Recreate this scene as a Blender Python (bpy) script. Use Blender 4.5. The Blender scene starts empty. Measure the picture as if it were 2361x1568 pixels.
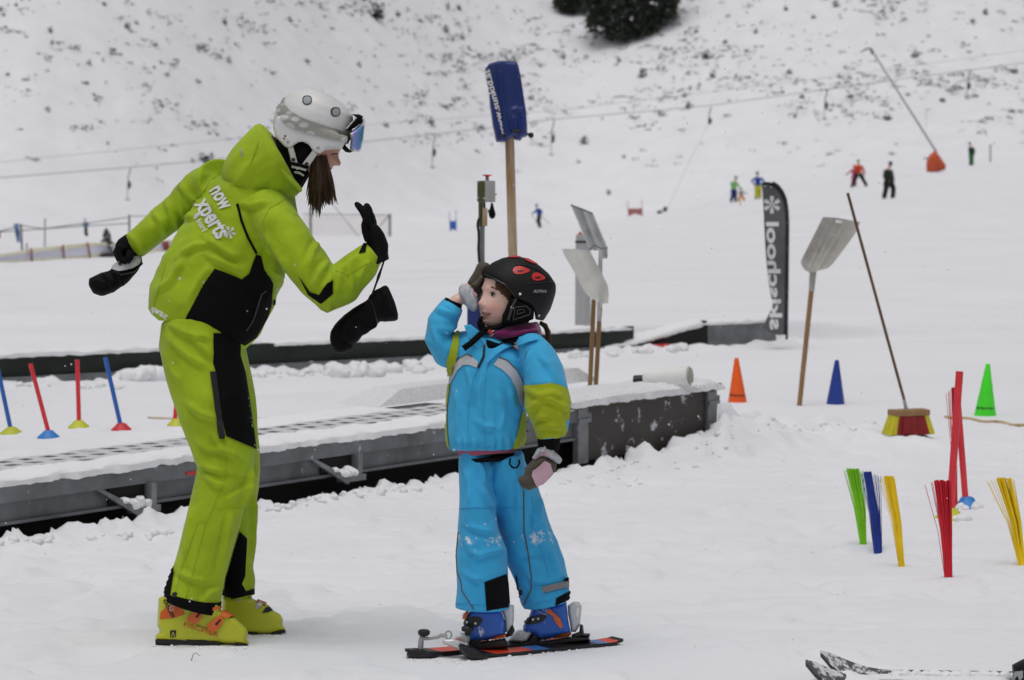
import bpy, bmesh, math, random
import numpy as np
from mathutils import Vector, Matrix, noise as mnoise
from mathutils.bvhtree import BVHTree
from mathutils.geometry import delaunay_2d_cdt
random.seed(7); rng = np.random.default_rng(7)
scene = bpy.context.scene
C = scene.collection

# ------------------------------------------------------------ camera, light, exposure
F, CX, CY, HZ, EYE = 6558.0, 1180.5, 784.0, 476.0, 1.35     # focal length and centre in photo units, horizon line, eye height
PITCH = math.atan((CY - HZ) / F)
cd = bpy.data.cameras.new('camera'); cam = bpy.data.objects.new('camera', cd); C.objects.link(cam)
cam.location = (0, 0, EYE); cam.rotation_euler = (math.pi/2 - PITCH, 0, 0)
cd.sensor_width = 36; cd.lens = F / 2361 * 36; cd.clip_start = 0.1; cd.clip_end = 2000
cd.dof.use_dof = True; cd.dof.focus_distance = 8.75; cd.dof.aperture_fstop = 8.0
scene.camera = cam
SUN_EL, SUN_AZ = math.radians(76), math.radians(200)
w = bpy.data.worlds.new('World'); scene.world = w; w.use_nodes = True
nt = w.node_tree; bg = nt.nodes['Background']; bg.inputs[1].default_value = 0.11
sky = nt.nodes.new('ShaderNodeTexSky'); sky.sky_type = 'NISHITA'; sky.sun_disc = False
sky.sun_elevation = SUN_EL; sky.sun_rotation = SUN_AZ; sky.air_density = 1.0; sky.dust_density = 6.0; sky.ozone_density = 1.0
hs = nt.nodes.new('ShaderNodeHueSaturation'); hs.inputs['Saturation'].default_value = 0.13
nt.links.new(sky.outputs[0], hs.inputs['Color']); nt.links.new(hs.outputs[0], bg.inputs[0])
ld = bpy.data.lights.new('sun', 'SUN'); ld.energy = 0.7; ld.angle = math.radians(35); ld.color = (1, .97, .94)
lo = bpy.data.objects.new('sun', ld); C.objects.link(lo)
sd = Vector((math.sin(SUN_AZ)*math.cos(SUN_EL), math.cos(SUN_AZ)*math.cos(SUN_EL), math.sin(SUN_EL)))
lo.rotation_euler = sd.to_track_quat('Z', 'Y').to_euler(); lo.location = (0, -5, 20)
vs = scene.view_settings; vs.view_transform = 'Standard'; vs.look = 'None'; vs.gamma = 1; vs.exposure = -0.41

# ------------------------------------------------------------ geometry helpers
SP, CP = math.sin(PITCH), math.cos(PITCH)
def W(px, py, Y):
    a = (px - CX) / F; b = -(py - CY) / F
    dx, dy, dz = a, CP + SP*b, -SP + CP*b
    t = Y / dy
    return Vector((dx*t, Y, EYE + dz*t))
def zm(x0, y0, sc):                       # enlarged-view coordinates -> photo units
    k = 1/(sc*1.62643)
    def f(*p):
        if len(p) == 1: return [(x0/1.62643 + a*k, y0/1.62643 + b*k) for a, b in p[0]]
        return (x0/1.62643 + p[0]*k, y0/1.62643 + p[1]*k)
    f.k = k
    return f
def mpp(Y): return Y / F
def sm(a, b, x):
    t = np.clip((x - a) / (b - a), 0, 1); return t*t*(3 - 2*t)

def link(name, me, parent=None, mats=(), smooth=True, angle=None):
    o = bpy.data.objects.new(name, me); C.objects.link(o)
    me.name = name
    for m in (mats if isinstance(mats, (list, tuple)) else [mats]): me.materials.append(m)
    if smooth and len(me.polygons):
        me.polygons.foreach_set('use_smooth', np.ones(len(me.polygons), bool))
        if angle: me.set_sharp_from_angle(angle=math.radians(angle))
    if parent is not None:
        o.parent = parent
        M = Matrix.Identity(4)
        p = parent
        if p.parent is None and p.type == 'EMPTY': M = Matrix.LocRotScale(p.location, p.rotation_euler, p.scale).inverted()
        o.matrix_parent_inverse = M
    return o
def mk(verts, faces):
    me = bpy.data.meshes.new('m'); me.from_pydata([tuple(v) for v in verts], [], [tuple(f) for f in faces]); me.update(); return me
def obj(name, vf, mats, parent=None, smooth=True, angle=35):
    return link(name, mk(*vf), parent, mats, smooth, angle)
def tag(o, label=None, cat=None, group=None, kind=None):
    if label: o['label'] = label
    if cat: o['category'] = cat
    if group: o['group'] = group
    if kind: o['kind'] = kind
    return o
def thing(name, label, cat, loc=(0, 0, 0), group=None, rz=0):
    o = bpy.data.objects.new(name, None); C.objects.link(o); o.empty_display_size = .1
    o.location = loc; o.rotation_euler = (0, 0, rz)
    return tag(o, label, cat, group)
def copy_tree(o, parent=None):
    c = o.copy(); C.objects.link(c)
    if parent is not None: c.parent = parent
    for ch in list(o.children): copy_tree(ch, c)
    return c
def add(*vfs):
    V, Fc = [], []
    for v, f in vfs:
        n = len(V); V += [Vector(q) for q in v]; Fc += [tuple(i + n for i in q) for q in f]
    return V, Fc
def xf(vf, M): return [M @ Vector(v) for v in vf[0]], vf[1]
def box(cx, cy, cz, sx, sy, sz, bev=0.0):
    bm = bmesh.new(); bmesh.ops.create_cube(bm, size=1)
    for v in bm.verts: v.co = Vector((v.co.x*sx, v.co.y*sy, v.co.z*sz))
    if bev: bmesh.ops.bevel(bm, geom=bm.edges[:], offset=bev, segments=2, affect='EDGES', profile=.6)
    for v in bm.verts: v.co += Vector((cx, cy, cz))
    r = vf_bm(bm); bm.free(); return r
def vf_bm(bm):
    bm.verts.index_update(); return [v.co.copy() for v in bm.verts], [tuple(v.index for v in f.verts) for f in bm.faces]
def tube(pts, rad, n=10, cap=True, flat=1.0):
    pts = [Vector(p) for p in pts]
    if not isinstance(rad, (list, tuple)): rad = [rad]*len(pts)
    V, Fc = [], []; up = None
    for i, p in enumerate(pts):
        t = (pts[min(i+1, len(pts)-1)] - pts[max(i-1, 0)]).normalized()
        if up is None:
            up = Vector((0, 1, 0)) if abs(t.y) < .9 else Vector((1, 0, 0))
        a = t.cross(up); a = a.normalized() if a.length > 1e-6 else Vector((1, 0, 0)); b = a.cross(t).normalized(); up = b
        for k in range(n):
            th = 2*math.pi*k/n
            V.append(p + (a*math.cos(th) + b*math.sin(th)*flat)*rad[i])
    m = len(pts)
    for i in range(m-1):
        for k in range(n):
            k2 = (k+1) % n
            Fc.append((i*n+k, i*n+k2, (i+1)*n+k2, (i+1)*n+k))
    if cap:
        Fc.append(tuple(range(n))[::-1]); Fc.append(tuple((m-1)*n + k for k in range(n)))
    return V, Fc
def lathe(prof, n=24, c=(0, 0, 0)):
    V, Fc = [], []
    for r, z in prof:
        for k in range(n):
            th = 2*math.pi*k/n; V.append(Vector((c[0] + r*math.cos(th), c[1] + r*math.sin(th), c[2] + z)))
    for i in range(len(prof)-1):
        for k in range(n):
            k2 = (k+1) % n; Fc.append((i*n+k, i*n+k2, (i+1)*n+k2, (i+1)*n+k))
    Fc.append(tuple(range(n))[::-1]); Fc.append(tuple((len(prof)-1)*n + k for k in range(n)))
    return V, Fc
def loft(st, Y, n=26, e=2.0, axis=None):
    """solid through stations (px, py, half-width px, half-depth m, depth offset m)"""
    cs = [W(s[0], s[1], Y + s[4]) for s in st]
    V, Fc = [], []
    m = len(st)
    for i, s in enumerate(st):
        t = (cs[min(i+1, m-1)] - cs[max(i-1, 0)]).normalized() if axis is None else axis
        a = t.cross(Vector((0, 1, 0))).normalized(); b = a.cross(t).normalized()
        hw = s[2]*mpp(Y + s[4])
        for k in range(n):
            th = 2*math.pi*k/n; co, si = math.cos(th), math.sin(th)
            x = math.copysign(abs(co)**(2/e), co); y = math.copysign(abs(si)**(2/e), si)
            V.append(cs[i] + a*hw*x + b*s[3]*y)
    for i in range(m-1):
        for k in range(n):
            k2 = (k+1) % n; Fc.append((i*n+k, (i+1)*n+k, (i+1)*n+k2, i*n+k2))
    V.append(cs[0]); V.append(cs[-1]); q = m*n
    for k in range(n):
        k2 = (k+1) % n; Fc.append((k, k2, q)); Fc.append(((m-1)*n+k2, (m-1)*n+k, q+1))
    return V, Fc
def ball(c, r, seg=16, sq=(1, 1, 1)):
    bm = bmesh.new(); bmesh.ops.create_uvsphere(bm, u_segments=seg, v_segments=max(6, seg*2//3), radius=1)
    for v in bm.verts: v.co = Vector((v.co.x*r*sq[0], v.co.y*r*sq[1], v.co.z*r*sq[2])) + Vector(c)
    q = vf_bm(bm); bm.free(); return q

def remesh(vf, voxel, smooth=6, fac=.5):
    me = mk(*vf); o = bpy.data.objects.new('tmp', me); C.objects.link(o)
    m = o.modifiers.new('r', 'REMESH'); m.mode = 'VOXEL'; m.voxel_size = voxel; m.adaptivity = 0
    if smooth:
        s = o.modifiers.new('s', 'SMOOTH'); s.factor = fac; s.iterations = smooth
    bpy.context.view_layer.update()
    dg = bpy.context.evaluated_depsgraph_get()
    r = bpy.data.meshes.new_from_object(o.evaluated_get(dg))
    bpy.data.objects.remove(o); bpy.data.meshes.remove(me)
    return r
def mesh_np(me):
    v = np.empty(len(me.vertices)*3); me.vertices.foreach_get('co', v); v = v.reshape(-1, 3)
    nn = np.empty(len(me.vertices)*3); me.vertex_normals.foreach_get('vector', nn)
    return v, nn.reshape(-1, 3)
def set_np(me, v):
    me.vertices.foreach_set('co', np.ascontiguousarray(v, dtype=np.float32).ravel()); me.update()
def wrinkle(me, amp, scale, seed=0, ridge=.6, amp2=None):
    """cloth folds: ridged, stretched noise along the normal"""
    v, nn = mesh_np(me)
    sx, sy, sz = scale; out = np.empty(len(v))
    N = mnoise.noise
    for i in range(len(v)):
        x, y, z = v[i]
        wx = N((x*5+seed, y*5, z*5))*.5
        a = N((x*sx + wx*1.4 + seed, y*sy + wx, z*sz + wx*1.4))
        b = N((x*sx*2.3 + 7 + seed, y*sy*2.3, z*sz*2.1 + wx*2))
        r = (1 - abs(a)*2.2)
        out[i] = ridge*(r*.6) + (1-ridge)*a + .35*b
    A = amp if amp2 is None else amp2(v)
    set_np(me, v + nn*(out*A)[:, None]); return me
def folds(me, lines, amp=.010, wpx=11, Ymax=99):
    """named folds of the cloth: a ridge with a valley beside it along each drawn line, on the side that shows it"""
    v, nn = mesh_np(me); d = np.zeros(len(v))
    b = (v[:, 2]-EYE)/v[:, 1]; px = CX + F*v[:, 0]/v[:, 1]/(CP - SP*b); py = CY - F*(b*CP + SP)/(CP - b*SP)
    px = CX + F*v[:, 0]/(v[:, 1]*CP - (v[:, 2]-EYE)*SP); py = CY - F*((v[:, 2]-EYE)*CP + v[:, 1]*SP)/(v[:, 1]*CP - (v[:, 2]-EYE)*SP)
    front = np.clip(-nn[:, 1]*2+.35, 0, 1)
    for ln in lines:
        k, w = 1.0, wpx
        if isinstance(ln, tuple): ln, k, w = ln
        best = np.full(len(v), 1e9); sg = np.zeros(len(v)); tt = np.zeros(len(v)); n = len(ln)-1
        for i in range(n):
            ax_, ay = ln[i]; bx, by = ln[i+1]; ux_, uy = bx-ax_, by-ay; L = math.hypot(ux_, uy)
            t = np.clip(((px-ax_)*ux_ + (py-ay)*uy)/L/L, 0, 1); qx = px-ax_-t*ux_; qy = py-ay-t*uy
            ds = np.hypot(qx, qy); m = ds < best; best[m] = ds[m]; sg[m] = np.sign(qx*uy - qy*ux_)[m]; tt[m] = ((i+t)/n)[m]
        x = best*sg/w; end = np.clip(np.minimum(tt, 1-tt)*4+.15, 0, 1)
        d += amp*k*end*(1.9*x*np.exp(-x*x*1.6) + .35*np.exp(-x*x))
    set_np(me, v + nn*(d*front)[:, None]); return me
def bvh_of(*mes):
    V, Fc = [], []
    for me in mes:
        n = len(V); V += [v.co.copy() for v in me.vertices]; Fc += [tuple(i+n for i in p.vertices) for p in me.polygons]
    return BVHTree.FromPolygons(V, Fc)

def inside(P, poly):
    P = np.asarray(P, float); poly = np.asarray(poly, float)
    x, y = P[:, 0], P[:, 1]; r = np.zeros(len(P), bool); j = len(poly)-1
    for i in range(len(poly)):
        xi, yi = poly[i]; xj, yj = poly[j]
        c = ((yi > y) != (yj > y)) & (x < (xj-xi)*(y-yi)/((yj-yi) or 1e-12) + xi); r ^= c; j = i
    return r
def dist_edges(P, segs):
    P = np.asarray(P, float); d = np.full(len(P), 1e9)
    for (a, b) in segs:
        a = np.array(a, float); b = np.array(b, float); ab = b-a
        t = np.clip(((P-a)@ab)/max(ab@ab, 1e-12), 0, 1)
        d = np.minimum(d, np.linalg.norm(P - (a + t[:, None]*ab), axis=1))
    return d
def rounded(poly, it=2):
    for _ in range(it):
        q = []
        for i in range(len(poly)):
            a, b = poly[i], poly[(i+1) % len(poly)]
            q += [(a[0]*.75+b[0]*.25, a[1]*.75+b[1]*.25), (a[0]*.25+b[0]*.75, a[1]*.25+b[1]*.75)]
        poly = q
    return poly
def tri_poly(poly, step):
    B = []
    for i in range(len(poly)):
        a, b = poly[i], poly[(i+1) % len(poly)]
        n = max(1, int(math.ceil(math.dist(a, b)/step)))
        B += [(a[0]+(b[0]-a[0])*k/n, a[1]+(b[1]-a[1])*k/n) for k in range(n)]
    xs = [p[0] for p in poly]; ys = [p[1] for p in poly]
    gx, gy = np.meshgrid(np.arange(min(xs), max(xs), step), np.arange(min(ys), max(ys), step*.87))
    gx = gx + (np.arange(gx.shape[0]) % 2)[:, None]*step/2
    P = np.stack([gx.ravel(), gy.ravel()], 1)
    P = P[inside(P, poly)]
    if len(P): P = P[dist_edges(P, list(zip(B, B[1:]+B[:1]))) > step*.45]
    pts = [Vector(p) for p in B] + [Vector(p) for p in P]
    ed = [(i, (i+1) % len(B)) for i in range(len(B))]
    r = delaunay_2d_cdt(pts, ed, [], 1, 1e-7)
    return [tuple(v) for v in r[0]], [tuple(f) for f in r[2]], len(B)
def inflate(poly, Y, H, R, step=3.0, hard=(), pw=2.0, lean=None):
    """solid with the given outline: rounded over R px towards its edges, half-depth H m; edges listed in `hard` keep full depth"""
    V2, T, _ = tri_poly(poly, step)
    segs = [(poly[i], poly[(i+1) % len(poly)]) for i in range(len(poly)) if i not in hard]
    d = dist_edges(V2, segs); t = np.clip(d/R, 0, 1)
    h = H*np.power(np.clip(1-np.power(1-t, pw), 0, 1), 1/pw)
    if callable(lean): off = [lean(x, y) for x, y in V2]
    else: off = [0]*len(V2)
    n = len(V2)
    V = [W(x, y, Y+off[i]-h[i]) for i, (x, y) in enumerate(V2)] + [W(x, y, Y+off[i]+h[i]) for i, (x, y) in enumerate(V2)]
    # orient front towards the camera
    Fc = []; cnt = {}
    for f in T:
        a, b, c = (Vector(V[i]) for i in f)
        if (b-a).cross(c-a).y > 0: f = f[::-1]
        Fc.append(f); Fc.append(tuple(i+n for i in f[::-1]))
        for i in range(3):
            e = (f[i], f[(i+1) % 3]); cnt[e] = cnt.get(e, 0)+1
    for (a, b) in list(cnt):
        if (b, a) not in cnt: Fc.append((b, a, a+n, b+n))
    bm = bmesh.new(); vs_ = [bm.verts.new(v) for v in V]
    for f in Fc:
        try: bm.faces.new([vs_[i] for i in f])
        except ValueError: pass
    bmesh.ops.remove_doubles(bm, verts=bm.verts[:], dist=1e-5)
    bmesh.ops.dissolve_degenerate(bm, dist=1e-6, edges=bm.edges[:])
    q = vf_bm(bm); bm.free(); return q
def cast(bvh, px, py, Yref, off):
    o = Vector((0, 0, EYE)); p = W(px, py, Yref); d = (p-o).normalized()
    hit, nr, _, _ = bvh.ray_cast(o, d)
    if hit is None:
        hit, nr, _, _ = bvh.find_nearest(p)
    if nr.dot(d) > 0: nr = -nr
    return hit + nr*off
def patch(name, poly, bvh, mat, parent, off=.003, step=4.0, Yref=8.7, rnd=0, thick=.0):
    if rnd: poly = rounded(poly, rnd)
    V2, T, _ = tri_poly(poly, step)
    V = [cast(bvh, x, y, Yref, off) for x, y in V2]; Fc = []
    for f in T:
        a, b, c = (V[i] for i in f)
        Fc.append(f if (b-a).cross(c-a).y < 0 else f[::-1])
    return obj(name, (V, Fc), mat, parent, True, None)
def stroke(name, pts, wpx, bvh, mat, parent, off=.003, Yref=8.7, r=None, n=6, flat=.5):
    """seam, cord or strap lying on a surface"""
    Q = []
    for (a, b) in zip(pts, pts[1:]):
        k = max(1, int(math.dist(a, b)/5))
        Q += [(a[0]+(b[0]-a[0])*i/k, a[1]+(b[1]-a[1])*i/k) for i in range(k)]
    Q.append(pts[-1])
    P = [cast(bvh, x, y, Yref, off) for x, y in Q]
    return obj(name, tube(P, wpx/2*mpp(Yref), n), mat, parent)
def text_mesh(s, bold=0.0, font=None):
    cu = bpy.data.curves.new('t', 'FONT'); cu.body = s; cu.size = 1; cu.offset = bold; cu.resolution_u = 3; cu.fill_mode = 'FRONT'
    o = bpy.data.objects.new('t', cu); C.objects.link(o); bpy.context.view_layer.update()
    dg = bpy.context.evaluated_depsgraph_get(); me = bpy.data.meshes.new_from_object(o.evaluated_get(dg))
    bpy.data.objects.remove(o); bpy.data.curves.remove(cu)
    bm = bmesh.new(); bm.from_mesh(me); bpy.data.meshes.remove(me)
    bmesh.ops.triangulate(bm, faces=bm.faces[:])
    for _ in range(3):
        le = [e for e in bm.edges if e.calc_length() > .12]
        if not le: break
        bmesh.ops.subdivide_edges(bm, edges=le, cuts=1); bmesh.ops.triangulate(bm, faces=bm.faces[:])
    V, Fc = vf_bm(bm); bm.free()
    w_ = max(v.x for v in V); return [(v.x/w_, v.y) for v in V], Fc, w_
def lettering(name, s, o, adv, up, bvh, mat, parent, off=.004, Yref=8.7, bold=0.02, curve=None):
    """words fixed to a surface: o = start of baseline, adv = vector of the whole line, up = vector of one em"""
    V2, Fc, w_ = text_mesh(s, bold)
    V = []
    for x, y in V2:
        c = curve(x) if curve else 0
        V.append(cast(bvh, o[0]+adv[0]*x+up[0]*(y+c), o[1]+adv[1]*x+up[1]*(y+c), Yref, off) if bvh else W(o[0]+adv[0]*x+up[0]*y, o[1]+adv[1]*x+up[1]*y, Yref-off))
    F2 = []
    for f in Fc:
        a, b, c = (V[i] for i in f[:3]); F2.append(f if (b-a).cross(c-a).y < 0 else f[::-1])
    return obj(name, (V, F2), mat, parent, False)
def snowflake_poly(cx, cy, r, w, rot=0):
    """six-armed snowflake as a list of thin quads in px"""
    out = []
    def bar(a, b, w):
        d = (b[0]-a[0], b[1]-a[1]); L = math.hypot(*d); n = (-d[1]/L*w/2, d[0]/L*w/2)
        out.append([(a[0]+n[0], a[1]+n[1]), (b[0]+n[0], b[1]+n[1]), (b[0]-n[0], b[1]-n[1]), (a[0]-n[0], a[1]-n[1])])
    for k in range(6):
        t = rot + k*math.pi/3; c, s_ = math.cos(t), math.sin(t)
        bar((cx+c*r*.12, cy+s_*r*.12), (cx+c*r, cy+s_*r), w)
        for q in (.45, .72):
            for sg in (-1, 1):
                t2 = t + sg*math.pi/4
                bar((cx+c*r*q, cy+s_*r*q), (cx+c*r*q+math.cos(t2)*r*.32, cy+s_*r*q+math.sin(t2)*r*.32), w*.9)
    return out
def flake_mesh(name, cx, cy, r, w, bvh, mat, parent, off=.004, Yref=8.7, rot=0.2):
    parts = []
    for q in snowflake_poly(cx, cy, r, w, rot):
        m = [((q[0][0]+q[1][0])/2, (q[0][1]+q[1][1])/2), ((q[3][0]+q[2][0])/2, (q[3][1]+q[2][1])/2)]
        P = [q[0], m[0], q[1], q[2], m[1], q[3]]
        V = [cast(bvh, x, y, Yref, off) if bvh else W(x, y, Yref-off) for x, y in P]; Fc = []
        for f in ((0, 1, 4, 5), (1, 2, 3, 4)):
            a, b, c = (V[i] for i in f[:3]); Fc.append(f if (b-a).cross(c-a).y < 0 else f[::-1])
        parts.append((V, Fc))
    return obj(name, add(*parts), mat, parent, False)
def panel(poly, Y, depth, th, step=4.0):
    """curved sheet of real thickness; depth(px,py) in m"""
    V2, T, _ = tri_poly(poly, step); n = len(V2)
    V = [W(x, y, Y+depth(x, y)) for x, y in V2] + [W(x, y, Y+depth(x, y)+th) for x, y in V2]
    Fc = []; cnt = {}
    for f in T:
        a, b, c = (V[i] for i in f)
        if (b-a).cross(c-a).y > 0: f = f[::-1]
        Fc.append(f); Fc.append(tuple(i+n for i in f[::-1]))
        for i in range(3): cnt[(f[i], f[(i+1) % 3])] = 1
    for (a, b) in cnt:
        if (b, a) not in cnt: Fc.append((b, a, a+n, b+n))
    return V, Fc

# ------------------------------------------------------------ materials
def srgb(r, g, b):
    f = lambda c: (c/255/12.92) if c/255 <= .04045 else ((c/255+.055)/1.055)**2.4
    return (f(r), f(g), f(b))
def base_mat(name, col, rough=.6, metal=0, spec=.5, sheen=0):
    m = bpy.data.materials.new(name); m.use_nodes = True
    b = m.node_tree.nodes['Principled BSDF']
    b.inputs['Base Color'].default_value = (*col, 1); b.inputs['Roughness'].default_value = rough
    b.inputs['Metallic'].default_value = metal; b.inputs['Specular IOR Level'].default_value = spec
    if sheen: b.inputs['Sheen Weight'].default_value = sheen; b.inputs['Sheen Roughness'].default_value = .5
    return m, m.node_tree, b
def tex(nt, scale, detail=4, rough=.6, vec=None):
    tc = nt.nodes.new('ShaderNodeTexCoord'); n = nt.nodes.new('ShaderNodeTexNoise')
    n.inputs['Scale'].default_value = scale; n.inputs['Detail'].default_value = detail; n.inputs['Roughness'].default_value = rough
    if vec:
        mp = nt.nodes.new('ShaderNodeMapping'); mp.inputs['Scale'].default_value = vec
        nt.links.new(tc.outputs['Object'], mp.inputs[0]); nt.links.new(mp.outputs[0], n.inputs['Vector'])
    else: nt.links.new(tc.outputs['Object'], n.inputs['Vector'])
    return n
def ramp(nt, inp, a, b, ca, cb):
    r = nt.nodes.new('ShaderNodeValToRGB'); r.color_ramp.elements[0].position = a; r.color_ramp.elements[1].position = b
    r.color_ramp.elements[0].color = (*ca, 1); r.color_ramp.elements[1].color = (*cb, 1)
    nt.links.new(inp, r.inputs[0]); return r
def mix(nt, fac, a, b):
    m = nt.nodes.new('ShaderNodeMix'); m.data_type = 'RGBA'
    if isinstance(fac, float): m.inputs[0].default_value = fac
    else: nt.links.new(fac, m.inputs[0])
    for i, c in ((6, a), (7, b)):
        if isinstance(c, tuple): m.inputs[i].default_value = (*c, 1)
        else: nt.links.new(c, m.inputs[i])
    return m.outputs[2]
def bump(nt, b, h, strength, dist):
    n = nt.nodes.new('ShaderNodeBump'); n.inputs['Strength'].default_value = strength; n.inputs['Distance'].default_value = dist
    nt.links.new(h, n.inputs['Height'])
    prev = b.inputs['Normal']
    if prev.is_linked: nt.links.new(prev.links[0].from_socket, n.inputs['Normal'])
    nt.links.new(n.outputs[0], b.inputs['Normal'])
def varied(name, col, rough=.6, var=.12, scale=8, bscale=60, bst=.3, bd=.002, metal=0, spec=.5, sheen=0, vec=None, wear=None):
    m, nt, b = base_mat(name, col, rough, metal, spec, sheen)
    n = tex(nt, scale, 5, .6, vec)
    lo_, hi_ = tuple(c*(1-var) for c in col), tuple(min(1, c*(1+var)) for c in col)
    out = ramp(nt, n.outputs['Fac'], .3, .7, lo_, hi_).outputs[0]
    if wear:                                         # (colour, threshold, scale)
        n3 = tex(nt, wear[2], 6, .7); r3 = ramp(nt, n3.outputs['Fac'], wear[1], wear[1]+.06, (0, 0, 0), (1, 1, 1))
        out = mix(nt, r3.outputs[0], out, wear[0])
    nt.links.new(out, b.inputs['Base Color'])
    if bst:
        n2 = tex(nt, bscale, 3, .6, vec); bump(nt, b, n2.outputs['Fac'], bst, bd)
    return m
def fabric(name, col, rough=.75, var=.1, fold=.35, sheen=.12, snow=None, spec=.2, crease=1.5):
    m, nt, b = base_mat(name, col, rough, 0, spec, sheen)
    n = tex(nt, 7, 5, .6)
    out = ramp(nt, n.outputs['Fac'], .3, .7, tuple(c*(1-var) for c in col), tuple(c*(1+var) for c in col)).outputs[0]
    if snow:                                         # snow stuck to the cloth between two heights: (z0, z1, threshold)
        tc = nt.nodes.new('ShaderNodeTexCoord'); sx = nt.nodes.new('ShaderNodeSeparateXYZ'); nt.links.new(tc.outputs['Object'], sx.inputs[0])
        mr = nt.nodes.new('ShaderNodeMapRange'); mr.inputs[1].default_value = snow[0]; mr.inputs[2].default_value = snow[1]
        mr.inputs[3].default_value = 0; mr.inputs[4].default_value = 1; nt.links.new(sx.outputs[2], mr.inputs[0])
        cr = nt.nodes.new('ShaderNodeValToRGB'); e = cr.color_ramp.elements; e[0].position = 0; e[0].color = (.52, .52, .52, 1); e[1].position = 1; e[1].color = (0, 0, 0, 1)
        k = e.new(.75); k.color = (.95, .95, .95, 1); k = e.new(.62); k.color = (.72, .72, .72, 1)
        nt.links.new(mr.outputs[0], cr.inputs[0])
        n4 = tex(nt, 26, 8, .75); mm = nt.nodes.new('ShaderNodeMath'); mm.operation = 'MULTIPLY'
        nt.links.new(n4.outputs['Fac'], mm.inputs[0]); nt.links.new(cr.outputs[0], mm.inputs[1])
        r4 = ramp(nt, mm.outputs[0], snow[2], snow[2]+.05, (0, 0, 0), (.85, .85, .85))
        out = mix(nt, r4.outputs[0], out, (.72, .74, .77))
    nt.links.new(out, b.inputs['Base Color'])
    n2 = tex(nt, 16, 3, .55, (1, 1, .6)); bump(nt, b, n2.outputs['Fac'], fold, .006)
    n5 = tex(nt, 5.5, 3, .5, (1, 1, 1.25)); n5.noise_type = 'RIDGED_MULTIFRACTAL'; n5.inputs['Distortion'].default_value = .7; bump(nt, b, n5.outputs['Fac'], min(1, fold*crease), .022)
    n6 = tex(nt, 15, 2, .5, (1, 1, 1.3)); n6.noise_type = 'RIDGED_MULTIFRACTAL'; n6.inputs['Distortion'].default_value = 1.0; bump(nt, b, n6.outputs['Fac'], min(1, fold*crease)*.6, .006)
    n3 = tex(nt, 320, 2, .5); bump(nt, b, n3.outputs['Fac'], .25, .0006)
    return m
def wood(name, c1, c2, vec=(40, 40, 3), rough=.6):
    m, nt, b = base_mat(name, c1, rough)
    n = tex(nt, 1.0, 6, .65, vec); nt.links.new(ramp(nt, n.outputs['Fac'], .35, .68, c1, c2).outputs[0], b.inputs['Base Color'])
    bump(nt, b, n.outputs['Fac'], .3, .002); return m
M = {}
M['lime'] = fabric('lime_fabric', (.335, .475, .012), crease=2.2, var=.16)
M['lime2'] = fabric('lime_trouser_fabric', (.35, .485, .014), crease=2.2, var=.16)
M['black_cloth'] = fabric('black_fabric', (.0035, .0035, .004), .8, sheen=0, spec=.12)
M['glove'] = fabric('glove_fabric', (.0035, .0035, .004), .75, sheen=0, spec=.15)
M['cyan'] = fabric('cyan_fabric', (.05, .42, .74))
M['cyan2'] = fabric('cyan_trouser_fabric', (.045, .40, .74), snow=(.05, .46, .475))
M['lime_kid'] = fabric('lime_panel_fabric', (.36, .43, .012))
M['pale_cloth'] = fabric('pale_grey_fabric', (.50, .51, .54))
M['pink_cloth'] = fabric('pink_fabric', (.62, .40, .48))
M['rose_cloth'] = fabric('rose_fabric', (.42, .10, .16))
M['olive'] = fabric('olive_fabric', (.085, .075, .055))
M['purple'] = fabric('purple_fleece', (.17, .012, .095), .9, sheen=.4)
M['grey_trim'] = fabric('grey_trim', (.10, .10, .10))
M['reflect'] = fabric('grey_reflective', (.22, .22, .23), .5)
M['skin'] = varied('skin', (.60, .30, .23), .5, .07, 18, 120, .1, .0005)
def kid_skin():
    m = varied('fair_skin', (.82, .54, .45), .5, .05, 18, 120, .08, .0005); return m
M['skin_kid'] = kid_skin()
M['cheek'] = varied('lip', (.46, .09, .075), .45, .08)
M['hair'] = varied('brown_hair', (.060, .032, .019), .45, .5, 30, 200, .3, .001, vec=(6, 6, .6))
M['hair_kid'] = varied('chestnut_hair', (.09, .045, .02), .45, .5, 30, 200, .3, .001, vec=(6, 6, .6))
M['white_shell'] = varied('white_shell', (.74, .74, .74), .42, .03, 6, 300, .03, .0005)
M['white_strap'] = fabric('white_strap', (.58, .58, .55), .7, fold=.1)
M['black_shell'] = varied('black_shell', (.006, .006, .007), .6, .15, 12, 300, .05, .0005, spec=.28)
M['black_pl'] = varied('black_plastic', (.006, .006, .007), .42, .2, 12, 200, .1, .001)
M['dark_pl'] = varied('dark_grey_plastic', (.035, .035, .037), .5, .2, 12, 200, .1, .001)
M['red_pl'] = varied('red_plastic', (.55, .02, .02), .4, .1, 9, 90, .05, .001)
M['orange_pl'] = varied('orange_plastic', (.66, .13, .015), .4, .12, 12, 90, .1, .001)
M['yellow_boot'] = varied('yellow_green_plastic', (.50, .52, .02), .38, .06, 9, 90, .06, .001, wear=((.75, .76, .78), .70, 20))
M['blue_boot'] = varied('blue_boot_plastic', (.02, .125, .55), .35, .12, 14, 90, .06, .001, wear=((.7, .72, .76), .62, 26))
M['white_pl'] = varied('white_plastic', (.80, .80, .79), .4, .05, 12, 90, .05, .001)
M['clear_pl'] = varied('smoky_plastic', (.60, .62, .64), .25, .1, 12, 90, .05, .001)
M['steel'] = varied('steel', (.42, .42, .43), .35, .15, 14, 120, .1, .001, metal=.5)
M['alu'] = varied('aluminium', (.64, .65, .66), .35, .25, 9, 60, .2, .002, metal=.35)
M['galv'] = varied('galvanised_steel', (.20, .21, .225), .5, .3, 6, 40, .2, .002, metal=.2, wear=((.62, .63, .66), .65, 7))
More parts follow.
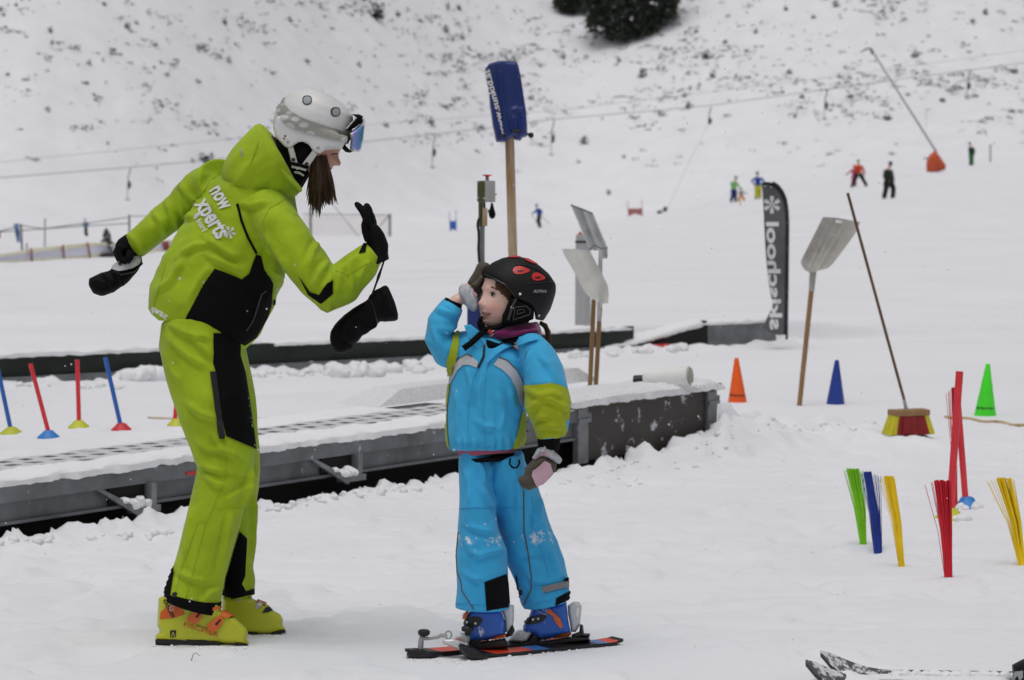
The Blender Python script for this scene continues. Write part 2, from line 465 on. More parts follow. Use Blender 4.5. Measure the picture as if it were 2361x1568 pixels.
M['galv2'] = varied('galvanised_beam', (.155, .163, .175), .55, .35, 5, 40, .2, .002, metal=.2, wear=((.6, .61, .64), .635, 8))
M['wood'] = wood('ash_wood', (.34, .20, .085), (.24, .13, .05))
M['wood_dark'] = wood('brown_wood', (.13, .072, .024), (.085, .045, .015))
M['wood_raw'] = wood('raw_spruce_wood', (.52, .41, .29), (.30, .16, .06), (22, 22, 2.6))
M['panel'] = varied('brown_panel', (.052, .042, .039), .5, .2, 5, 60, .2, .002, wear=((.66, .67, .70), .60, 11))
M['rubber'] = varied('dark_rubber_and_shade', (.006, .006, .006), .8, .2, 8, 80, .2, .003)  # near-black rubber; also colours the shade pieces of the near conveyor
M['green_pad'] = varied('dark_green_tarpaulin', (.008, .015, .010), .55, .3, 4, 14, .4, .01, wear=((.5, .52, .54), .735, 11))
M['blue_tarp'] = varied('blue_tarpaulin', (.010, .030, .165), .42, .18, 5, 16, .45, .012, wear=((.55, .58, .65), .755, 16))
M['tubr'] = varied('red_tube', (.75, .035, .05), .38, .12, 5, 60, .1, .001)
M['tubb'] = varied('blue_tube', (.025, .13, .50), .38, .12, 5, 60, .1, .001)
M['baselime'] = varied('lime_rubber', (.52, .56, .03), .5, .1)
M['baseblue'] = varied('blue_rubber', (.03, .22, .62), .5, .1)
M['basered'] = varied('red_rubber', (.60, .03, .04), .5, .1)
M['cone_o'] = varied('orange_cone', (.95, .12, .006), .45, .06, wear=((.8, .75, .72), .72, 14))
M['cone_b'] = varied('blue_cone', (.012, .05, .32), .45, .1, wear=((.6, .62, .7), .77, 16))
M['cone_g'] = varied('green_cone', (.07, .85, .025), .45, .06, wear=((.7, .78, .7), .75, 14))
M['br_green'] = varied('green_bristle', (.27, .72, .02), .45, .15)
M['br_blue'] = varied('blue_bristle', (.012, .042, .30), .45, .2)
M['br_yellow'] = varied('yellow_bristle', (.92, .64, .01), .45, .12)
M['br_red'] = varied('red_bristle', (.66, .012, .03), .45, .2)
M['br_dred'] = varied('dark_red_bristle', (.27, .012, .014), .6, .3)
M['br_dyel'] = varied('dull_yellow_bristle', (.62, .56, .03), .6, .2)
M['shovel_pl'] = varied('worn_pale_plastic', (.42, .40, .37), .5, .22, 7, 40, .2, .003, wear=((.22, .17, .11), .62, 5))
M['shovel_w'] = varied('milky_plastic', (.64, .63, .60), .45, .1, 7, 40, .2, .003, wear=((.72, .73, .75), .58, 9))
M['white_txt'] = base_mat('white_print', (.74, .74, .74), .6)[0]
M['grey_txt'] = base_mat('grey_print', (.34, .36, .38), .6)[0]
M['black_txt'] = base_mat('black_print', (.01, .01, .01), .6)[0]
M['orange_txt'] = base_mat('orange_print', (.62, .11, .01), .5)[0]
M['flag'] = fabric('grey_flag_cloth', (.115, .115, .125), fold=.3)
M['flag_edge'] = fabric('dark_flag_border', (.022, .025, .036))
M['white_eye'] = base_mat('eye_white', (.50, .46, .44), .3)[0]
M['iris'] = base_mat('dark_iris', (.006, .004, .003), .4, 0, .2)[0]
def snow_mat(name, base=(.795, .798, .835), fine=1.0):
    m, nt, b = base_mat(name, base, .8, 0, 0.0)
    n = tex(nt, .35, 5, .6); c = ramp(nt, n.outputs['Fac'], .3, .7, tuple(x*.95 for x in base), tuple(min(.9, x*1.03) for x in base)).outputs[0]
    nt.links.new(c, b.inputs['Base Color'])
    n1 = tex(nt, 7.0, 8, .74); bump(nt, b, n1.outputs['Fac'], .13*fine, .03)
    n2 = tex(nt, 60, 5, .75); bump(nt, b, n2.outputs['Fac'], .3*fine, .005)
    tc = nt.nodes.new('ShaderNodeTexCoord'); sx = nt.nodes.new('ShaderNodeSeparateXYZ'); nt.links.new(tc.outputs['Object'], sx.inputs[0])   # the groomed piste farther off is smoother
    for nd in [n for n in nt.nodes if n.type == 'BUMP']:
        mr = nt.nodes.new('ShaderNodeMapRange'); mr.inputs[1].default_value = 13; mr.inputs[2].default_value = 26; mr.inputs[3].default_value = nd.inputs['Strength'].default_value; mr.inputs[4].default_value = .01
        nt.links.new(sx.outputs[1], mr.inputs[0]); nt.links.new(mr.outputs[0], nd.inputs['Strength'])
    return m
M['snow'] = snow_mat('snow'); M['snow_lump'] = snow_mat('lumpy_snow', (.82, .825, .845), .8)
# ------------------------------------------------------------ the ground
_T = rng.random((256, 256))
def vnoise(x, y):
    xi, yi = np.floor(x).astype(int), np.floor(y).astype(int); fx, fy = x-xi, y-yi
    fx = fx*fx*(3-2*fx); fy = fy*fy*(3-2*fy)
    a = _T[xi % 256, yi % 256]; b = _T[(xi+1) % 256, yi % 256]; c = _T[xi % 256, (yi+1) % 256]; d = _T[(xi+1) % 256, (yi+1) % 256]
    return (a*(1-fx)+b*fx)*(1-fy) + (c*(1-fx)+d*fx)*fy
def fbm(x, y, o=4, g=.5):
    s = 0; a = 1; t = 0
    for k in range(o):
        s = s + a*vnoise(x*2**k + 17.3*k, y*2**k + 9.1*k); t += a; a *= g
    return s/t
A1, D1, N1, L1 = np.array((-2.07, 11.5)), np.array((.6202, .7845)), np.array((-.7845, .6202)), 5.09     # near conveyor: front edge, direction, across
A2, D2, N2, L2 = np.array((-3.85, 21.4)), np.array((.7059, .7083)), np.array((-.7083, .7059)), 9.0      # far conveyor
WD = .78
def height(x, Y, micro=True):
    x = np.asarray(x, float); Y = np.asarray(Y, float)
    z = np.zeros(np.broadcast(x, Y).shape)
    u = x/np.maximum(Y, 5)
    s = (x-A1[0])*D1[0] + (Y-A1[1])*D1[1]; d = (x-A1[0])*N1[0] + (Y-A1[1])*N1[1]
    e = 1 - sm(L1-.02, L1+.25, s)
    lump = fbm(x*5.5, Y*5.5, 3); lump2 = fbm(x*13+5, Y*13, 3)
    rdg = .022 + .085*sm(3.7, 5.0, s) + .02*sm(1.2, 2.0, s)*(1-sm(3.0, 3.6, s))
    z = z + rdg*np.exp(-((d+.15)/.17)**2)*e*(.2 + 1.6*lump) + .05*np.exp(-((d+.09)/.08)**2)*e*np.clip(lump2-.44, 0, 1)*3
    far = sm(-1.6, -.2, d)*(1-sm(-.05, .0, d)); z = z + far*.03*(lump2-.5)*e
    wd_ = WD - (WD-.36)*sm(3.6, 3.75, s)
    z = z - .40*sm(-.07, -.015, d)*(1-sm(wd_-.04, wd_, d))*e
    e2 = 1 - sm(L1-.1, L1+1.4, s)
    z = z + (.20 + .02*np.clip(s, -3, 6))*sm(wd_-.05, wd_, d)*(1-sm(1.2, 6.5, d))*e2
    m = A1 + D1*(L1+.30) - N1*.02; r2 = (x-m[0])**2 + (Y-m[1])**2
    z = z + .19*np.exp(-r2/.08)*(.55+.9*lump)
    m = A1 + D1*(L1+1.0) + N1*.1; r2 = (x-m[0])**2/2.2 + (Y-m[1])**2
    z = z + .13*np.exp(-r2/.22)*(.3+1.4*lump)
    s2 = (x-A2[0])*D2[0] + (Y-A2[1])*D2[1]; d2 = (x-A2[0])*N2[0] + (Y-A2[1])*N2[1]
    z = z + (.24 + .07*(fbm(x*.9, Y*.9, 3)-.5))*sm(-.06, .10, d2 + .03*(lump-.5))*(1-.75*sm(9.0, 12.0, s2))
    z = z + .13*np.exp(-((d2+.22)/.20)**2)*np.clip(lump*1.6-.55, 0, 1)*(1-sm(9, 10, s2))
    k = .033*sm(.018, .135, u); z = z + k*np.maximum(0, Y-80)
    Y0 = 168 + 67*sm(-.18, .03, u) + 10*(fbm(x*.03+40, Y*.012, 3)-.5)
    h = np.maximum(0, Y-Y0); hill = sm(0, 20, h)
    z = z + .52*(np.sqrt(h*h+225)-15) + hill*(2.2*(fbm(x*.05, Y*.05, 4)-.5) + .5*(fbm(x*.45, Y*.45, 3)-.5))
    und = .035*(fbm(x*.55+3, Y*.55, 3)-.5) + .005*(fbm(x*2.1, Y*1.6, 3)-.5)
    z = z + und*(1 + np.clip((Y-25)/25, 0, 5))
    near = 1-sm(16, 22, Y)
    z = z - .024*sm(.56, .70, fbm(x*3.1+11, Y*2.6+4, 3))*near*sm(-.2, .9, -d+.3) + (.018)*sm(.58, .74, fbm(x*4.3+31, Y*3.7+14, 3))*near*sm(-.1, .5, -d)
    for (gx, gy, ga, gw) in ((-.9, 9.6, .10, .045), (.9, 10.1, -.22, .05), (1.0, 10.3, -.20, .05), (.3, 9.3, .35, .045), (2.1, 9.2, -.05, .05), (-1.4, 9.2, .18, .045)):
        q = Y - gy - ga*(x-gx) - .25*np.sin((x-gx)*.6); z = z - .014*np.exp(-(q/gw)**2)*near + .006*np.exp(-((q-gw*2)/gw)**2)*near
    if micro:
        rough = .3 + .9*sm(.45, .62, fbm(x*.8+70, Y*.8+20, 3))
        z = z + .003*(fbm(x*11+2, Y*11+8, 4, .7)-.5)*rough + .012*np.clip(fbm(x*17, Y*17+40, 3)-.60, 0, 1)*3*rough
    fl = np.maximum(np.exp(-((x-.02)/.56)**4 - ((Y-8.66)/.40)**4), np.exp(-((x+.9)/.36)**4 - ((Y-8.86)/.27)**4)); z = z*(1-fl) + .15*z*fl
    return z
def G(px, py, zadd=0.0):
    """where the line of sight through a photo point meets the ground"""
    Ys = np.geomspace(60, 340, 260) if py < 500 else np.concatenate([np.linspace(6, 40, 3400), np.geomspace(40.02, 340, 600)])
    a = (px-CX)/F; b = -(py-CY)/F; dy = CP+SP*b; dz = -SP+CP*b
    if py < 500:                                    # far ground: coarse search, then a fine one
        k = np.argmax(EYE + dz/dy*Ys < height(a/dy*Ys, Ys)); Ys = np.linspace(Ys[max(0, k-1)], Ys[k], 60)
    x = a/dy*Ys; z = EYE + dz/dy*Ys
    hh = height(x, Ys) + zadd; k = np.argmax(z < hh)
    return Vector((x[k], Ys[k], z[k]))
def gz(x, y): return float(height(np.array([x]), np.array([y]))[0])
def build_ground():
    us = np.linspace(-.46, .46, 760)
    Ys = np.concatenate([np.linspace(-14, 6.9, 50), np.arange(7, 17.5, .016), np.arange(17.5, 31, .036), np.geomspace(31, 345, 300)])
    X = us[None, :]*(np.abs(Ys)[:, None] + 6); YY = np.repeat(Ys[:, None], len(us), 1)
    Z = height(X, YY)
    V = np.stack([X, YY, Z], -1).reshape(-1, 3); n, m = X.shape
    idx = np.arange(n*m).reshape(n, m)
    Q = np.stack([idx[:-1, :-1], idx[:-1, 1:], idx[1:, 1:], idx[1:, :-1]], -1).reshape(-1, 4)
    me = bpy.data.meshes.new('snow_ground')
    me.vertices.add(len(V)); me.vertices.foreach_set('co', V.astype(np.float32).ravel())
    me.loops.add(Q.size); me.loops.foreach_set('vertex_index', Q.astype(np.int32).ravel())
    me.polygons.add(len(Q)); me.polygons.foreach_set('loop_start', np.arange(0, Q.size, 4, dtype=np.int32))
    me.polygons.foreach_set('loop_total', np.full(len(Q), 4, np.int32))
    me.update(calc_edges=True); me.validate()
    return tag(link('snow_ground', me, None, M['snow']), kind='structure')
build_ground()

def clump_mesh(spots, seed=0):
    """lumps of broken snow: (x, y, z, r)"""
    out = []
    for i, (x, y, z, r) in enumerate(spots):
        bm = bmesh.new(); bmesh.ops.create_icosphere(bm, subdivisions=3 if r > .035 else 2, radius=1)
        o = Vector((i*3.1+seed, i*1.7, seed))
        sq = random.uniform(.7, 1.0); st = random.uniform(.85, 1.3)
        for v in bm.verts:
            n = v.co.copy(); k = 1 + .30*mnoise.noise(n*1.6+o) + .16*mnoise.noise(n*3.7+o) + .05*mnoise.noise(n*8+o)
            v.co = Vector((x, y, z)) + Vector((n.x*k*r*st, n.y*k*r, n.z*k*r*sq))
        out.append(vf_bm(bm)); bm.free()
    return add(*out)
sp = []
def clods(p0, p1, n, r0, r1, spread=8):
    for i in range(n):
        t = random.random(); px = p0[0]+(p1[0]-p0[0])*t; py = p0[1]+(p1[1]-p0[1])*t + random.uniform(-spread, spread)
        g = G(px, py); r = random.uniform(r0, r1)*g.y/F; sp.append((g.x, g.y, g.z + r*.25, r))
clods((560, 870), (760, 862), 22, 4, 13, 7); clods((755, 866), (850, 858), 14, 8, 26, 9); clods((850, 862), (1000, 852), 16, 6, 22, 9)
clods((300, 880), (368, 872), 9, 16, 30, 8); clods((10, 893), (290, 893), 14, 4, 11, 4); clods((1290, 828), (1500, 812), 14, 6, 15, 4); clods((1500, 815), (1600, 800), 6, 8, 15, 4)
tag(obj('snow_clods', clump_mesh(sp, 3), M['snow_lump'], None, True, None), kind='stuff')
sp = []
clods((0, 1252), (420, 1235), 26, 4, 13, 7); clods((590, 1185), (760, 1150), 18, 3, 10, 6); clods((760, 1148), (1060, 1115), 22, 3, 11, 6)
clods((1290, 1118), (1640, 1020), 30, 2, 7, 5); clods((1650, 1005), (1780, 975), 10, 2, 7, 14); clods((1330, 1130), (1700, 1040), 18, 2, 8, 22); clods((352, 1492), (580, 1498), 34, 1.2, 4.5, 3); clods((515, 1466), (660, 1464), 18, 1.2, 4, 2); clods((930, 1522), (1060, 1530), 22, 1.5, 5, 3); clods((1070, 1530), (1420, 1488), 40, 1.2, 4.5, 3); clods((1000, 1512), (1200, 1490), 16, 1.5, 5, 6)
clods((1780, 975), (2020, 990), 16, 3, 8, 14); clods((600, 1300), (2300, 1300), 30, 1.5, 4.5, 170)
tag(obj('snow_lumps', clump_mesh(sp, 9), M['snow_lump'], None, True, None), kind='stuff')

# ------------------------------------------------------------ conveyor lifts
def conv_frame(A, D, N, rise, z0):
    """point on a conveyor: along s, across d, above its own line h"""
    def f(s, d, h): return Vector((A[0]+D[0]*s+N[0]*d, A[1]+D[1]*s+N[1]*d, z0 + rise*s + h))
    return f
def cbox(f, s0, s1, d0, d1, h0, h1, nseg=1):
    V, Fc = [], []
    for i in range(nseg+1):
        s = s0+(s1-s0)*i/nseg
        V += [f(s, d0, h0), f(s, d1, h0), f(s, d1, h1), f(s, d0, h1)]
    for i in range(nseg):
        a, b = i*4, i*4+4
        for k in range(4):
            k2 = (k+1) % 4; Fc.append((a+k, b+k, b+k2, a+k2))
    Fc += [(0, 1, 2, 3), (nseg*4+3, nseg*4+2, nseg*4+1, nseg*4)]
    return V, Fc
def snow_strip(f, s0, s1, d0, d1, h, thick, seed, step=.02, lump=.012):
    """rounded ridge of settled snow"""
    ns = int((s1-s0)/step); nd = 12; V, Fc = [], []
    for i in range(ns+1):
        s = s0+(s1-s0)*i/ns; tap = min(1, i/4, (ns-i)/4)
        for j in range(nd+1):
            t = j/nd; a = math.pi*(1-t); d = (d0+d1)/2 + (d1-d0)/2*math.copysign(abs(math.cos(a))**.8, math.cos(a))
            p = Vector((s*7+seed, d*9, seed)); nz = mnoise.noise(p)+.5*mnoise.noise(p*2.7)+.35*mnoise.noise(p*7)
            hh = h - .012*(1 if j in (0, nd) else 0) + (thick + lump*nz)*(abs(math.sin(a))**.55)*(.4+.6*tap)
            edge = .012*mnoise.noise(Vector((s*11+seed, seed*2, j*.4))) + .008*mnoise.noise(Vector((s*37+seed, seed*2, j*.9)))
            V.append(f(s, d + (edge if j < 4 else 0), hh + (edge*.6 if j == 0 else 0)))
    w = nd+1
    for i in range(ns):
        for j in range(nd): Fc.append((i*w+j, (i+1)*w+j, (i+1)*w+j+1, i*w+j+1))
        Fc.append((i*w+nd, (i+1)*w+nd, (i+1)*w, i*w))
    Fc.append(tuple(range(w))); Fc.append(tuple(ns*w+k for k in range(w))[::-1])
    return V, Fc
def belt_mat():
    m, nt, b = base_mat('belt_rubber', (.02, .02, .022), .7)
    tc = nt.nodes.new('ShaderNodeTexCoord'); br = nt.nodes.new('ShaderNodeTexBrick')
    mp = nt.nodes.new('ShaderNodeMapping'); mp.inputs['Rotation'].default_value = (0, 0, -math.atan2(D1[1], D1[0]))
    br.inputs['Scale'].default_value = 1; br.inputs['Brick Width'].default_value = .125; br.inputs['Row Height'].default_value = .125
    br.inputs['Mortar Size'].default_value = .036; br.inputs['Mortar Smooth'].default_value = .3; br.offset = .5
    br.inputs['Color1'].default_value = br.inputs['Color2'].default_value = (0, 0, 0, 1); br.inputs['Mortar'].default_value = (1, 1, 1, 1)
    nt.links.new(tc.outputs['Object'], mp.inputs[0])
    n = tex(nt, 9, 5, .7); dm = nt.nodes.new('ShaderNodeVectorMath'); dm.operation = 'MULTIPLY_ADD'; dm.inputs[1].default_value = (.07, .06, 0)
    nt.links.new(n.outputs['Color'], dm.inputs[0]); nt.links.new(mp.outputs[0], dm.inputs[2]); nt.links.new(dm.outputs[0], br.inputs['Vector'])
    sw = ramp(nt, n.outputs['Fac'], .50, .62, (0, 0, 0), (1, 1, 1))
    mx = nt.nodes.new('ShaderNodeMath'); mx.operation = 'MAXIMUM'; nt.links.new(br.outputs['Color'], mx.inputs[0]); nt.links.new(sw.outputs[0], mx.inputs[1])
    nt.links.new(mix(nt, mx.outputs[0], (.025, .025, .028), (.60, .605, .63)), b.inputs['Base Color']); return m
M['belt'] = belt_mat()
f1 = conv_frame(A1, D1, N1, .0255, .235)
def frost_mat():
    m, nt, b = base_mat('frosted_snow', (.7, .7, .72), .7)
    n = tex(nt, 90, 4, .8); nt.links.new(ramp(nt, n.outputs['Fac'], .36, .50, (.56, .56, .57), (.77, .775, .80)).outputs[0], b.inputs['Base Color'])
    bump(nt, b, n.outputs['Fac'], .5, .004); return m
M['frost'] = frost_mat()
cv = thing('conveyor_lift', 'long grey steel conveyor carpet lift with snowy belt, passing behind the two people', 'conveyor lift', (A1[0], A1[1], .0))
fr = obj('frame', add(cbox(f1, -3.2, 3.84, -.03, .0, -.085, -.02), cbox(f1, -3.2, 3.84, 0, .045, -.03, -.012), cbox(f1, -3.2, 3.84, .0, .03, -.165, -.085),
     cbox(f1, -3.2, 3.84, -.02, .03, -.178, -.165), cbox(f1, -3.2, 3.84, WD-.03, WD, -.17, -.02)), M['galv2'], cv)
obj('deck', add(cbox(f1, -3.2, L1-.02, .0, .14, -.012, .0), cbox(f1, -3.2, 3.6, WD-.14, WD, -.012, .0)), M['panel'], cv)
obj('belt', cbox(f1, -3.2, 3.9, .14, WD-.14, -.02, .004, 40), M['belt'], cv)
obj('shade_skirt', add(cbox(f1, -3.2, L1-.1, .10, .16, -.6, -.02), cbox(f1, -3.2, L1-.1, .0, .10, -.02-.012, -.013)), M['rubber'], cv)  # near-black sheets put in for the shadow beneath the frame
obj('snow_cover', add(snow_strip(f1, -3.2, 3.8, -.035, .22, -.010, .032, 1.3, lump=.016), snow_strip(f1, -3.2, 3.2, WD-.20, WD+.10, -.004, .022, 5.1)), M['snow_lump'], cv)
for s0 in (.60, 1.93):
    br = add(cbox(f1, s0+.19, s0+.22, -.055, 0, -.205, -.085), cbox(f1, s0+.10, s0+.24, -.06, 0, -.208, -.18))
    g0 = [f1(s0-.10, -.028, -.085), f1(s0-.07, -.028, -.085), f1(s0+.12, -.075, -.19), f1(s0+.10, -.075, -.215)]
    g1 = [p + Vector((N1[0], N1[1], 0))*.02 for p in g0]
    V = g0+g1; Fc = [(0, 1, 2, 3), (7, 6, 5, 4)] + [(k, k+4, (k+1) % 4+4, (k+1) % 4) for k in range(4)]
    b = obj('bracket', add(br, (V, Fc)), M['galv'], cv)
    obj('recess_shade', cbox(f1, s0-.02, s0+.19, -.012, -.004, -.16, -.088), M['rubber'], b)  # dark plate on the beam, standing in for shade inside the bracket opening
    obj('snow_heap', clump_mesh([(*f1(s0+.09, -.05, -.165), .028), (*f1(s0+.13, -.045, -.16), .033), (*f1(s0+.04, -.045, -.145), .02), (*f1(s0+.17, -.05, -.17), .022)], s0), M['snow_lump'], b)
for s0 in (3.84, L1-.08):
    obj('post', add(cbox(f1, s0, s0+.085, -.035, .0, -.30, -.018), cbox(f1, s0+.085, s0+.12, -.030, .0, -.075, -.045), cbox(f1, s0, s0+.1, -.045, -.035, -.09, -.07)), M['galv'], cv)
obj('side_panel', cbox(f1, 3.925, L1-.08, -.018, .0, -.29, -.018), M['panel'], cv)
obj('end_panel', add(cbox(f1, L1-.02, L1, -.02, .38, -.3, -.01), cbox(f1, L1+.0, L1+.03, -.02, .05, -.12, -.05)), M['panel'], cv)
obj('end_board', cbox(f1, 3.7, L1+.03, -.05, .38, -.013, .022), M['wood_dark'], cv)
obj('snow_crust', snow_strip(f1, 3.60, L1+.045, -.062, .40, .004, .045, 8.8, lump=.012), M['frost'], cv)
obj('red_stripe', cbox(f1, 1.02, 1.12, -.036, -.0305, -.075, -.062), M['red_pl'], cv)
hood = []
for (s0, s1, a, b_) in ((3.20, 5.08, .76, 1.06),):
    P = [f1(s0, a, .01), f1(s1, a, .01), f1(s1, b_, .01), f1(s0, b_, .01), f1(s0+.24, a+.05, .085), f1(s1-.12, a+.05, .085), f1(s1-.12, b_-.05, .085), f1(s0+.24, b_-.05, .085)]
    hood.append((P, [(3, 2, 1, 0), (4, 5, 6, 7), (0, 1, 5, 4), (1, 2, 6, 5), (2, 3, 7, 6), (3, 0, 4, 7)]))
obj('cover_hood', add(*hood), M['frost'], cv, False)

f2 = conv_frame(A2, D2, N2, 0.0, .0)
c2 = thing('conveyor_lift', 'second conveyor lift with dark green tarpaulin side, snowed in behind the first one', 'conveyor lift', (A2[0], A2[1], 0))
def wav(f, s0, s1, d0, d1, h0, h1, n):
    V, Fc = [], []; m = 6
    for i in range(n+1):
        s = s0+(s1-s0)*i/n
        for j in range(m+1):
            t = j/m; V.append(f(s, d0 + .03*mnoise.noise(Vector((s*1.3, t*2, 3))) + .012*mnoise.noise(Vector((s*5, t*5, 8))), h0+(h1-h0)*t + (.02*mnoise.noise(Vector((s*.8, 0, 1))) if j == m else 0)))
        V.append(f(s, d1, h1)); V.append(f(s, d1, h0))
    w_ = m+3
    for i in range(n):
        for j in range(w_):
            j2 = (j+1) % w_; Fc.append((i*w_+j, (i+1)*w_+j, (i+1)*w_+j2, i*w_+j2))
    Fc.append(tuple(range(w_))[::-1]); Fc.append(tuple(n*w_+k for k in range(w_)))
    return V, Fc
obj('side_padding', wav(f2, -4, 6.95, -.10, -.02, -.12, .235, 120), M['green_pad'], c2)
obj('snow_overhang', add(snow_strip(f2, -4, 2.2, -.13, .2, .225, .03, 4.4, .04, .025), snow_strip(f2, 2.6, 6.9, -.13, .2, .225, .03, 9.4, .04, .025)), M['snow_lump'], c2)
obj('foot_rail', cbox(f2, -4, 6.95, -.17, -.10, -.1, .07), M['galv2'], c2)
rp = [f2(6.75, -.12, .06), f2(7.95, -.12, .27), f2(7.95, -.12, -.1), f2(6.75, -.12, -.1)]
rp += [p + Vector((N2[0], N2[1], 0))*.1 for p in rp]
obj('ramp_side', (rp, [(0, 1, 2, 3), (7, 6, 5, 4)] + [(k, k+4, (k+1) % 4+4, (k+1) % 4) for k in range(4)]), M['rubber'], c2, False)
rs = [f2(6.5, -.16, .03), f2(7.85, -.16, .265), f2(7.9, .0, .30), f2(6.7, .0, .13), f2(6.5, -.16, .0), f2(7.85, -.16, .215), f2(7.9, .0, .2), f2(6.7, .0, .05)]
rsm = remesh((rs, [(0, 1, 2, 3), (7, 6, 5, 4), (0, 4, 5, 1), (1, 5, 6, 2), (2, 6, 7, 3), (3, 7, 4, 0)]), .018, 5); wrinkle(rsm, .016, (5, 5, 5), 2); link('ramp_snow', rsm, c2, M['snow_lump'])
obj('snow_overhang', snow_strip(f2, 7.8, 9.05, -.13, .15, .235, .03, 2.4, .04, .025), M['snow_lump'], c2)
obj('end_panel', cbox(f2, 7.99, 9.0, -.1, -.04, -.1, .245), M['galv'], c2)
rl = f2(7.2, -.2, .03); obj('roller', tube([rl - Vector((D2[0], D2[1], 0))*.10, rl + Vector((D2[0], D2[1], 0))*.10], .045, 14), M['red_pl'], c2)
# ------------------------------------------------------------ the instructor
def S(z, st, dy0=0): return [(*z(a, b), c*z.k, d, e+dy0) for a, b, c, d, e in st]
YI = 8.85
z1, z2, zh, zg, zb = zm(300, 300, 1.4936), zm(500, 1150, 1.1785), zm(980, 300, 3.016), zm(1200, 740, 2.6139), zm(560, 2200, 4.3722)
g0 = W(470, 1490, YI)
ins = thing('person', 'instructor in lime green ski suit and white helmet bending forward to greet the child', 'person', (g0.x, YI, 0))
torso = [(655, 1400, 292, .14, 0), (700, 1290, 335, .165, 0), (775, 1130, 338, .17, 0), (850, 980, 322, .16, 0), (920, 830, 300, .15, 0), (985, 690, 262, .14, 0), (1040, 590, 200, .11, 0), (1090, 520, 115, .08, 0)]
armL = [(780, 560, 125, .095, .03), (700, 590, 112, .085, .07), (570, 706, 92, .072, .09), (440, 820, 86, .066, .09), (310, 925, 73, .06, .09), (296, 935, 72, .058, .09)]
armR = [(1040, 720, 130, .10, -.06), (1120, 830, 128, .10, -.11), (1255, 1010, 118, .085, -.16), (1335, 1125, 112, .078, -.17), (1395, 1185, 116, .078, -.17), (1470, 1140, 112, .072, -.165), (1560, 1050, 97, .064, -.15), (1635, 978, 78, .056, -.14), (1652, 964, 76, .054, -.14)]
legN = [(460, 745, 88, .14, -.02), (460, 790, 95, .145, -.03), (474, 860, 92, .12, -.07), (492, 940, 84, .105, -.10), (515, 1030, 72, .092, -.11), (522, 1085, 66, .088, -.11), (510, 1130, 62, .085, -.11), (492, 1200, 64, .084, -.11), (470, 1290, 62, .085, -.11), (449, 1360, 64, .088, -.11), (442, 1384, 66, .09, -.11)]
legF = [(475, 745, 82, .14, .03), (485, 800, 78, .14, .04), (520, 930, 72, .10, .10), (535, 1040, 61, .088, .11), (541, 1090, 56, .085, .11), (539, 1150, 52, .082, .11), (540, 1230, 48, .082, .11), (543, 1300, 44, .08, .11), (546, 1372, 40, .08, .11)]
def slim(st, k, kd, end=0): return [(a, b, c*k, d*kd, e) for a, b, c, d, e in st[:len(st)-end]]
headp = zh([(300, 420), (420, 300), (560, 255), (720, 300), (850, 480), (895, 700), (893, 795), (872, 850), (882, 895), (906, 942), (890, 974), (832, 968), (802, 984), (802, 1006), (772, 1018), (780, 1040), (764, 1062), (752, 1100), (700, 1130), (600, 1100), (520, 1050), (400, 1000), (300, 850)])
bodyv = add(inflate(headp, YI, .072, 46, 2.6), loft(S(z1, [(1060, 600, 110, .065, 0), (1140, 490, 100, .06, 0), (1210, 400, 90, .06, 0)]), YI),
    loft(slim(S(z1, torso), .72, .72, 1), YI), loft(slim(S(z1, armL), .62, .62)[1:], YI), loft(slim(S(z1, armR), .72, .72), YI), loft(slim(legN, .72, .72), YI), loft(slim(legF, .72, .72), YI),
    loft([(442, 1360, 40, .045, -.11), (440, 1430, 38, .045, -.11), (448, 1465, 34, .04, -.11), (500, 1474, 24, .035, -.11)], YI), loft([(548, 1360, 30, .045, .11), (560, 1420, 30, .045, .11), (600, 1440, 20, .035, .11)], YI),
    loft(S(z1, [(320, 915, 48, .035, .09), (250, 945, 42, .03, .09), (232, 965, 30, .02, .09)]), YI), loft(S(zg, [(590, 630, 70, .028, -.14), (575, 480, 76, .024, -.14), (520, 330, 60, .016, -.14)]), YI))
body_me = remesh(bodyv, .0036, 3); BB = bvh_of(body_me)
body = link('body', body_me, ins, M['skin'])
patch('lips', zh([(800, 984), (802, 1006), (776, 1018), (768, 1008), (785, 990)]), BB, M['cheek'], body, .0012, 2, YI)
stroke('eyelashes', zh([(788, 848), (812, 836), (856, 834)]), 2.6, BB, M['black_txt'], body, .0008, YI)

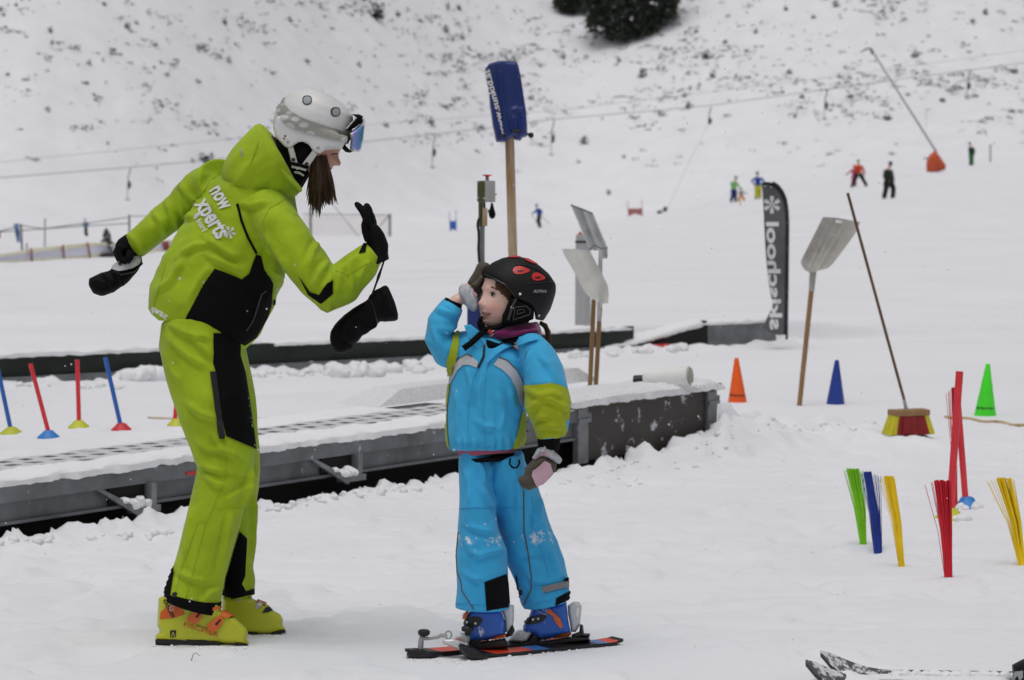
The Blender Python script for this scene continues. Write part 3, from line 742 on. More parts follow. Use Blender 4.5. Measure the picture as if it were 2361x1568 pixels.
jk_me = remesh(add(loft(S(z1, torso), YI, 36), loft(S(z1, armL), YI), loft(S(z1, armR), YI)), .0062, 5)
ez = W(*z1(1390, 1180), YI-.17); sh = W(*z1(700, 640), YI)
def jamp(v):
    e = np.exp(-((v[:, 0]-ez.x)**2 + (v[:, 2]-ez.z)**2)/.014) + .6*np.exp(-((v[:, 0]-sh.x)**2 + (v[:, 2]-sh.z)**2)/.02)
    return .0062 + .009*e
wrinkle(jk_me, 0, (8, 8, 12), 3.0, .65, jamp)
folds(jk_me, [z1(q) for q in ([(545, 590), (600, 665), (655, 690)], [(535, 715), (585, 785), (640, 765)], [(640, 720), (700, 640), (770, 545)], [(255, 870), (300, 915), (350, 975)], [(400, 750), (440, 800), (470, 880)], [(470, 680), (500, 760), (540, 840)],
    [(690, 885), (760, 940), (830, 985), (900, 1010)], [(700, 990), (820, 1050), (910, 1090)], [(560, 990), (650, 940), (740, 930)], [(620, 1240), (680, 1130), (740, 1050)], [(430, 1200), (520, 1130), (590, 1000)],
    [(1020, 860), (1090, 960), (1160, 1070)], [(1210, 735), (1280, 790), (1335, 830)], [(1340, 880), (1290, 960), (1265, 1050)], [(1385, 1000), (1325, 1080), (1290, 1160)], [(1408, 1055), (1395, 1110), (1345, 1165)], [(1440, 1070), (1432, 1130), (1418, 1200)], [(1490, 1030), (1505, 1110), (1500, 1190)], [(1560, 965), (1500, 1020), (1445, 1060)], [(1290, 1190), (1340, 1250), (1400, 1300)], [(1560, 1150), (1600, 1060), (1640, 1020)], [(1060, 1080), (1110, 1110), (1130, 1180)], [(890, 700), (960, 720), (1060, 690)], [(380, 1300), (420, 1335), (480, 1350)])], .0125, 11); JB = bvh_of(jk_me)
jk = link('jacket', jk_me, ins, M['lime'])
hoodst = S(z1, [(838, 618, 30, .03, -.03), (848, 606, 85, .06, -.03), (885, 578, 138, .10, -.03), (950, 538, 182, .125, -.02), (1030, 487, 212, .135, -.01), (1100, 445, 228, .135, 0), (1139, 424, 233, .128, 0), (1142, 421, 224, .12, 0), (1105, 442, 208, .11, 0), (1040, 480, 180, .10, 0), (980, 515, 120, .07, 0)])
hood_me = mk(*loft(hoodst, YI, 64)); wrinkle(hood_me, .008, (7, 7, 8), 11, .6)
folds(hood_me, [z1(q) for q in ([(1000, 330), (960, 440), (900, 530), (850, 600)], [(1080, 420), (1040, 520), (940, 600), (870, 650)], [(830, 460), (900, 430), (960, 340)], [(1150, 520), (1100, 600), (960, 640)], [(1230, 600), (1120, 640), (980, 660)])], .012, 12)
hd = link('hood', hood_me, jk, M['lime']); HB = bvh_of(hood_me)
sm_ = hd.modifiers.new('s', 'SUBSURF'); sm_.levels = 1; sm_.render_levels = 1
lettering('lettering', 'gore', z1(893, 392), [c*z1.k for c in (16, 44)], [26*z1.k, -9*z1.k], HB, M['grey_txt'], hd, .006, YI)
stroke('seam', z1([(1000, 345), (970, 440), (920, 520), (850, 590)]), 2.2, HB, M['lime'], hd, .004, YI)
patch('side_panel', z1([(755, 1058), (905, 1117), (945, 1085), (965, 1030), (985, 978), (1012, 985), (1030, 1060), (1078, 1140), (1068, 1270), (1045, 1335), (985, 1440), (922, 1484), (850, 1460), (565, 1398), (600, 1320), (690, 1150)]), JB, M['black_cloth'], jk, .0035, 4, YI)
stroke('zip', z1([(882, 695), (905, 790), (942, 885), (988, 972)]), 6, JB, M['black_cloth'], jk, .002, YI)
stroke('pocket_zip', z1([(925, 1400), (960, 1350), (985, 1280), (1010, 1200), (1035, 1180)]), 3, JB, M['dark_pl'], jk, .006, YI)
patch('elbow_patch', z1([(1225, 1095), (1290, 1188), (1340, 1205), (1375, 1150), (1418, 1115), (1420, 1195), (1350, 1252), (1280, 1200)]), JB, M['black_cloth'], jk, .0035, 3, YI-.17)
patch('cuff_tab', z1([(1562, 975), (1592, 912), (1606, 925), (1600, 965)]), JB, M['black_cloth'], jk, .003, 3, YI-.14)
patch('pocket_tab', z1([(1076, 1235), (1090, 1228), (1090, 1255), (1078, 1262)]), JB, M['black_cloth'], jk, .004, 3, YI)
for ln in ([(1010, 985), (1040, 880), (1025, 800)], [(1045, 905), (1090, 1000), (1150, 1110)], [(1160, 660), (1060, 720), (1020, 800)], [(480, 1040), (420, 1240), (400, 1330)], [(1430, 1070), (1500, 1090), (1660, 1000)], [(590, 640), (620, 700), (600, 760)]):
    stroke('seam', z1(ln), 1.7, JB, M['lime'], jk, .0012, YI)
e = z1.k
lettering('lettering', 'now', z1(728, 620), (68*e, 116*e), (108*e, -63*e), JB, M['white_txt'], jk, .004, YI, .03)
lettering('lettering', 'xperts', z1(648, 700), (124*e, 196*e), (120*e, -73*e), JB, M['white_txt'], jk, .004, YI, .03)
lettering('lettering', '& board', z1(640, 768), (50*e, 86*e), (42*e, -25*e), JB, M['white_txt'], jk, .004, YI, .01)
lettering('lettering', 'xperts.at', z1(402, 1292), (84*e, 50*e), (24*e, -48*e), JB, M['white_txt'], jk, .004, YI, .03)
flake_mesh('snowflake_emblem', *z1(838, 855), 35*e, 4.6*e, JB, M['white_txt'], jk, .004, YI)
obj('neck_warmer', loft(S(z1, [(1050, 590, 130, .085, 0), (1110, 510, 165, .09, 0), (1170, 440, 150, .085, 0), (1215, 385, 110, .075, 0)]), YI), M['black_cloth'], ins)
obj('inner_collar', loft(S(z1, [(1080, 405, 18, .04, -.08), (1110, 470, 24, .05, -.085), (1165, 545, 22, .05, -.08), (1225, 605, 16, .04, -.06)]), YI), M['lime'], jk)

tr_me = remesh(add(loft(legN, YI), loft(legF, YI)), .0062, 5)
kz = W(540, 1090, YI)
wrinkle(tr_me, 0, (9, 9, 7), 8.0, .65, lambda v: .0045 + .007*np.exp(-((v[:, 2]-kz.z)/.11)**2) + .004*np.exp(-((v[:, 2]-.15)/.08)**2))
folds(tr_me, [z2(q) for q in ([(125, 190), (160, 280), (205, 345)], [(225, 430), (290, 480), (370, 510)], [(280, 690), (345, 728), (415, 742)], [(300, 745), (360, 790), (425, 800)], [(525, 775), (460, 812), (395, 850)], [(540, 700), (500, 800), (480, 890)], [(265, 590), (330, 640), (400, 650)], [(385, 1235), (330, 1255), (295, 1300)], [(150, 85), (230, 130), (345, 150)], [(235, 120), (300, 190), (352, 240)], [(250, 880), (240, 1000), (210, 1120)], [(430, 900), (400, 1040), (370, 1180)], [(190, 1180), (250, 1210), (330, 1230)], [(150, 150), (240, 230), (330, 280)], [(520, 830), (532, 950), (528, 1100)], [(340, 560), (380, 640), (470, 680)])], .0125, 11); TB = bvh_of(tr_me)
tr = link('trousers', tr_me, ins, M['lime2'])
patch('thigh_panel', z2([(352, 118), (472, 118), (470, 215), (492, 290), (515, 430), (541, 630), (410, 572), (380, 440), (362, 285), (352, 250)]), TB, M['black_cloth'], tr, .0035, 4, YI)
patch('thigh_zip', z2([(338, 287), (364, 287), (384, 440), (405, 575), (400, 585), (376, 585), (356, 420)]), TB, M['black_pl'], tr, .006, 4, YI)
patch('heel_patch', z2([(170, 1112), (182, 1170), (162, 1292), (108, 1290), (112, 1262), (138, 1180)]), TB, M['black_cloth'], tr, .0035, 3, YI-.1)
patch('inner_patch', z2([(466, 990), (500, 1025), (492, 1190), (478, 1225), (496, 1258), (532, 1245), (532, 1270), (390, 1300), (405, 1200), (440, 1080)]), TB, M['black_cloth'], tr, .0035, 3, YI+.1)
hem = [(449-2, 1374, 66, .092, -.11), (444, 1388, 68, .094, -.11), (441, 1398, 67, .092, -.11)]
obj('hem', loft([(a, b, c, d, e_) for a, b, c, d, e_ in hem], YI), M['black_cloth'], tr)
obj('button', ball(cast(TB, *z2(185, 1273), YI, .002), .009, 10, (1, .4, 1)), M['black_pl'], tr)
for ln in ([(405, 585), (412, 750), (350, 890), (320, 960), (232, 1290)], [(300, 735), (410, 748), (500, 760)], [(345, 890), (500, 892)], [(290, 950), (325, 948)], [(285, 955), (215, 1150), (190, 1250)]):
    stroke('seam', z2(ln), 1.8, TB, M['lime2'], tr, .0012, YI)
for (P_, Yb, nm) in (([(150, 180), (132, 500), (128, 640), (178, 745), (100, 790), (98, 890), (430, 905), (700, 930), (1150, 935), (1400, 948), (1635, 962), (1635, 915), (1602, 880), (1622, 760), (1590, 680), (1490, 590), (1400, 500), (1170, 380), (1130, 250), (300, 130)], YI-.11, 0),
                 ([(1190, 150), (1600, 130), (1690, 195), (1960, 300), (2040, 395), (2150, 450), (2192, 530), (2187, 655), (2232, 662), (2232, 722), (1990, 790), (1620, 775), (1300, 760), (1180, 600)], YI+.11, 1)):
    bm_ = remesh(inflate(zb(P_), Yb, .052, 11, 2.2), .0035, 3); bt = link('ski_boot', bm_, ins, M['yellow_boot']); b_ = bvh_of(bm_)
    if nm == 0:
        obj('sole', add(inflate(zb([(98, 872), (300, 878), (450, 850), (620, 880), (800, 930), (700, 975), (500, 945), (300, 940), (100, 930)]), Yb, .045, 3, 2.2, range(9)), inflate(zb([(600, 870), (700, 815), (930, 880), (1155, 915), (1158, 965), (960, 962), (720, 960)]), Yb, .05, 3, 2.2, range(7)),
            inflate(zb([(1395, 925), (1500, 928), (1600, 945), (1636, 975), (1632, 992), (1560, 968), (1400, 965)]), Yb, .046, 3, 2.2, range(7))), M['black_pl'], bt)
        for dx, dy in ((0, 0), (318, 125)):
            bk = patch('buckle', zb([(x+dx, y+dy) for x, y in ((620, 520), (680, 450), (800, 365), (840, 345), (900, 400), (900, 440), (800, 590), (740, 612), (640, 570))]), b_, M['orange_pl'], bt, .008, 2, Yb)
            patch('catch', zb([(x+dx, y+dy) for x, y in ((760, 480), (850, 395), (868, 410), (790, 510))]), b_, M['black_pl'], bk, .011, 2, Yb)
            patch('strap', zb([(x+dx, y+dy) for x, y in ((860, 370), (950, 345), (1150, 330), (1165, 360), (1060, 385), (950, 420), (900, 405))] if dx == 0 else [(1165, 450), (1190, 415), (1290, 415), (1400, 480), (1405, 505), (1260, 520), (1180, 490)]), b_, M['orange_pl'], bk, .007, 2, Yb)
        patch('emblem', zb([(180, 535), (190, 420), (300, 310), (400, 270), (480, 275), (585, 450), (420, 510)]), b_, M['orange_txt'], bt, .002, 2, Yb)
        patch('dial', zb([(320, 350), (345, 305), (390, 300), (415, 340), (390, 400), (340, 405)]), b_, M['steel'], bt, .004, 2, Yb, 2)
        patch('dial', zb([(335, 350), (355, 320), (385, 320), (398, 345), (380, 388), (348, 388)]), b_, M['orange_pl'], bt, .006, 2, Yb, 2)
        patch('badge', zb([(342, 718), (440, 712), (438, 826), (340, 832)]), b_, M['black_txt'], bt, .002, 2, Yb)
        for tri in ([(390, 740), (412, 775), (370, 778)], [(366, 785), (385, 812), (352, 812)], [(412, 783), (428, 810), (396, 811)]): patch('badge_mark', zb(tri), b_, M['yellow_boot'], bt, .0035, 3, Yb)
        k = zb.k
        lettering('lettering', 'FISCHER', zb(552, 640), (575*k, 190*k), (18*k, -98*k), b_, M['orange_txt'], bt, .003, Yb, .01)
        lettering('lettering', 'VACUUM', zb(755, 632), (190*k, 66*k), (10*k, -42*k), b_, M['black_txt'], bt, .003, Yb, .01)
        lettering('lettering', 'RANGER', zb(222, 225), (155*k, 300*k), (75*k, -40*k), b_, M['black_txt'], bt, .0035, Yb, .02)
    else:
        obj('sole', add(inflate(zb([(1990, 765), (2234, 712), (2234, 738), (2000, 792)]), Yb, .046, 3, 2.2, range(4)), inflate(zb([(1620, 740), (1780, 765), (1770, 785), (1620, 780)]), Yb, .046, 3, 2.2, range(4))), M['black_pl'], bt)
        patch('toe_flex', zb([(1845, 432), (1900, 345), (1965, 335), (2018, 395), (1935, 420)]), b_, M['black_pl'], bt, .003, 2, Yb)
        bk = patch('buckle', zb([(1735, 340), (1800, 245), (1860, 255), (1850, 310), (1780, 365)]), b_, M['steel'], bt, .006, 2, Yb)
        patch('strap', zb([(1750, 260), (1770, 228), (1930, 295), (1880, 315), (1850, 300)]), b_, M['orange_pl'], bk, .006, 2, Yb)
        patch('buckle', zb([(1440, 225), (1480, 195), (1530, 190), (1500, 240), (1460, 245)]), b_, M['steel'], bt, .006, 2, Yb)
        patch('strap', zb([(1570, 165), (1620, 150), (1670, 185), (1600, 185)]), b_, M['orange_pl'], bt, .006, 2, Yb)
# helmet, goggles, hair
O, ax, ux = (560, 520), (.94, .34), (.34, -.94)
rings = [(412, -64, 25, .02), (400, -30, 140, .045), (370, -5, 215, .065), (325, 18, 300, .082), (266, 32, 378, .096), (160, 25, 425, .106), (46, 15, 446, .110), (-60, 10, 435, .109), (-138, 5, 408, .106), (-185, -20, 368, .102)]
hst = [(*zh(O[0]+ax[0]*a+ux[0]*u, O[1]+ax[1]*a+ux[1]*u), hw*zh.k, rd, 0) for u, a, hw, rd in rings]
lug = zh([(135, 540), (150, 640), (215, 705), (255, 750), (300, 776), (340, 768), (370, 740), (430, 702), (470, 702), (540, 738), (562, 775), (580, 805), (615, 828), (655, 836), (690, 822), (725, 795), (800, 788), (905, 792), (990, 640), (700, 560), (300, 420), (170, 400)])
hm_me = remesh(add(loft(hst, YI, 48, axis=Vector((-.34, 0, -.94)).normalized()), inflate(lug, YI-.096, .012, 3, 3), inflate(lug, YI+.096, .012, 3, 3)), .0042, 7); HM = bvh_of(hm_me)
hm = link('helmet', hm_me, ins, M['white_shell'])
for cx, cy in ((518, 230), (836, 361)):
    r = 56; q = [(cx-r, cy-r*.9), (cx+r, cy-r*.95), (cx+r*.95, cy+r*.9), (cx-r*.9, cy+r)]
    v_ = patch('vent', zh(q), HM, M['dark_pl'], hm, .0015, 2, YI, 2); patch('vent_mesh', zh([(cx+(x-cx)*.74+2, cy+(y-cy)*.74+3) for x, y in q]), HM, M['grey_txt'], v_, .003, 2, YI, 2)
lettering('lettering', 'poc', zh(722, 778), (172*zh.k, 10*zh.k), (6*zh.k, -105*zh.k), HM, varied('faint_grey_print', (.60, .60, .60), .5, 0), hm, .002, YI, -.01)
patch('sticker', zh([(238, 650), (268, 660), (262, 676), (242, 672)]), HM, M['red_pl'], hm, .002, 2, YI, 1); patch('sticker', zh([(255, 625), (278, 622), (280, 646), (262, 650)]), HM, M['olive'], hm, .002, 2, YI, 1)
for cx, cy in ((302, 700), (643, 768)): obj('rivet', ball(cast(HM, *zh(cx, cy), YI, 0), .0055, 10, (1, .5, 1)), M['steel'], hm)
obj('ear_pad', inflate(zh([(330, 770), (440, 690), (550, 735), (600, 820), (560, 930), (500, 990), (400, 985), (340, 900)]), YI-.07, .022, 14, 3), M['black_cloth'], hm)
for q, dt in (([(298, 770), (362, 752), (412, 942), (338, 930)], (362, 902)), ([(580, 795), (636, 838), (545, 972), (462, 952)], (512, 950))):
    s_ = obj('strap', inflate(zh(q), YI-.100, .005, 2, 2.5), M['white_strap'], hm); obj('rivet', ball(W(*zh(*dt), YI-.106), .0062, 10, (1, .5, 1)), M['black_pl'], s_)
obj('chin_strap', add(loft(S(zh, [(320, 930, 26, .012, -.09), (420, 960, 24, .012, -.095), (530, 985, 22, .012, -.09)]), YI)), M['black_cloth'], hm)
obj('neck_strap', add(loft(S(zh, [(350, 975, 22, .01, -.085), (430, 990, 22, .012, -.09), (505, 1015, 18, .01, -.085)]), YI), loft(S(zh, [(385, 1042, 14, .01, -.08), (430, 1050, 15, .01, -.085), (475, 1078, 12, .01, -.08)]), YI)), M['white_strap'], hm)
def strap_mat():
    m, nt, b = base_mat('patterned_strap', (.36, .35, .32), .8)
    tc = nt.nodes.new('ShaderNodeTexCoord'); v = nt.nodes.new('ShaderNodeTexVoronoi'); v.inputs['Scale'].default_value = 40; v.feature = 'F1'
    mp = nt.nodes.new('ShaderNodeMapping'); mp.inputs['Scale'].default_value = (.7, .2, 1.2); nt.links.new(tc.outputs['Object'], mp.inputs[0]); nt.links.new(mp.outputs[0], v.inputs['Vector'])
    nt.links.new(ramp(nt, v.outputs['Distance'], .36, .44, (.55, .55, .54), (.34, .335, .30)).outputs[0], b.inputs['Base Color']); return m
gg = patch('goggles', zh([(285, 175), (262, 215), (262, 270), (330, 352), (450, 425), (600, 480), (750, 532), (930, 575), (1015, 600), (1008, 728), (880, 692), (700, 648), (500, 597), (330, 537), (232, 462), (176, 345), (195, 270), (230, 215)]), HM, strap_mat(), ins, .0045, 3, YI)
gf = inflate(zh([(985, 600), (1060, 552), (1130, 488), (1158, 425), (1172, 450), (1168, 560), (1152, 690), (1120, 812), (1050, 812), (1000, 775), (1010, 690)]), YI, .088, 7, 2.2)
gfm = mk(*gf); obj('frame', gf, M['white_pl'], gg)
def lens_mat():
    m, nt, b = base_mat('mirror_lens', (.4, .4, .6), .12, .25)
    tc = nt.nodes.new('ShaderNodeTexCoord'); n = tex(nt, 9, 2, .4, (1, .3, .55)); r = nt.nodes.new('ShaderNodeValToRGB'); el = r.color_ramp.elements
    el[0].position = .3; el[0].color = (.10, .45, .26, 1); el[1].position = .72; el[1].color = (.55, .30, .52, 1)
    for p, c in ((.42, (.12, .30, .62, 1)), (.52, (.38, .36, .75, 1)), (.62, (.66, .48, .46, 1))): k = el.new(p); k.color = c
    nt.links.new(n.outputs['Fac'], r.inputs[0]); nt.links.new(r.outputs[0], b.inputs['Base Color']); return m
patch('lens', zh([(1040, 590), (1085, 562), (1152, 512), (1144, 650), (1118, 772), (1090, 788), (1042, 772), (1022, 715)]), bvh_of(gfm), lens_mat(), gg, .003, 2, YI)
obj('foam', add(inflate(zh([(935, 570), (1010, 490), (1075, 425), (1018, 385), (1105, 388), (1150, 408), (1140, 480), (1060, 540), (980, 580)]), YI, .078, 4, 2.2), inflate(zh([(908, 722), (935, 722), (985, 775), (1040, 808), (1000, 825), (950, 815), (918, 780)]), YI, .078, 4, 2.2)), M['black_cloth'], gg)
stroke('foam_edge', zh([(955, 575), (1000, 520), (1085, 428)]), 3.2, bvh_of(mk(*inflate(zh([(935, 570), (1010, 490), (1075, 425), (1018, 385), (1105, 388), (1150, 408), (1140, 480), (1060, 540), (980, 580)]), YI, .078, 4, 2.2))), M['white_pl'], gg, .002, YI)
hv = []
random.seed(3)
for i in range(280):
    t = random.random(); q = random.random()
    x0 = 585+165*t; y0 = 845+60*random.random(); xb = 535+275*t + random.gauss(0, 24); yb = 1330+190*math.exp(-((t-.38)/.22)**2)*random.random() + random.uniform(-20, 90)
    dy = -.075+.075*q; bow = random.uniform(-14, 14)
    pts = []
    for k in range(7):
        s = k/6; x = x0+(xb-x0)*s + bow*math.sin(s*math.pi) + 12*math.sin(s*3+t*5); y = y0+(yb-y0)*s
        pts.append(W(*zh(x, y), YI+dy*(1-.3*s)-.012*math.sin(s*math.pi)))
    hv.append(tube(pts, [.0032, .0034, .0032, .003, .0026, .0018, .0005], 4, False))
hv.append(loft(S(zh, [(640, 850, 70, .02, -.055), (655, 1000, 80, .03, -.05), (660, 1150, 74, .03, -.045), (650, 1260, 50, .024, -.045), (645, 1340, 15, .010, -.045)]), YI))
obj('hair', add(*hv), M['hair'], ins)
hv = []
for i in range(40):
    t = random.random(); pts = [W(*zh(120+150*t+random.gauss(0, 8), 640+120*t), YI-.05+.05*random.random()), W(*zh(60+160*t, 640+150*t), YI-.05), W(*zh(-20+180*t+random.gauss(0, 25), 560+190*t+random.gauss(0, 18)), YI-.045)]
    hv.append(tube(pts, [.004, .004, .001], 4, False))
obj('hair', add(*hv), M['hair'], ins)
# gloves
FING = [[(470, 285, 40, .013, -.160), (452, 195, 42, .013, -.159), (416, 125, 40, .012, -.157), (366, 72, 31, .010, -.155), (344, 50, 16, .006, -.155)],
        [(500, 270, 40, .012, -.146), (492, 180, 40, .012, -.146), (474, 115, 38, .011, -.145), (452, 75, 32, .010, -.144), (444, 60, 16, .006, -.144)],
        [(520, 290, 32, .012, -.127), (506, 200, 32, .011, -.126), (482, 130, 31, .010, -.124), (462, 92, 24, .008, -.122)],
        [(535, 320, 30, .011, -.104), (528, 240, 29, .010, -.102), (510, 175, 27, .009, -.100), (492, 140, 20, .007, -.100)],
        [(470, 420, 36, .014, -.165), (440, 340, 32, .013, -.180), (428, 270, 28, .011, -.186), (440, 215, 22, .009, -.188), (448, 198, 12, .005, -.188)]]
gl = remesh(add(loft(S(zg, [(600, 640, 86, .05, -.14), (572, 575, 98, .044, -.14), (568, 480, 104, .038, -.14), (540, 390, 98, .036, -.14), (512, 320, 80, .034, -.138), (498, 280, 58, .032, -.138)]), YI), *[loft(S(zg, f_), YI, 14) for f_ in FING]), .0027, 3)
link('glove', gl, ins, M['glove'])
gl = [loft(S(z1, [(318, 915, 68, .05, .09), (280, 925, 66, .045, .09), (245, 940, 56, .038, .09), (225, 958, 44, .03, .09)]), YI)]
for k in range(4):
    d_ = .05+.026*k; x0 = 232-4*k
    gl.append(loft(S(z1, [(x0+6, 930, 26, .012, d_), (x0-14, 968, 24, .012, d_), (x0+2, 1004, 22, .011, d_-.004), (x0+30, 1022-3*k, 19, .010, d_-.008)]), YI, 12))
gl.append(loft(S(z1, [(290, 960, 26, .012, .03), (275, 995, 24, .012, .025), (262, 1022, 18, .010, .03)]), YI, 12))
gl.append(loft(S(z1, [(320, 925, 66, .05, .09), (300, 970, 60, .045, .09), (320, 1000, 36, .03, .09)]), YI, 14))
link('glove', remesh(add(*gl), .003, 4), ins, M['glove'])
# over-mittens hanging from the wrists
mt = thing('mitten', 'black over-mitten dangling from a thin cord below the raised hand', 'mitten', W(*zg(430, 1400), YI-.14))
mm = remesh(inflate(zg([(535, 915), (640, 860), (668, 876), (710, 970), (745, 1060), (768, 1150), (762, 1207), (640, 1222), (580, 1215), (552, 1262), (495, 1305), (478, 1302), (410, 1360), (385, 1402), (345, 1430), (310, 1482), (250, 1522), (190, 1530), (140, 1507), (105, 1440), (94, 1380), (100, 1320), (150, 1240), (240, 1150), (340, 1080), (470, 1000), (482, 965)]), YI-.14, .05, 26, 3), .004, 6); wrinkle(mm, .003, (12, 12, 12), 4); folds(mm, [zg(q) for q in ([(480, 1000), (400, 1150), (330, 1300)], [(560, 1230), (480, 1255), (400, 1340)], [(190, 1240), (250, 1350), (290, 1460)], [(600, 900), (640, 1050), (690, 1200)], [(150, 1330), (240, 1400), (330, 1420)])], .009, 8)
m0 = link('shell', mm, mt, M['glove'])
stroke('seam', zg([(490, 1000), (530, 1080), (560, 1230)]), 3, bvh_of(mm), M['black_pl'], m0, .001, YI)
obj('cord', tube([W(*zg(a, b), YI-.14) for a, b in ((650, 545), (628, 620), (605, 690), (575, 775), (560, 820), (535, 890), (515, 940))], [.004, .003, .003, .005, .0035, .003, .003], 8), varied('dark_red_cord', (.02, .006, .006), .8), mt)
mt = thing('mitten', 'black over-mitten with pale lining hanging open under the hand stretched back', 'mitten', W(*z1(120, 1150), YI+.09))
mm = remesh(inflate(z1([(180, 1045), (225, 1010), (300, 982), (345, 985), (352, 1020), (322, 1072), (272, 1130), (190, 1190), (120, 1211), (72, 1196), (47, 1150), (52, 1112), (110, 1085), (175, 1065)]), YI+.09, .05, 24, 3), .004, 6); wrinkle(mm, .003, (12, 12, 12), 9); folds(mm, [z1(q) for q in ([(120, 1090), (160, 1130), (180, 1180)], [(180, 1080), (220, 1120), (240, 1160)], [(70, 1130), (130, 1150), (170, 1140)])], .008, 7); MB_ = bvh_of(mm)
m0 = link('shell', mm, mt, M['glove'])
patch('lining', z1([(182, 1048), (220, 1022), (285, 1008), (298, 980), (318, 976), (336, 1000), (330, 1025), (290, 1052), (222, 1074), (190, 1068)]), MB_, M['pale_cloth'], mt, .006, 2.5, YI, 2)
stroke('cuff_seam', z1([(190, 1075), (230, 1092), (300, 1068), (345, 1025)]), 4, MB_, M['black_pl'], m0, .003, YI)
patch('thumb', z1([(80, 1130), (130, 1110), (150, 1140), (110, 1185), (80, 1180)]), MB_, M['glove'], m0, .004, 3, YI, 2)
patch('label_tag', z1([(222, 1032), (240, 1028), (240, 1042), (225, 1046)]), MB_, M['black_txt'], m0, .009, 3, YI)
# ------------------------------------------------------------ the child
YG = 8.62
z3, z4, zk, zs = zm(1500, 900, 1.7424), zm(1450, 1700, 1.8442), zm(1720, 940, 3.92), zm(1500, 2230, 2.8107)
gp = W(1190, 1500, YG)
kid = thing('person', 'small child in bright blue ski suit and black helmet, one hand raised to the brow', 'person', (gp.x, YG, 0))
tor = [(690, 672, 150, .09, .01), (672, 702, 235, .11, .01), (645, 755, 300, .125, .01), (600, 880, 280, .135, 0), (565, 1040, 256, .14, 0), (560, 1200, 264, .145, 0), (560, 1300, 262, .14, 0), (562, 1352, 246, .13, 0)]
aL = [(860, 690, 90, .075, -.06), (905, 770, 118, .085, -.09), (940, 860, 128, .09, -.11), (957, 970, 142, .092, -.13), (968, 1080, 150, .092, -.14), (985, 1190, 118, .078, -.14), (992, 1285, 92, .06, -.14)]
aR = [(470, 720, 130, .10, .03), (390, 735, 130, .10, .02), (310, 712, 120, .09, .0), (248, 640, 88, .075, -.01), (275, 540, 92, .07, -.01), (315, 470, 84, .06, -.01), (350, 418, 70, .05, -.01)]
lR = [(620, 20, 120, .11, -.0), (620, 100, 120, .11, -.01), (622, 220, 118, .10, -.03), (625, 400, 124, .098, -.05), (635, 550, 140, .098, -.06), (655, 700, 174, .098, -.06), (660, 850, 175, .098, -.06), (665, 960, 178, .098, -.06), (663, 1070, 186, .095, -.06)]
lL = [(820, 20, 125, .11, .0), (842, 100, 122, .11, .0), (880, 220, 152, .105, .02), (905, 340, 166, .10, .04), (942, 480, 178, .10, .06), (990, 640, 190, .10, .07), (1045, 780, 184, .10, .07), (1080, 900, 176, .098, .07), (1096, 1000, 172, .095, .07), (1104, 1042, 160, .09, .07)]
# head with its face, built around its own axes and then turned
AF = math.radians(60.5); Fd = Vector((-math.sin(AF), -math.cos(AF), 0)); Ld = Vector((math.cos(AF), -math.sin(AF), 0)); HC = W(*zk(704, 748), YG)
RP = Matrix.Rotation(math.radians(-9), 3, Ld)
def hp(f, l, z): return HC + RP @ (Fd*f + Ld*l + Vector((0, 0, z)))
def head_vf():
    tab = np.array([(-.086, .014, .044, .02), (-.080, .028, .060, .03), (-.070, .039, .069, .045), (-.050, .051, .075, .065), (-.025, .059, .079, .085), (0, .064, .081, .098), (.03, .067, .083, .104), (.06, .064, .078, .10), (.09, .05, .06, .08), (.108, .02, .03, .04)])
    zs_ = np.linspace(-.086, .108, 90); th = np.linspace(-math.pi, math.pi, 121)[:-1]
    A = np.interp(zs_, tab[:, 0], tab[:, 1]); Bf = np.interp(zs_, tab[:, 0], tab[:, 2]); Bb = np.interp(zs_, tab[:, 0], tab[:, 3])
    V = []
    for i, z in enumerate(zs_):
        for t in th:
            l = A[i]*math.sin(t); c = math.cos(t); f = (Bf[i] if c > 0 else Bb[i])*c
            if c > 0:
                g = lambda x0, sx, z0, sz: math.exp(-((l-x0)/sx)**2 - ((z-z0)/sz)**2)
                na = float(np.interp(z, [-.032, -.026, -.018, .0, .014, .022], [0, .011, .0172, .0055, .0005, 0])); f += na*math.exp(-(l/.0105)**2)
                f += .004*(g(.010, .006, -.022, .006)+g(-.010, .006, -.022, .006))
                f -= .009*(g(.029, .013, .010, .010)+g(-.029, .013, .010, .010))
                f += .003*(g(.028, .016, .030, .006)+g(-.028, .016, .030, .006))
                f += .009*(g(.034, .020, -.030, .020)+g(-.034, .020, -.030, .020))
                f += .005*g(0, .017, -.042, .004) + .005*g(0, .016, -.054, .004) - .004*g(0, .022, -.0485, .0025) - .003*g(0, .02, -.062, .004) + .006*g(0, .018, -.075, .010)
            V.append(hp(f, l, z))
    n = len(th); Fc = []
    for i in range(len(zs_)-1):
        for k in range(n): k2 = (k+1) % n; Fc.append((i*n+k, i*n+k2, (i+1)*n+k2, (i+1)*n+k))
    Fc.append(tuple(range(n))[::-1]); Fc.append(tuple((len(zs_)-1)*n+k for k in range(n)))
    return V, Fc
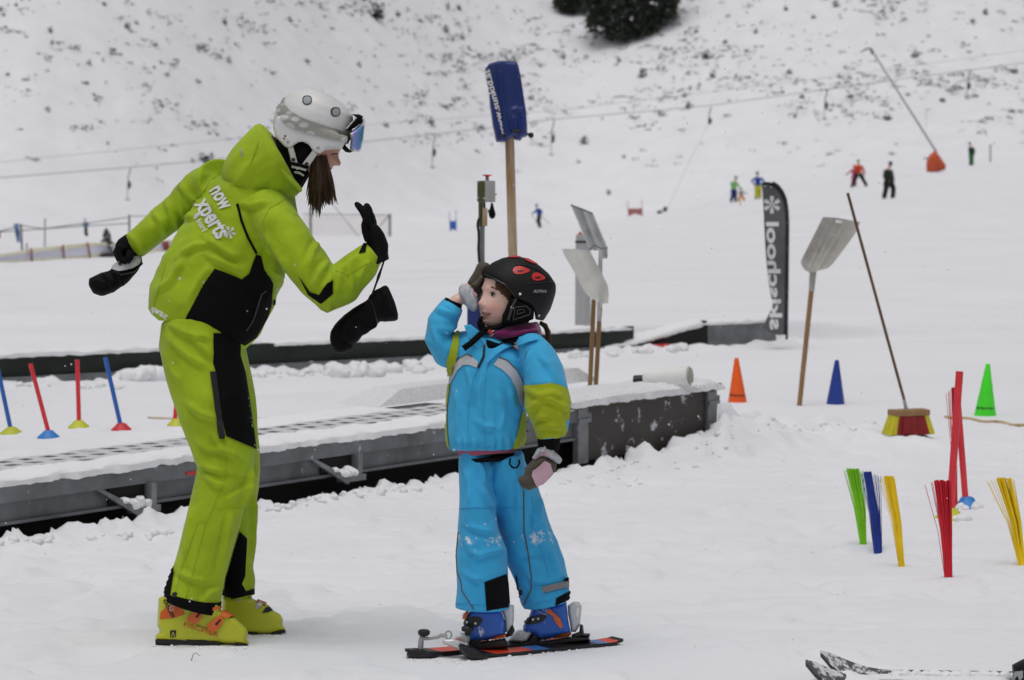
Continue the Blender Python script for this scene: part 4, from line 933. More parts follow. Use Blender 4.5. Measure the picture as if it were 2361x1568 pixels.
nb = add(head_vf(), loft(S(zk, [(850, 900, 230, .05, .02), (800, 1100, 200, .05, .02), (770, 1330, 140, .042, .02)]), YG), loft(slim(S(z3, tor), .76, .76), YG), loft(slim(S(z3, aL), .62, .62), YG), loft(slim(S(z3, aR), .68, .68), YG),
    loft(S(z3, [(340, 430, 48, .03, -.01), (375, 395, 42, .026, -.01), (420, 370, 40, .026, .0), (455, 310, 34, .02, .03), (500, 230, 26, .015, .05)]), YG), loft(S(z3, [(985, 1270, 52, .034, -.14), (960, 1400, 42, .028, -.14), (930, 1480, 36, .02, -.14), (880, 1560, 20, .012, -.14)]), YG),
    loft(slim(S(z4, lR), .7, .7), YG), loft(slim(S(z4, lL), .7, .7), YG), loft(S(zs, [(900, 120, 90, .03, -.06), (900, 300, 90, .03, -.06), (860, 400, 90, .03, -.06), (780, 430, 40, .02, -.06)]), YG), loft(S(zs, [(1600, 100, 90, .03, .07), (1580, 300, 90, .03, .07), (1480, 400, 80, .03, .07)]), YG))
bme = remesh(nb, .0031, 2); KB = bvh_of(bme)
kb = link('body', bme, kid, M['skin_kid'])
nt = M['skin_kid'].node_tree; bs = nt.nodes['Principled BSDF']; src = bs.inputs['Base Color'].links[0].from_socket     # cold-flushed cheeks and nose
for c_, r_ in ((hp(.062, .036, -.028), .032), (hp(.062, -.036, -.028), .032), (hp(.092, 0, -.018), .016)):
    tc = nt.nodes.new('ShaderNodeTexCoord'); vm = nt.nodes.new('ShaderNodeVectorMath'); vm.operation = 'DISTANCE'; vm.inputs[1].default_value = c_; nt.links.new(tc.outputs['Object'], vm.inputs[0])
    src = mix(nt, ramp(nt, vm.outputs['Value'], .0, r_, (.62, .62, .62), (0, 0, 0)).outputs[0], src, (.68, .24, .20))
nt.links.new(src, bs.inputs['Base Color'])
for sgn in (1, -1):
    ec = hp(.0595, .029*sgn, .011); ey = obj('eye', ball(ec, .0104, 16, (1, 1, .60)), M['white_eye'], kb)
    dr = (RP @ (Fd*.93 + Ld*(.05) + Vector((0, 0, .12)))).normalized()
    obj('iris', ball(ec + dr*.0058, .0064, 14, (1, 1, .82)), M['iris'], ey)
    obj('eyelid', tube([hp(.0595 + .0128*math.cos(a*.8)*.92, .029*sgn + .0125*math.sin(a), .011 + .0062*math.cos(a)**.6) for a in np.linspace(-1.35, 1.35, 9)], [.001, .002, .0026, .003, .003, .003, .0026, .002, .001], 6), M['hair'], kb)
    obj('eyebrow', tube([hp(.074 - .006*abs(a)**2 + .001, .029*sgn + .017*a, .030 + .004*(1-a*a)) for a in np.linspace(-1, 1, 7)], [.0008, .0018, .0022, .0024, .0022, .0018, .0008], 6), M['hair_kid'], kb)
patch('mouth', zk([(340, 885), (372, 908), (412, 915), (482, 916), (455, 950), (408, 962), (365, 952), (350, 925)]), KB, M['cheek'], kb, .0012, 1.5, YG)
patch('teeth', zk([(360, 914), (410, 921), (455, 924), (430, 938), (400, 943), (370, 936)]), KB, M['white_eye'], kb, .002, 1.5, YG)
# jacket
kj = remesh(add(loft(S(z3, tor), YG, 36, 2.2), loft(S(z3, aL), YG), loft(S(z3, aR), YG)), .0056, 5)
pe = W(*z3(960, 1130), YG); pe2 = W(*z3(250, 640), YG); ph = W(*z3(560, 1380), YG)
wrinkle(kj, 0, (11, 11, 11), 21.0, .6, lambda v: .0042 + .007*np.exp(-((v[:, 0]-pe.x)**2+(v[:, 2]-pe.z)**2)/.006) + .006*np.exp(-((v[:, 0]-pe2.x)**2+(v[:, 2]-pe2.z)**2)/.006) + .004*np.exp(-((v[:, 2]-ph.z)/.02)**2)); folds(kj, [z3(q) for q in ([(820, 985), (900, 1030), (990, 1015), (1065, 1050)], [(845, 1135), (925, 1055), (1010, 1050)], [(950, 1045), (1040, 1085), (1095, 1120)], [(1070, 1200), (1055, 1130), (1085, 1075)], [(865, 1205), (915, 1165), (970, 1175)], [(420, 830), (452, 950), (440, 1100)], [(700, 960), (722, 1080), (765, 1170)], [(240, 590), (325, 605), (400, 560)], [(225, 465), (300, 485), (390, 505)], [(195, 555), (235, 680), (300, 770)], [(840, 715), (822, 800), (812, 900)], [(880, 1240), (960, 1220), (1060, 1240)], [(900, 760), (960, 830), (1010, 930)], [(520, 880), (500, 1000), (515, 1150)], [(620, 1000), (660, 1120), (650, 1250)], [(340, 960), (370, 1100), (350, 1250)], [(480, 1180), (540, 1230), (640, 1240)])] + [(z3([(x, 1290), (x+8, 1340), (x+2, 1372)]), .7, 7) for x in (370, 415, 470, 520, 590, 640, 690, 740)], .0105, 10); K = bvh_of(kj)
kjo = link('jacket', kj, kid, M['cyan'])
P3 = lambda nm, q, mt_, off=.003, rnd=0: patch(nm, z3(q), K, M[mt_], kjo, off, 3, YG, rnd)
P3('chest_band', [(362, 795), (400, 762), (440, 748), (470, 762), (512, 797), (503, 836), (450, 818), (415, 818), (380, 850), (350, 910), (324, 955), (326, 890), (340, 820)], 'pale_cloth')
P3('chest_band', [(612, 815), (645, 768), (700, 790), (760, 850), (797, 920), (807, 980), (797, 1085), (775, 1062), (760, 980), (720, 900), (670, 850)], 'pale_cloth')
for q in ([(330, 850), (355, 795), (440, 748), (475, 765)], [(645, 768), (700, 788), (762, 850), (800, 925)]): stroke('piping', z3(q), 2.6, K, M['grey_trim'], kjo, .0035, YG)
P3('side_panel', [(800, 1105), (832, 1180), (838, 1250), (803, 1432), (720, 1412), (760, 1280), (785, 1160)], 'lime_kid')
P3('side_panel', [(318, 940), (332, 935), (312, 1100), (312, 1250), (328, 1370), (345, 1392), (310, 1340), (295, 1180), (303, 1050)], 'lime_kid')
P3('sleeve_stripe', [(372, 600), (388, 596), (374, 735), (350, 880), (320, 896), (303, 866), (314, 760), (340, 662), (338, 625)], 'lime_kid', .006)
P3('sleeve_panel', [(805, 950), (900, 945), (990, 935), (1050, 950), (1092, 975), (1118, 1080), (1115, 1150), (1078, 1190), (1094, 1280), (1050, 1302), (1000, 1288), (905, 1300), (870, 1200), (822, 1100), (806, 1050)], 'lime_kid')
P3('pocket_panel', [(822, 1270), (878, 1255), (902, 1330), (862, 1442), (805, 1438)], 'pale_cloth')
P3('cord_stop', [(815, 1350), (840, 1325), (868, 1350), (842, 1382)], 'black_pl', .006, 2); P3('cord_stop', [(822, 1250), (840, 1222), (880, 1235), (872, 1258)], 'black_pl', .008, 1)
P3('collar', [(740, 652), (850, 632), (902, 650), (880, 672), (800, 692), (700, 715), (640, 745), (575, 805), (555, 800), (590, 735), (680, 682)], 'cyan', .011)
obj('collar_flap', inflate(z3([(418, 556), (462, 552), (512, 592), (545, 690), (552, 745), (520, 735), (480, 690), (450, 650), (432, 600)]), YG-.10, .006, 3, 2.5), M['cyan'], kjo)
stroke('zip', z3([(552, 690), (548, 760), (512, 838)]), 5, K, M['black_pl'], kjo, .004, YG)
for q in ([(600, 740), (565, 860), (545, 1100), (553, 1392)], [(530, 800), (470, 920), (445, 1100), (440, 1370)], [(820, 800), (806, 950)], [(300, 430), (340, 460), (400, 490)], [(345, 1330), (500, 1352), (700, 1372)], [(870, 660), (820, 760), (810, 840)]): stroke('seam', z3(q), 1.8, K, M['cyan'], kjo, .001, YG)
obj('cuff', loft(S(z3, [(975, 1270, 78, .05, -.14), (972, 1340, 72, .046, -.14), (968, 1375, 66, .04, -.14)]), YG), M['black_cloth'], kjo)
obj('cuff', loft(S(z3, [(338, 432, 68, .046, -.01), (352, 398, 60, .04, -.01)]), YG), M['black_cloth'], kjo)
ul = obj('undershirt', loft(S(z3, [(565, 1300, 205, .115, -.012), (565, 1380, 188, .112, -.014), (568, 1412, 180, .112, -.016)]), YG, 36), M['rose_cloth'], kid)
obj('hem', loft(S(z3, [(568, 1404, 183, .115, -.016), (570, 1430, 178, .112, -.016)]), YG, 36), M['black_cloth'], ul)
# trousers
kt = remesh(add(loft(S(z4, lR), YG, 30, 2.15), loft(S(z4, lL), YG, 30, 2.15)), .0056, 5); kn = W(*z4(700, 700), YG)
wrinkle(kt, 0, (12, 12, 8), 31.0, .6, lambda v: .0042 + .005*np.exp(-((v[:, 2]-kn.z)/.10)**2)); folds(kt, [z4(q) for q in ([(690, 60), (720, 150), (738, 260)], [(755, 100), (748, 300), (752, 450)], [(550, 515), (640, 545), (745, 560)], [(1000, 410), (1062, 500), (1095, 650)], [(1062, 290), (1032, 420), (1010, 530)], [(590, 745), (700, 700), (810, 680)], [(890, 730), (1000, 695), (1095, 690)], [(610, 55), (650, 120), (655, 220)], [(530, 100), (560, 220), (550, 360)], [(870, 120), (900, 260), (890, 400)], [(1100, 660), (1150, 760), (1180, 870)], [(520, 830), (600, 880), (660, 890)], [(960, 830), (1000, 900), (1080, 900)], [(540, 600), (560, 680), (640, 720)], [(640, 240), (690, 330), (735, 380)])], .0105, 10); KT = bvh_of(kt)
kto = link('trousers', kt, kid, M['cyan2'])
P4 = lambda nm, q, mt_, off=.003, rnd=0, Yr=YG: patch(nm, z4(q), KT, M[mt_], kto, off, 3, Yr, rnd)
P4('ankle_patch', [(675, 890), (825, 834), (838, 900), (849, 1062), (690, 1088)], 'black_cloth')
P4('ankle_patch', [(893, 835), (905, 850), (925, 1000), (912, 985)], 'black_cloth'); P4('hem_patch', [(1170, 1002), (1264, 950), (1270, 1005), (1165, 1052)], 'black_cloth')
P4('reflector', [(1072, 922), (1250, 880), (1256, 925), (1080, 962)], 'reflect', .004); P4('tab', [(1246, 860), (1260, 858), (1262, 890), (1250, 895)], 'black_cloth', .005)
for q, m_, w_ in (([(945, 250), (950, 540), (980, 700), (1000, 850), (1000, 940), (950, 1048)], 'grey_trim', 3.2), ([(498, 545), (483, 700), (490, 830), (515, 880), (522, 950), (604, 1078)], 'grey_trim', 3), ([(1005, 300), (1010, 520), (1075, 690), (1125, 860)], 'cyan2', 2), ([(505, 380), (620, 372), (740, 382)], 'cyan2', 2), ([(755, 385), (850, 375), (945, 385)], 'cyan2', 2), ([(1068, 905), (1255, 860)], 'cyan2', 2.4), ([(1080, 975), (1258, 935)], 'cyan2', 2.4), ([(485, 1035), (690, 1040)], 'cyan2', 2), ([(935, 1010), (1060, 1030), (1165, 1010)], 'cyan2', 2)):
    stroke('piping' if m_ == 'grey_trim' else 'seam', z4(q), w_, KT, M[m_], kto, .0015, YG)
obj('drawcord', tube([W(*z4(a, b), YG-.13) for a, b in ((855, 35), (850, 75), (870, 98), (900, 100), (918, 70), (915, 45))], .003, 6), M['black_cloth'], kjo)
# mittens on the hands
gm = remesh(add(inflate(z4([(955, 100), (1010, 40), (1050, 22), (1120, 22), (1178, 60), (1172, 120), (1120, 182), (1042, 236), (985, 258), (930, 236), (907, 190), (913, 162), (950, 150)]), YG-.15, .034, 17, 2.5), inflate(z4([(1015, 60), (1070, 30), (1110, 35), (1085, 70), (1020, 105), (990, 100)]), YG-.185, .014, 6, 2.2)), .0036, 4)
gmo = link('mitten', gm, kid, M['olive']); patch('palm', z4([(1090, 50), (1132, 75), (1147, 130), (1102, 190), (1045, 236), (1030, 216), (1004, 155), (1010, 118)]), bvh_of(gm), M['pink_cloth'], gmo, .003, 2.5, YG-.15)
cf = remesh(inflate(z3([(862, 1425), (898, 1362), (950, 1338), (1000, 1368), (1062, 1432), (1042, 1468), (990, 1438), (930, 1412), (888, 1445)]), YG-.15, .04, 12, 2.5), .0036, 3); wrinkle(cf, .003, (40, 40, 25), 5); folds(cf, [z3(q) for q in ([(890, 1430), (905, 1400), (925, 1360)], [(930, 1400), (945, 1375), (960, 1345)], [(985, 1420), (1000, 1395), (1010, 1375)], [(1025, 1450), (1035, 1425), (1045, 1420)])], .006, 4)
cfo = link('cuff', cf, gmo, M['pale_cloth']); patch('cuff_lining', z3([(880, 1420), (910, 1392), (960, 1385), (985, 1405), (930, 1408), (895, 1432)]), bvh_of(cf), M['pink_cloth'], gmo, .003, 2.5, YG-.15)
gm = remesh(add(inflate(zk([(280, 190), (350, 163), (440, 185), (470, 230), (420, 320), (375, 430), (350, 600), (300, 722), (268, 690), (220, 600), (170, 530), (118, 482), (190, 370), (240, 270)]), YG+.03, .034, 14, 2.5), inflate(zk([(170, 500), (260, 460), (350, 350), (370, 400), (290, 520), (230, 560)]), YG-.012, .016, 6, 2.2)), .0036, 4); wrinkle(gm, .003, (20, 20, 20), 2)
gmo = link('mitten', gm, kid, M['olive'])
cf = remesh(inflate(zk([(0, 560), (30, 500), (100, 488), (180, 550), (258, 640), (275, 700), (272, 765), (292, 850), (220, 900), (150, 852), (80, 800), (55, 725), (-5, 660)]), YG-.015, .040, 13, 2.5), .0036, 3); wrinkle(cf, .003, (35, 35, 35), 7); folds(cf, [zk(q) for q in ([(60, 520), (70, 640), (130, 800)], [(110, 500), (140, 640), (190, 840)], [(170, 560), (200, 680), (240, 860)], [(20, 560), (40, 650), (70, 720)])], .006, 4.5)
link('cuff', cf, gmo, M['pale_cloth']); patch('palm', zk([(190, 560), (255, 630), (275, 690), (250, 690), (205, 620)]), bvh_of(cf), M['pink_cloth'], gmo, .003, 2, YG)
# helmet
ho = zk([(350, 312), (370, 275), (400, 248), (500, 170), (650, 102), (820, 76), (1000, 108), (1180, 208), (1330, 338), (1432, 490), (1434, 600), (1412, 690), (1354, 862), (1250, 1032), (1130, 1012), (1108, 880), (1060, 800), (900, 722), (830, 680), (775, 600), (680, 512), (500, 420), (352, 392)])
hk = remesh(inflate(ho, YG+.008, .108, 78, 3, (13, 14, 15, 16, 17, 18, 19, 20, 21)), .0042, 7); KH = bvh_of(hk)
hko = link('helmet', hk, kid, M['black_shell'])
def PH(nm, q, mt_, off=.002, rnd=1, par=None): return patch(nm, zk(q), KH, M[mt_], par or hko, off, 2, YG, rnd)
for q, c in (([(790, 292), (825, 240), (900, 228), (980, 255), (1064, 296), (980, 337), (880, 354), (815, 338)], (905, 308)), ([(1066, 378), (1095, 330), (1150, 322), (1220, 355), (1286, 405), (1210, 442), (1130, 448), (1085, 424)], (1160, 405))):
    v_ = PH('vent', q, 'red_pl', .002); PH('vent_slot', [(c[0]-62, c[1]+6), (c[0]-20, c[1]-14), (c[0]+50, c[1]-16), (c[0]+20, c[1]+10)], 'black_pl', .004, 1, v_)
PH('vent', [(955, 122), (1050, 122), (1120, 158), (1190, 215), (1100, 198), (1000, 162)], 'red_pl', .003); PH('vent', [(712, 102), (780, 78), (900, 82), (935, 104), (800, 114)], 'red_pl', .003)
lettering('lettering', 'ALPINA', zk(1092, 614), (190*zk.k, 0), (14*zk.k, -58*zk.k), KH, M['grey_txt'], hko, .003, YG, .02)
for cx, cy in ((903, 638), (1178, 955)): obj('rivet', ball(cast(KH, *zk(cx, cy), YG, 0), .0042, 10, (1, .6, 1)), M['white_pl'], hko)
for q in ([(352, 330), (500, 400), (690, 500), (790, 610), (840, 680)], [(830, 210), (1000, 220), (1180, 290), (1340, 430)], [(1000, 490), (1200, 480), (1390, 460)]): stroke('ridge', zk(q), 3.5, KH, M['black_pl'], hko, .001, YG)
ep = remesh(inflate(zk([(640, 950), (700, 820), (775, 640), (850, 690), (1060, 800), (1115, 880), (1105, 1010), (900, 1085), (720, 1110), (625, 1090)]), YG-.075, .026, 12, 2.5), .004, 4); EB = bvh_of(ep)
epo = link('ear_pad', ep, hko, M['black_cloth'])
for q in ([(830, 830), (990, 820), (1050, 880), (1040, 940), (800, 1020), (830, 830)], [(870, 870), (960, 865), (970, 900), (850, 940), (870, 870)]): stroke('rib', zk(q), 3, EB, M['dark_pl'], epo, .002, YG-.1)
stroke('strap', zk([(850, 700), (800, 800), (730, 1020)]), 6, EB, M['dark_pl'], epo, .003, YG-.1)
obj('button', ball(cast(EB, *zk(787, 838), YG-.1, .003), .0055, 10, (1, .6, 1)), M['steel'], epo)
obj('chin_strap', add(inflate(zk([(265, 1060), (290, 990), (345, 955), (352, 1040), (395, 1105), (450, 1125), (560, 1090), (640, 1050), (700, 1100), (640, 1150), (450, 1185), (345, 1215), (290, 1160)]), YG-.055, .035, 8, 2.5), tube([W(*zk(a, b), YG-.11) for a, b in ((380, 1180), (300, 1250), (180, 1360), (70, 1440))], [.009, .009, .009, .0095], 8, True, .35)), M['black_cloth'], hko)
obj('clip', add(inflate(zk([(428, 1168), (470, 1158), (512, 1210), (480, 1240), (440, 1205)]), YG-.105, .008, 3, 2), ), M['red_pl'], hko)
sf = remesh(add(inflate(zk([(540, 1170), (760, 1120), (900, 1088), (1150, 1045), (1205, 1130), (1224, 1262), (1150, 1300), (850, 1300), (560, 1350), (390, 1285), (470, 1200)]), YG, .098, 22, 2.5)), .005, 5); wrinkle(sf, .004, (8, 8, 22), 6); folds(sf, [zk(q) for q in ([(560, 1215), (760, 1165), (950, 1120), (1190, 1095)], [(600, 1300), (850, 1235), (1080, 1200), (1215, 1200)], [(480, 1260), (640, 1235), (820, 1190)])], .012, 6)
sfo = link('neck_warmer', sf, kid, M['purple']); patch('pink_edge', zk([(370, 1262), (430, 1258), (480, 1235), (530, 1215), (520, 1240), (430, 1282)]), bvh_of(sf), M['pink_cloth'], sfo, .004, 2, YG)
obj('inner_collar', add(inflate(zk([(385, 1285), (450, 1300), (600, 1345), (800, 1290), (1000, 1232), (1040, 1290), (900, 1330), (700, 1385), (560, 1450), (470, 1565), (395, 1540), (375, 1400)]), YG-.045, .065, 10, 2.5)), M['black_cloth'], kjo)
hv = []; random.seed(5)
for i in range(90):
    t = random.random(); q = random.random()
    c = [(1190+20*q, 1045+30*t), (1255+30*q, 1085+40*t), (1310+30*q-20*t, 1190+20*t), (1290+50*q, 1300), (1275+90*q, 1390+70*random.random())]
    hv.append(tube([W(*zk(a+random.gauss(0, 4), b), YG+.03+.03*t) for a, b in c], [.003, .0035, .0035, .003, .0008], 4, False))
obj('hair', add(*hv), M['hair_kid'], kid)
hb = []
for i in range(46):
    t = random.random(); x0, y0 = 560+210*t, 440+170*t
    hb.append(tube([cast(KB, *zk(x0 - 10, y0-20), YG, .004), cast(KB, *zk(x0+random.gauss(12, 12), y0+70+60*random.random()), YG, .005), cast(KB, *zk(x0+30*random.random()+25*t, y0+120+110*random.random()*t), YG, .003)], [.004, .0035, .0008], 4, False))
obj('hair', add(*hb), M['hair_kid'], kid)
# boots
for q, Yb, sg in (([(760, 150), (1065, 150), (1112, 300), (1112, 440), (950, 475), (850, 490), (730, 490), (690, 400), (668, 310), (690, 215)], YG-.06, 0), ([(1390, 130), (1640, 90), (1755, 60), (1772, 250), (1802, 400), (1800, 425), (1620, 455), (1470, 478), (1420, 430), (1292, 392), (1298, 322), (1355, 240)], YG+.07, 1)):
    bm_ = remesh(inflate(zs(q), Yb, .046, 12, 2.2), .0032, 4); bt = link('ski_boot', bm_, kid, M['blue_boot']); b_ = bvh_of(bm_)
    if sg == 0:
        patch('tongue', zs([(680, 290), (740, 225), (865, 240), (868, 280), (820, 340), (690, 325)]), b_, M['black_pl'], bt, .005, 2, Yb, 1); patch('buckle', zs([(672, 262), (700, 205), (742, 175), (748, 190), (712, 265)]), b_, M['orange_pl'], bt, .009, 2, Yb)
        patch('sole', zs([(840, 480), (935, 462), (940, 490), (845, 503)]), b_, M['orange_pl'], bt, .004, 2, Yb); patch('sole', zs([(960, 455), (1030, 425), (1110, 410), (1112, 445), (970, 470)]), b_, M['orange_pl'], bt, .004, 2, Yb)
        sp_ = ((715, 290), (795, 300))
    else:
        patch('tongue', zs([(1308, 315), (1350, 245), (1490, 205), (1560, 215), (1500, 290), (1400, 310)]), b_, M['black_pl'], bt, .005, 2, Yb, 1)
        patch('buckle', zs([(1535, 180), (1580, 150), (1620, 185), (1690, 250), (1716, 335), (1690, 350), (1640, 290), (1610, 225)]), b_, M['orange_pl'], bt, .009, 2, Yb)
        patch('sole', zs([(1465, 470), (1580, 450), (1585, 472), (1470, 490)]), b_, M['orange_pl'], bt, .004, 2, Yb); patch('sole', zs([(1615, 440), (1720, 400), (1800, 395), (1802, 428), (1630, 458)]), b_, M['orange_pl'], bt, .004, 2, Yb)
        stroke('wire', zs([(1430, 165), (1480, 185), (1545, 215)]), 2, b_, M['steel'], bt, .006, Yb); sp_ = ((1405, 262), (1455, 250))
    for s_ in sp_: obj('rivet', ball(cast(b_, *zs(*s_), Yb, .005), .004, 8), M['white_pl'], bt)
    for k_ in range(2): pass
# skis
def ski(name, label, tip, tail, width, mats, bands, tiph=.012, th=.009, group=None, tiplen=.15, roll=0, zup=.002):
    t, e = Vector(tip), Vector(tail); d = e-t; L = d.length; d.normalize(); sd_ = Vector((d.y, -d.x, 0)).normalized(); upv = d.cross(sd_); upv = -upv if upv.z < 0 else upv
    R_ = Matrix.Rotation(roll, 3, d); sd_ = R_ @ sd_; upv = R_ @ upv
    r = thing(name, label, 'ski', t.lerp(e, .5), group); N = 60; V = []; Fc = []; mi = []
    for i in range(N+1):
        s = L*i/N; q = s/tiplen
        wd = width/2*(min(1, math.sqrt(max(.02, 1-(1-min(1, q*1.6))**2)))*(1.12-.12*min(1, s/(L*.4)))) * (1 if s < L*.96 else .8)
        zz = zup + (tiph*(1-q)**2 if q < 1 else 0) + (.007*((s-L*.9)/(L*.1))**2 if s > L*.9 else 0)
        c = t + d*s + upv*zz
        V += [c - sd_*wd, c + sd_*wd, c + sd_*wd + upv*th, c - sd_*wd + upv*th]
    for i in range(N):
        a, b = i*4, i*4+4
        for k in range(4): Fc.append((a+k, a+(k+1) % 4, b+(k+1) % 4, b+k)); mi.append(next(j for lim, j in bands if (i+.5)/N <= lim) if k == 2 else 0)
    Fc += [(3, 2, 1, 0), (N*4, N*4+1, N*4+2, N*4+3)]; mi += [0, 0]
    o = obj('board', (V, Fc), [M[m] if isinstance(m, str) else m for m in mats], r, True, 30); o.data.polygons.foreach_set('material_index', mi)
    return r
SB = ((.16, 0), (.42, 1), (.52, 2), (.83, 0), (.90, 2), (.97, 1), (1, 0))
M['ski_red'] = varied('ski_red', (.75, .06, .02), .35, .05); M['ski_blue'] = varied('ski_blue', (.06, .20, .55), .35, .05)
t1, e1 = G(1062, 1522), G(1424, 1484); t2, e2 = G(936, 1520), G(936, 1520) + (e1-t1)
for v in (t1, e1, t2, e2): v.z = .001
s1 = ski('ski', "child's short ski nearer the camera, black tip with red and blue bands", t1, e1, .078, ['black_pl', 'ski_red', 'ski_blue'], SB, group="child's pair of short skis")
s2 = ski('ski', "child's short ski farther from the camera, its black tip carrying a clamp post", t2, e2, .078, ['black_pl', 'ski_red', 'ski_blue'], SB, group="child's pair of short skis")
for root, Yb, toe, bas, heel, hb_ in ((s1, YG+.07, [(1140, 490), (1170, 430), (1240, 375), (1380, 368), (1404, 400), (1340, 492), (1280, 508), (1190, 503)], [(1130, 592), (1150, 500), (1340, 490), (1400, 400), (1460, 408), (1470, 492), (1620, 470), (1800, 440), (1990, 440), (2010, 490), (1700, 535), (1400, 585), (1250, 592)], [(1768, 115), (1830, 72), (1890, 78), (1917, 120), (1905, 260), (1892, 330), (1852, 395), (1802, 392), (1790, 300), (1770, 200)], [(1805, 420), (1888, 390), (1898, 308), (1928, 318), (1942, 408), (2003, 408), (2003, 442), (1820, 475)]),
                              (s2, YG-.06, [(570, 472), (590, 420), (640, 392), (700, 415), (785, 400), (775, 440), (722, 532), (600, 482)], [(720, 535), (790, 410), (840, 430), (850, 502), (1110, 455), (1150, 560), (800, 592)], [(1066, 150), (1160, 102), (1200, 112), (1203, 250), (1192, 320), (1150, 402), (1110, 392), (1100, 250)], [(1105, 425), (1150, 380), (1188, 310), (1212, 380), (1180, 432), (1120, 455)])):
    bd = obj('binding', inflate(zs(bas), Yb, .032, 5, 2.2), M['black_pl'], root)
    tp = obj('toe_piece', inflate(zs(toe), Yb, .034, 9, 2.2), M['white_pl'], bd); hp_ = obj('heel_lever', inflate(zs(heel), Yb, .020, 9, 2.2), M['clear_pl'], bd); obj('heel_base', inflate(zs(hb_), Yb, .028, 6, 2.2), M['black_pl'], bd)
    q = [(x, y) for x, y in toe]; cxx = sum(x for x, _ in q)/len(q); cyy = sum(y for _, y in q)/len(q)
    patch('adjuster', zs([(cxx+(x-cxx)*.5, cyy-14+(y-cyy)*.45) for x, y in toe]), bvh_of(mk(*inflate(zs(toe), Yb, .034, 9, 2.2))), M['clear_pl'], bd, .002, 2, Yb)
    patch('lever_gap', zs([(heel[1][0]+30, heel[1][1]+70), (heel[1][0]+58, heel[1][1]+60), (heel[1][0]+50, heel[1][1]+170), (heel[1][0]+25, heel[1][1]+150)]), bvh_of(mk(*inflate(zs(heel), Yb, .020, 9, 2.2))), M['white_pl'], bd, .001, 2, Yb, 1)
for root, Yb, q in ((s1, 8.45, [(612, 535), (640, 512), (740, 545), (835, 585), (870, 612), (935, 652), (900, 690), (800, 705), (720, 680), (640, 605)]), (s2, 8.51, [(64, 628), (85, 582), (150, 560), (250, 568), (345, 606), (400, 655), (330, 678), (180, 695), (90, 680)])):
    obj('tip_cover', inflate(zs(q), Yb, .038, 8, 2.2), M['black_pl'], root)
tc_ = thing('tip_connector', 'small metal tip connector with two black screw knobs joining the tips of the short skis', 'ski clamp', W(*zs(400, 600), 8.5))
Yc = 8.5
obj('post', tube([W(*zs(212, 625), Yc), W(*zs(222, 480), Yc), W(*zs(238, 465), Yc)], [.0085, .0085, .006], 10), M['steel'], tc_)
obj('knob', lathe([(.001, -.009), (.012, -.009), (.018, -.004), (.018, .006), (.012, .010), (.001, .010)], 20, W(*zs(252, 402), Yc)), M['black_pl'], tc_)
obj('arm', tube([W(*zs(a, b), Yc) for a, b in ((205, 445), (260, 462), (330, 462), (400, 448), (430, 430), (500, 435))], [.006, .006, .0045, .005, .006, .004], 8), M['steel'], tc_)
cr = W(*zs(510, 425), Yc); obj('ring', tube([cr + Vector((math.cos(a)*.0095, 0, math.sin(a)*.012)) for a in np.linspace(0, 2*math.pi, 17)], .0024, 6), M['steel'], tc_)
obj('plate', inflate(zs([(448, 490), (470, 470), (560, 468), (722, 512), (724, 545), (640, 592), (448, 512)]), Yc-.01, .022, 3, 2.2), M['alu'], tc_)
kk = obj('knob', lathe([(.001, -.016), (.008, -.016), (.010, -.004), (.018, -.002), (.019, .008), (.014, .012), (.001, .012)], 20, W(*zs(712, 375), Yc-.01)), M['black_pl'], tc_); obj('stem', tube([W(*zs(700, 425), Yc-.01), W(*zs(695, 500), Yc-.01)], .0035, 8), M['steel'], kk)
# ------------------------------------------------------------ things standing in the snow
z6, z7, z5 = zm(2600, 600, 1.4258), zm(2900, 1300, 1.2543), zm(1900, 700, 1.96)
zl = zm(0, 1000, 1.4256); zp = zm(1760, 200, 2.24); zr = zm(2500, 0, 1.5679); zc = zm(1300, 0, 1.5677); zf = zm(0, 780, 3.3729); za = zm(0, 0, 1.5677)
def pole(p_top, p_bot, wpx, Y, n=12, taper=1.0): return tube([W(*p_bot, Y), W(*p_top, Y)], [wpx/2*mpp(Y), wpx/2*mpp(Y)*taper], n)
# cones
for base, top, hw, nm, mt_, txt in ((z6(236, 1294), z6(230, 1057), 52*z6.k, 'orange', 'cone_o', True), (z6(760, 1305), z6(766, 1068), 51*z6.k, 'deep blue', 'cone_b', False), (z6(1560, 1366), z6(1573, 1087), 60*z6.k, 'bright green', 'cone_g', True)):
    g = G(*base); s = mpp(g.y); H_ = (base[1]-top[1])*s; r = hw*s; r1 = 11*z6.k*s
    lb = {'orange': 'orange training cone in the snow just beside the end of the conveyor', 'deep blue': 'deep blue training cone between the shovel and the broom', 'bright green': 'bright green training cone behind the red slalom tubes'}[nm]
    t = thing('training_cone', lb, 'cone', g, 'slim training cones')
    p = lathe([(r1*.6, H_), (r1, H_-.004), (r*1.03, -.02), (r*.98, -.03)][::-1], 32, g)
    dx = (top[0]-base[0])*s
    p = ([Vector((v.x+dx*(v.z-g.z)/H_, v.y, v.z)) for v in p[0]], p[1])
    c = obj('cone', p, M[mt_], t)
    if txt:
        cb = bvh_of(c.data); a = (base[0]-hw*.78, base[1]-.10*(base[1]-top[1])-3)
        lettering('lettering', 'elk-Sport.com', a, (hw*1.5, 1.5), (.4, -8.5), cb, M['black_txt'], c, .002, g.y, .02)
